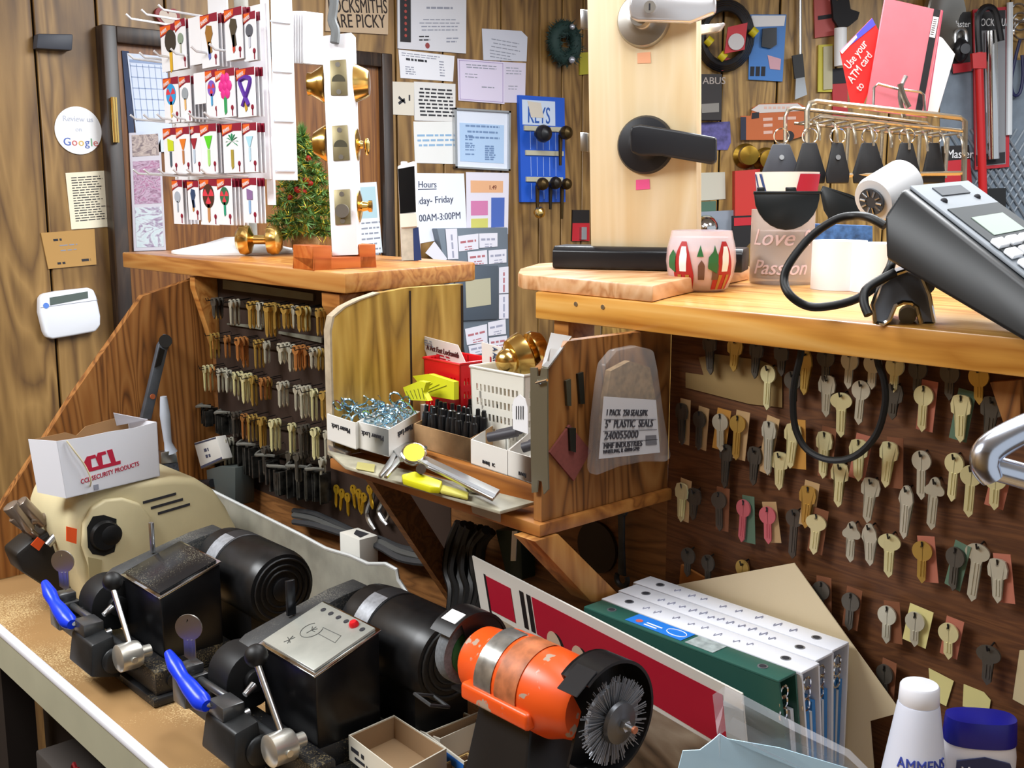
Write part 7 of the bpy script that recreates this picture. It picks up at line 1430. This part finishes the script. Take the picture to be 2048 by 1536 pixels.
for k_ in range(9):
    x = 1628+36*k_; y = 248+.1*(x-1640); wire([D(x, y-4, RD-.005), D(x+6, y, RD-.03), D(x+10, y+12, RD-.034), D(x+11, y+34, RD-.03)], .0022, 'hook')
for x in (1697, 1765, 1840, 1896): wire([D(x, 250+.1*(x-1640), RD+.04), D(x-6, 356, RD+.04)], .003, 'rear_post')
LEA = mat('black_leather', '16171b', .5, noise=.2, nscale=60)
kcx = [(1545, 312, 1524, 1602, 352), (1600, 318, 1588, 1652, 352), (1675, 325, 1652, 1700, 352), (1742, 318, 1706, 1772, 352), (1812, 320, 1786, 1842, 352), (1868, 318, 1846, 1892, 352)]
wh = ['leftmost, wide and grey-black', 'second from left behind the frame post', 'third from left with a snap button', 'fourth from left in the middle', 'fifth from left', 'last at the right']
for k_, (x, y, x0, x1, y1) in enumerate(kcx):
    dd = RD-.03+.02*(k_ % 2) + (.05 if k_ == 0 else 0); t = thing('key_case', 'black leather key case on the wire rack, '+wh[k_], 'key case', D((x0+x1)/2, y1, dd), 'key cases on the wire rack'); m = (x0+x1)/2; y2 = y1+14
    b = B(); b.slab([D(*p, dd) for p in ((m-(x1-x0)*.22, 285 if k_ else 288), (m+(x1-x0)*.22, 285 if k_ else 288), (x1, y1-6), (x1-2, y2), (x0+2, y2), (x0, y1-6))], CF*.006); b.build('pouch', LEA if k_ else mat('grey_leather', '3a3d46', .5), t, bev=.002)
    b = B(); c = D(m, 272, dd+.003); b.tube([c+(CR*math.cos(a)+UZ*math.sin(a))*.012 for a in [2*math.pi*j/18 for j in range(18)]], .0012, 6, True); b.build('ring', CHROME, t)
    if k_ in (0, 2): b = B(); c = D(m, 315, dd-.001); b.cyl(c, c-CF*.002, .004, n=14); b.build('snap_button', STEEL, t)
# cards clipped above the rack
RC2 = RD+.06
sgn = thing('payment_sign', 'red sign reading use your ATM card, propped behind the pink pad', 'sign', D(1720, 215, RC2)); sq_ = [D(1680, 102, RC2), D(1744, 36, RC2), D(1775, 95, RC2), D(1722, 220, RC2), D(1701, 205, RC2)]
b = B(); b.slab(sq_, WN*.0015); b.build('sign_card', mat('sign_red', 'd8201c', .5), sgn)
b = B(); b.slab([D(*p, RC2)-WN*.0005 for p in ((1680, 102), (1744, 36), (1751, 50), (1690, 99))], -WN*.0003); b.build('blue_stripe', mat('stripe_blue', '4a4cc0', .5), sgn); b = B(); b.slab([D(*p, RC2)-WN*.0008 for p in ((1680, 103), (1712, 70), (1714, 75), (1684, 108))], -WN*.0003); b.build('white_stripe', PAPER, sgn)
su = D(1746, 66, RC2)-D(1694, 138, RC2); sv = D(1690, 100, RC2)-D(1700, 160, RC2)
for s, x, y, h_ in (('Use your', 1698, 140, .0135), ('ATM card', 1704, 168, .0135), ('to', 1720, 184, .0135)): txt(s, D(x, y, RC2)-WN*.001, su, UZ, h_, PAPER, sgn, squeeze=.72)
pad = thing('receipt_pad', 'pink carbon receipt pad with black barcode spine above the wire rack', 'pad', D(1800, 230, RC2-.02)); pq = [D(1771, -4, RC2-.02), D(1868, 18, RC2-.02), D(1884, 20, RC2-.02), D(1850, 235, RC2-.02), D(1732, 220, RC2-.02)]
b = B(); b.slab(pq, WN*.006); b.build('pad_cover', mat('pad_pink', 'd0707c', .6, noise=.06, nscale=25), pad)
b = B(); b.slab([D(*p, RC2-.02)-WN*.0005 for p in ((1868, 18), (1881, 20), (1842, 232), (1829, 230))], -WN*.0004); sp3 = b.build('spine_strip', mat('pad_black', '1c1a1e', .5), pad)
b = B(); b.slab([D(*p, RC2-.02)-WN*.0011 for p in ((1866, 33), (1877, 35), (1869, 76), (1858, 74))], -WN*.0003); b.build('barcode_label', PAPER, sp3)
b = B()
for k_ in range(8): y = 38+4.2*k_; b.slab([D(x, yy, RC2-.02)-WN*.0016 for x, yy in ((1866.5-k_*.95, y), (1873-k_*.95, y+1), (1873-k_*.95, y+2.4), (1866.5-k_*.95, y+1.4))], -WN*.0002)
b.build('barcode', INK, sp3)
b = B(); b.slab([D(*p, RC2-.02)-WN*.0006 for p in ((1884, 20), (1886, 22), (1853, 236), (1850, 235))], -WN*.0003); b.build('pad_edge', mat('pad_edge', 'b04860', .6), pad)
wc = [D(1850, 60, RC2+.02), D(1885, 76, RC2+.02), D(1910, 108, RC2+.02), D(1876, 224, RC2+.02), D(1840, 220, RC2+.02)]; tag(B().slab(wc, WN*.0015).build('white_card', PAPER), 'plain white card tilted behind the pink pad', 'card')
cp_ = thing('bulldog_clip', 'steel spring clip holding the pink pad above the wire rack', 'clip', D(1803, 225, RC2-.06)); CL = mat('clip_metal', 'b0aca8', .2, .9)
b = B(); b.tube([D(x, y, RC2-.04) for x, y in ((1746, 220), (1748, 175), (1756, 168), (1795, 178), (1840, 184), (1848, 190), (1850, 228))], .0022, 6); b.build('clip_wire', CL, cp_)
b = B(); b.tube([D(x, y, RC2-.055) for x, y in ((1812, 152), (1803, 172), (1800, 195), (1808, 235))], .0035, 8, sub=3); b.tube([D(x, y, RC2-.06) for x, y in ((1800, 168), (1808, 195), (1818, 215))], .0045, 8, sub=3); b.build('clip_jaw', CL, cp_)
# ================================================================== RIGHT WALL MERCHANDISE
def wr(px, th=.012, off=0): return [Wp(x, y, .0005+off+th) for x, y in px]
def wm(name, px, m_, label, cat, th=.012, off=0, bev=0, group=None): return tag(B().slab(wr(px, th, off), WN*th).build(name, m_, bev=bev), label, cat, group)
def wpart(par, px, m_, nm, off, th=.001): return B().slab([Wp(x, y, off) for x, y in px], -WN*th).build(nm, m_, par)
def wtube(par, pts, r, m_, nm, off, sub_=3, closed=False, n=8): b = B(); b.tube([Wp(x, y, off) for x, y in pts], r, n, closed, sub_); return b.build(nm, m_, par)
cl1 = thing('cable_lock', 'coiled black and yellow cable lock with red card on the right wall', 'cable lock', Wp(1455, 140, .03))
for k_ in range(4): b = B(); c = Wp(1450, 72, .03+.012*k_); b.tube([c+(CR*math.cos(a)*(.095-.006*k_)+UZ*math.sin(a)*(.115-.007*k_)) for a in [2*math.pi*j/26 for j in range(26)]], .011, 8, True); b.build('cable_coil', mat('cable_black', '1e1e22', .4), cl1)
for k_, (x, y) in enumerate(((1413, 78), (1440, 108), (1502, 60))): b = B(); b.cyl(Wp(x, y, .085), Wp(x+10, y+9, .085), .016, n=10); b.build('cable_clip', mat('cable_yellow', 'c8b820', .4), cl1)
wpart(cl1, [(1455, 55), (1494, 46), (1488, 100), (1448, 108)], mat('lock_red', 'c02430', .4), 'card', .095, .01); b = B(); c = Wp(1472, 84, .106); b.cyl(c, c-WN*.006, .028, n=20); b.build('dial', mat('dial_grey', 'c8c4c4', .4), cl1); wpart(cl1, [(1440, 112), (1470, 120), (1462, 138), (1443, 142)], mat('lock_red', 'c02430', .4), 'tag', .04, .003)
o = wm('blister_card', [(1500, 29), (1573, 29), (1565, 163), (1497, 159)], mat('blister_blue', '3a7cc8', .4), 'blue blister card with black case and white top on the right wall', 'blister card')
wpart(o, [(1503, 31), (1571, 31), (1568, 52), (1502, 54)], PAPER, 'card_top', .0135); wpart(o, [(1524, 58), (1552, 56), (1552, 90), (1540, 98), (1522, 94)], mat('case_black2', '1c1e24', .3), 'case', .0135, .012)
wpart(o, [(1535, 110), (1562, 118), (1560, 140), (1540, 138)], mat('pink_patch', 'd8a8b4', .6), 'hand_picture', .0135)
for k_ in range(3): wpart(o, [(1501+11*k_, 133), (1509+11*k_, 133), (1508+11*k_, 152), (1500+11*k_, 152)], INK, 'icon', .0135)
st = thing('key_strap', 'black strap with chrome clip hanging from a rod on the right wall', 'strap', Wp(1596, 200, .04)); wtube(st, [(1601, -20), (1601, 110)], .005, STEEL, 'rod', .03, 0); wpart(st, [(1583, 112), (1604, 108), (1608, 155), (1588, 158)], mat('strap_black', '18181a', .5), 'strap', .03, .012); wpart(st, [(1590, 158), (1607, 155), (1612, 190), (1588, 200)], CHROME, 'clip', .03, .015)
o = wm('padlock_box', [(1398, 148), (1444, 148), (1443, 240), (1396, 240)], mat('box_darkbrown', '262020', .5), 'dark padlock box with pale lettering on the right wall behind the levers', 'padlock box', th=.04); txt('ABUS', Wp(1405, 168, .0415), CR, UZ, .024, mat('abus_print', 'b0a49c', .6), o); wpart(o, [(1403, 208), (1438, 206), (1438, 224), (1404, 226)], mat('box_grey', '8a8680', .5), 'label', .041)
wm('photo_card', [(1392, 246), (1460, 243), (1462, 285), (1455, 300), (1392, 300)], mat('photo_violet', '5a5490', .6, noise=.5, nscale=40), 'small violet photograph on the right wall behind the black lever', 'photo', th=.003)
# van shaped sign
vn = thing('van_sign', 'orange van shaped advertising cutout with white roof on the right wall', 'sign', Wp(1545, 278, .01)); wpart(vn, [(1481, 232), (1500, 232), (1505, 215), (1520, 208), (1595, 206), (1612, 215), (1614, 270), (1580, 280), (1481, 280)], mat('van_orange', 'c0622c', .5), 'van_body', .012, .008); wpart(vn, [(1502, 220), (1518, 209), (1595, 207), (1610, 218), (1600, 222), (1520, 226)], mat('van_white', 'd8d0cc', .5), 'roof', .0205, .001); wpart(vn, [(1504, 226), (1518, 224), (1518, 236), (1503, 238)], INK, 'windscreen', .0205); wpart(vn, [(1481, 234), (1492, 234), (1492, 280), (1481, 280)], mat('van_navy', '1c2038', .5), 'front_panel', .0205)
b = B(); c = Wp(1578, 272, .021); b.cyl(c, c-WN*.003, .018, n=18); b.build('wheel', INK, vn)
b = B(); 
for (x0, y0, x1) in ((1526, 236, 1545), (1556, 234, 1592), (1527, 248, 1545), (1527, 262, 1545)): b.slab([Wp(x, y, .0206) for x, y in ((x0, y0), (x1, y0-1), (x1, y0+5), (x0, y0+6))], -WN*.0004)
for k_ in range(7): b.slab([Wp(x, y, .0216) for x, y in ((1528+9*k_, 213), (1534+9*k_, 213), (1534+9*k_, 218), (1528+9*k_, 218))], -WN*.0004)
b.build('van_print', mat('van_print', 'e0b8a8', .6), vn)
for (x, y, lab) in ((1490, 312, 'dull brass knob on the right wall under the van sign, left of two'), (1530, 320, 'dull brass knob on the right wall under the van sign, right of two')):
    t = thing('door_knob_set', lab, 'door knob', Wp(x, y+18, .03)); b = B(); b.lathe([(.045, 0), (.045, .008), (.02, .02), (.02, .035), (.036, .05), (.034, .075), (0, .08)], Wp(x, y, .002), -WN, 24); b.build('knob', mat('old_brass', '8a6c28', .25, .9), t)
wm('white_tag', [(1392, 346), (1450, 344), (1451, 398), (1392, 402)], mat('old_white', 'c8c4b4', .7), 'pale tag on the right wall beside the maple block', 'tag', th=.003)
wm('green_packet', [(1392, 404), (1432, 402), (1432, 422), (1392, 424)], mat('packet_green', '4a6a58', .6), 'green packet on the right wall above the chrome knob', 'packet')
t = thing('knob_blister', 'chrome knob on a grey card behind the candle bowl', 'door knob', Wp(1428, 500, .01)); wpart(t, [(1392, 424), (1470, 420), (1470, 515), (1392, 515)], mat('card_bluegrey', '8c94a0', .5), 'card', .012, .01); b = B(); b.sph(Wp(1412, 455, .07), .045, 16); b.build('knob', CHROME, t)
wm('red_box', [(1470, 342), (1520, 338), (1520, 430), (1470, 432)], mat('redbox', 'c83028', .5), 'red box on the right wall left of the striped cup', 'box', th=.05)
o = wm('padlock_pack', [(1466, 432), (1508, 430), (1508, 478), (1468, 520), (1466, 500)], mat('pack_black', '1a1618', .5), 'black padlock pack with red band left of the frosted tumbler', 'padlock pack', th=.05); wpart(o, [(1468, 436), (1506, 434), (1506, 450), (1468, 452)], mat('lock_red', 'c02430', .4), 'red_band', .052)
# further right
o = wm('hinged_card', [(1628, -5), (1668, -5), (1670, 70), (1630, 76)], mat('card_salmon', 'b8504c', .5), 'salmon hanging card at the top of the right wall left of the black glove', 'card'); wpart(o, [(1636, 32), (1664, 28), (1664, 36), (1636, 40)], INK, 'tool_picture', .0135)
gl = thing('black_glove', 'black work glove hanging above the red sign at the top of the right wall', 'glove', Wp(1680, 60, .03)); wpart(gl, [(1660, -5), (1672, 4), (1680, -4), (1694, -6), (1698, 20), (1716, 26), (1712, 40), (1695, 54), (1674, 56), (1664, 40)], mat('glove_black', '17161a', .7), 'glove_body', .03, .02)
t = thing('white_tube', 'white tube standing on end behind the red sign', 'tube', Wp(1680, 132, .05)); wtube(t, [(1681, 56), (1681, 132)], .022, WHITE, 'tube_body', .05, 0, n=16)
o = wm('yellow_card', [(1637, 90), (1665, 88), (1664, 184), (1636, 184)], mat('card_lemon', 'c8bc3c', .5), 'yellow blister card with keys left of the red sign', 'blister card'); wpart(o, [(1646, 94), (1664, 92), (1664, 178), (1646, 180)], mat('card_pale', 'b8b090', .5), 'blister', .0135, .006)
o = wm('red_pack', [(1664, 140), (1694, 136), (1696, 232), (1666, 234)], mat('pack_red', 'b8242c', .5), 'red and black pack hanging just left of the wire rack', 'pack'); wpart(o, [(1664, 138), (1694, 134), (1694, 166), (1664, 168)], INK, 'pack_top', .0135)
# silver mirror dome
t = thing('metal_reflector', 'round silver reflector at the top right behind the pink pad', 'reflector', Wp(1880, 78, .06)); b = B(); b.lathe([(.08, 0), (.11, .01), (.115, .03), (.11, .035), (.06, .01), (0, .0)], Wp(1878, 38, .05), (-WN+CR*.7).normalized(), 32); b.build('reflector_dish', SATIN, t)
# padlock card
o = thing('padlock_card', 'black padlock on a red and black card at the upper right', 'padlock card', Wp(1915, 148, .01)); wpart(o, [(1898, 26), (1940, 24), (1944, 142), (1905, 148), (1896, 130)], mat('card_black', '1a1718', .5), 'card', .012, .008); wpart(o, [(1905, 128), (1943, 124), (1943, 142), (1906, 147)], mat('card_red', 'b8202c', .5), 'card_foot', .0205)
txt('Master', Wp(1903, 54, .021), CR, UZ, .022, PAPER, o, squeeze=.75)
b = B(); c = Wp(1922, 100, .035); b.sph(c, .038, 16, (1, .6, 1.15)); pl4 = b.build('padlock_body', mat('padlock_black', '1c1c20', .3), o); b = B(); b.cyl(c-WN*.03, c-WN*.04, .018, n=18); b.build('dial', mat('dial_dark', '34343a', .3), pl4)
wtube(o, [(1911, 88), (1911, 68), (1916, 60), (1924, 58), (1931, 64), (1932, 84)], .0075, STEEL, 'shackle', .035)
# lock guard card
o = thing('lock_guard_card', 'tall red edged card with chrome latch guard at the far right', 'blister card', Wp(1980, 338, .01)); wpart(o, [(1944, 20), (2016, 14), (2016, 334), (1948, 340)], mat('guard_card_red', 'b82430', .5), 'card', .012, .01); wpart(o, [(1949, 26), (2011, 20), (2011, 328), (1953, 333)], mat('guard_card_grey', '8a8a8e', .5), 'card_panel', .0225)
wpart(o, [(1951, 24), (2010, 20), (2010, 58), (1951, 62)], mat('gc_black', '232024', .5), 'title_panel', .0237); txt('LOCK GUARD', Wp(1954, 52, .025), CR, UZ, .026, PAPER, o, squeeze=.62); wpart(o, [(1952, 310), (2010, 304), (2010, 326), (1953, 332)], mat('gc_black', '232024', .5), 'foot_panel', .0237)
wpart(o, [(1953, 140), (1964, 138), (1964, 225), (1953, 228)], PAPER, 'side_panel', .0237); wtube(o, [(1983, 62), (1984, 190), (1986, 318)], .022, CHROME, 'guard_rod', .045, 0, n=14)
# steering wheel lock
o = thing('steering_lock', 'red steering lock bar with black hooked end in front of the lock guard card', 'steering lock', Wp(1966, 395, .1)); wtube(o, [(1957, 105), (1966, 390)], .015, mat('club_red', 'c01c20', .35), 'red_bar', .1, 0, n=12); wtube(o, [(1959, 110), (1956, 45), (1962, 22), (1975, 14), (1988, 20), (1996, 45), (2002, 82)], .012, mat('club_black', '18181c', .3), 'hook', .1); wpart(o, [(1940, 108), (1968, 106), (1968, 138), (1942, 138)], mat('club_red', 'c01c20', .35), 'red_grip', .1, .02)
t = thing('white_pole', 'thin white pole right of the lock guard card', 'pole', Wp(2020, 270, .03)); wtube(t, [(2020, 5), (2018, 270)], .011, mat('pole_white', 'd8dce0', .3), 'pole_tube', .03, 0)
t = thing('navy_lanyard', 'dark blue cord coil hanging at the right edge of the photo', 'cord', Wp(2035, 195, .03)); wtube(t, [(2040, 80), (2030, 120), (2022, 165), (2028, 190), (2040, 185), (2046, 150), (2044, 110)], .006, mat('cord_navy', '22244c', .5), 'cord_loop', .03)
t = thing('key_ring_bunch', 'bunch of chrome key rings at the top right corner', 'key rings', Wp(2038, 70, .03))
for k_ in range(3): b = B(); c = Wp(2036+4*k_, 25+18*k_, .03); b.tube([c+(CR*math.cos(a)+UZ*math.sin(a))*.03 for a in [2*math.pi*j/18 for j in range(18)]], .004, 6, True); b.build('ring', CHROME, t)
# grey display board with mesh below
gb_ = wm('display_board', [(1880, 120), (2150, 120), (2150, 520), (1880, 520)], mat('board_slate', '76828f', .6, noise=.12, nscale=25), 'slate grey display board at the far right covered with wire mesh below', 'display board', th=.004)
bm_ = B()
for k_ in range(20):
    for s_ in (-1, 1):
        x = 1890+k_*16-(60 if s_ > 0 else -0); pts = [(x, 258), (x+s_*130, 470)]
        if all(1885 < p[0] < 2145 for p in pts): bm_.tube([Wp(*p, .008+.003*(s_ > 0)) for p in pts], .004, 5)
bm_.build('wire_mesh', mat('mesh_grey', 'a0aab4', .4, .5), gb_)
t = wm('black_case', [(1965, 378), (2012, 376), (2012, 425), (1968, 425)], mat('case_black3', '151618', .5), 'black case below the red steering lock behind the terminal', 'case', th=.08)
o = wm('master_pack', [(1888, 292), (1938, 290), (1944, 370), (1890, 372)], mat('pack_black', '1a1618', .5), 'red and black lock pack behind the right end of the wire rack', 'pack', th=.03); wpart(o, [(1889, 322), (1940, 318), (1944, 368), (1890, 370)], mat('lock_red', 'c02430', .4), 'pack_front', .032); txt('Master', Wp(1893, 316, .032), CR, UZ, .03, PAPER, o, squeeze=.8)
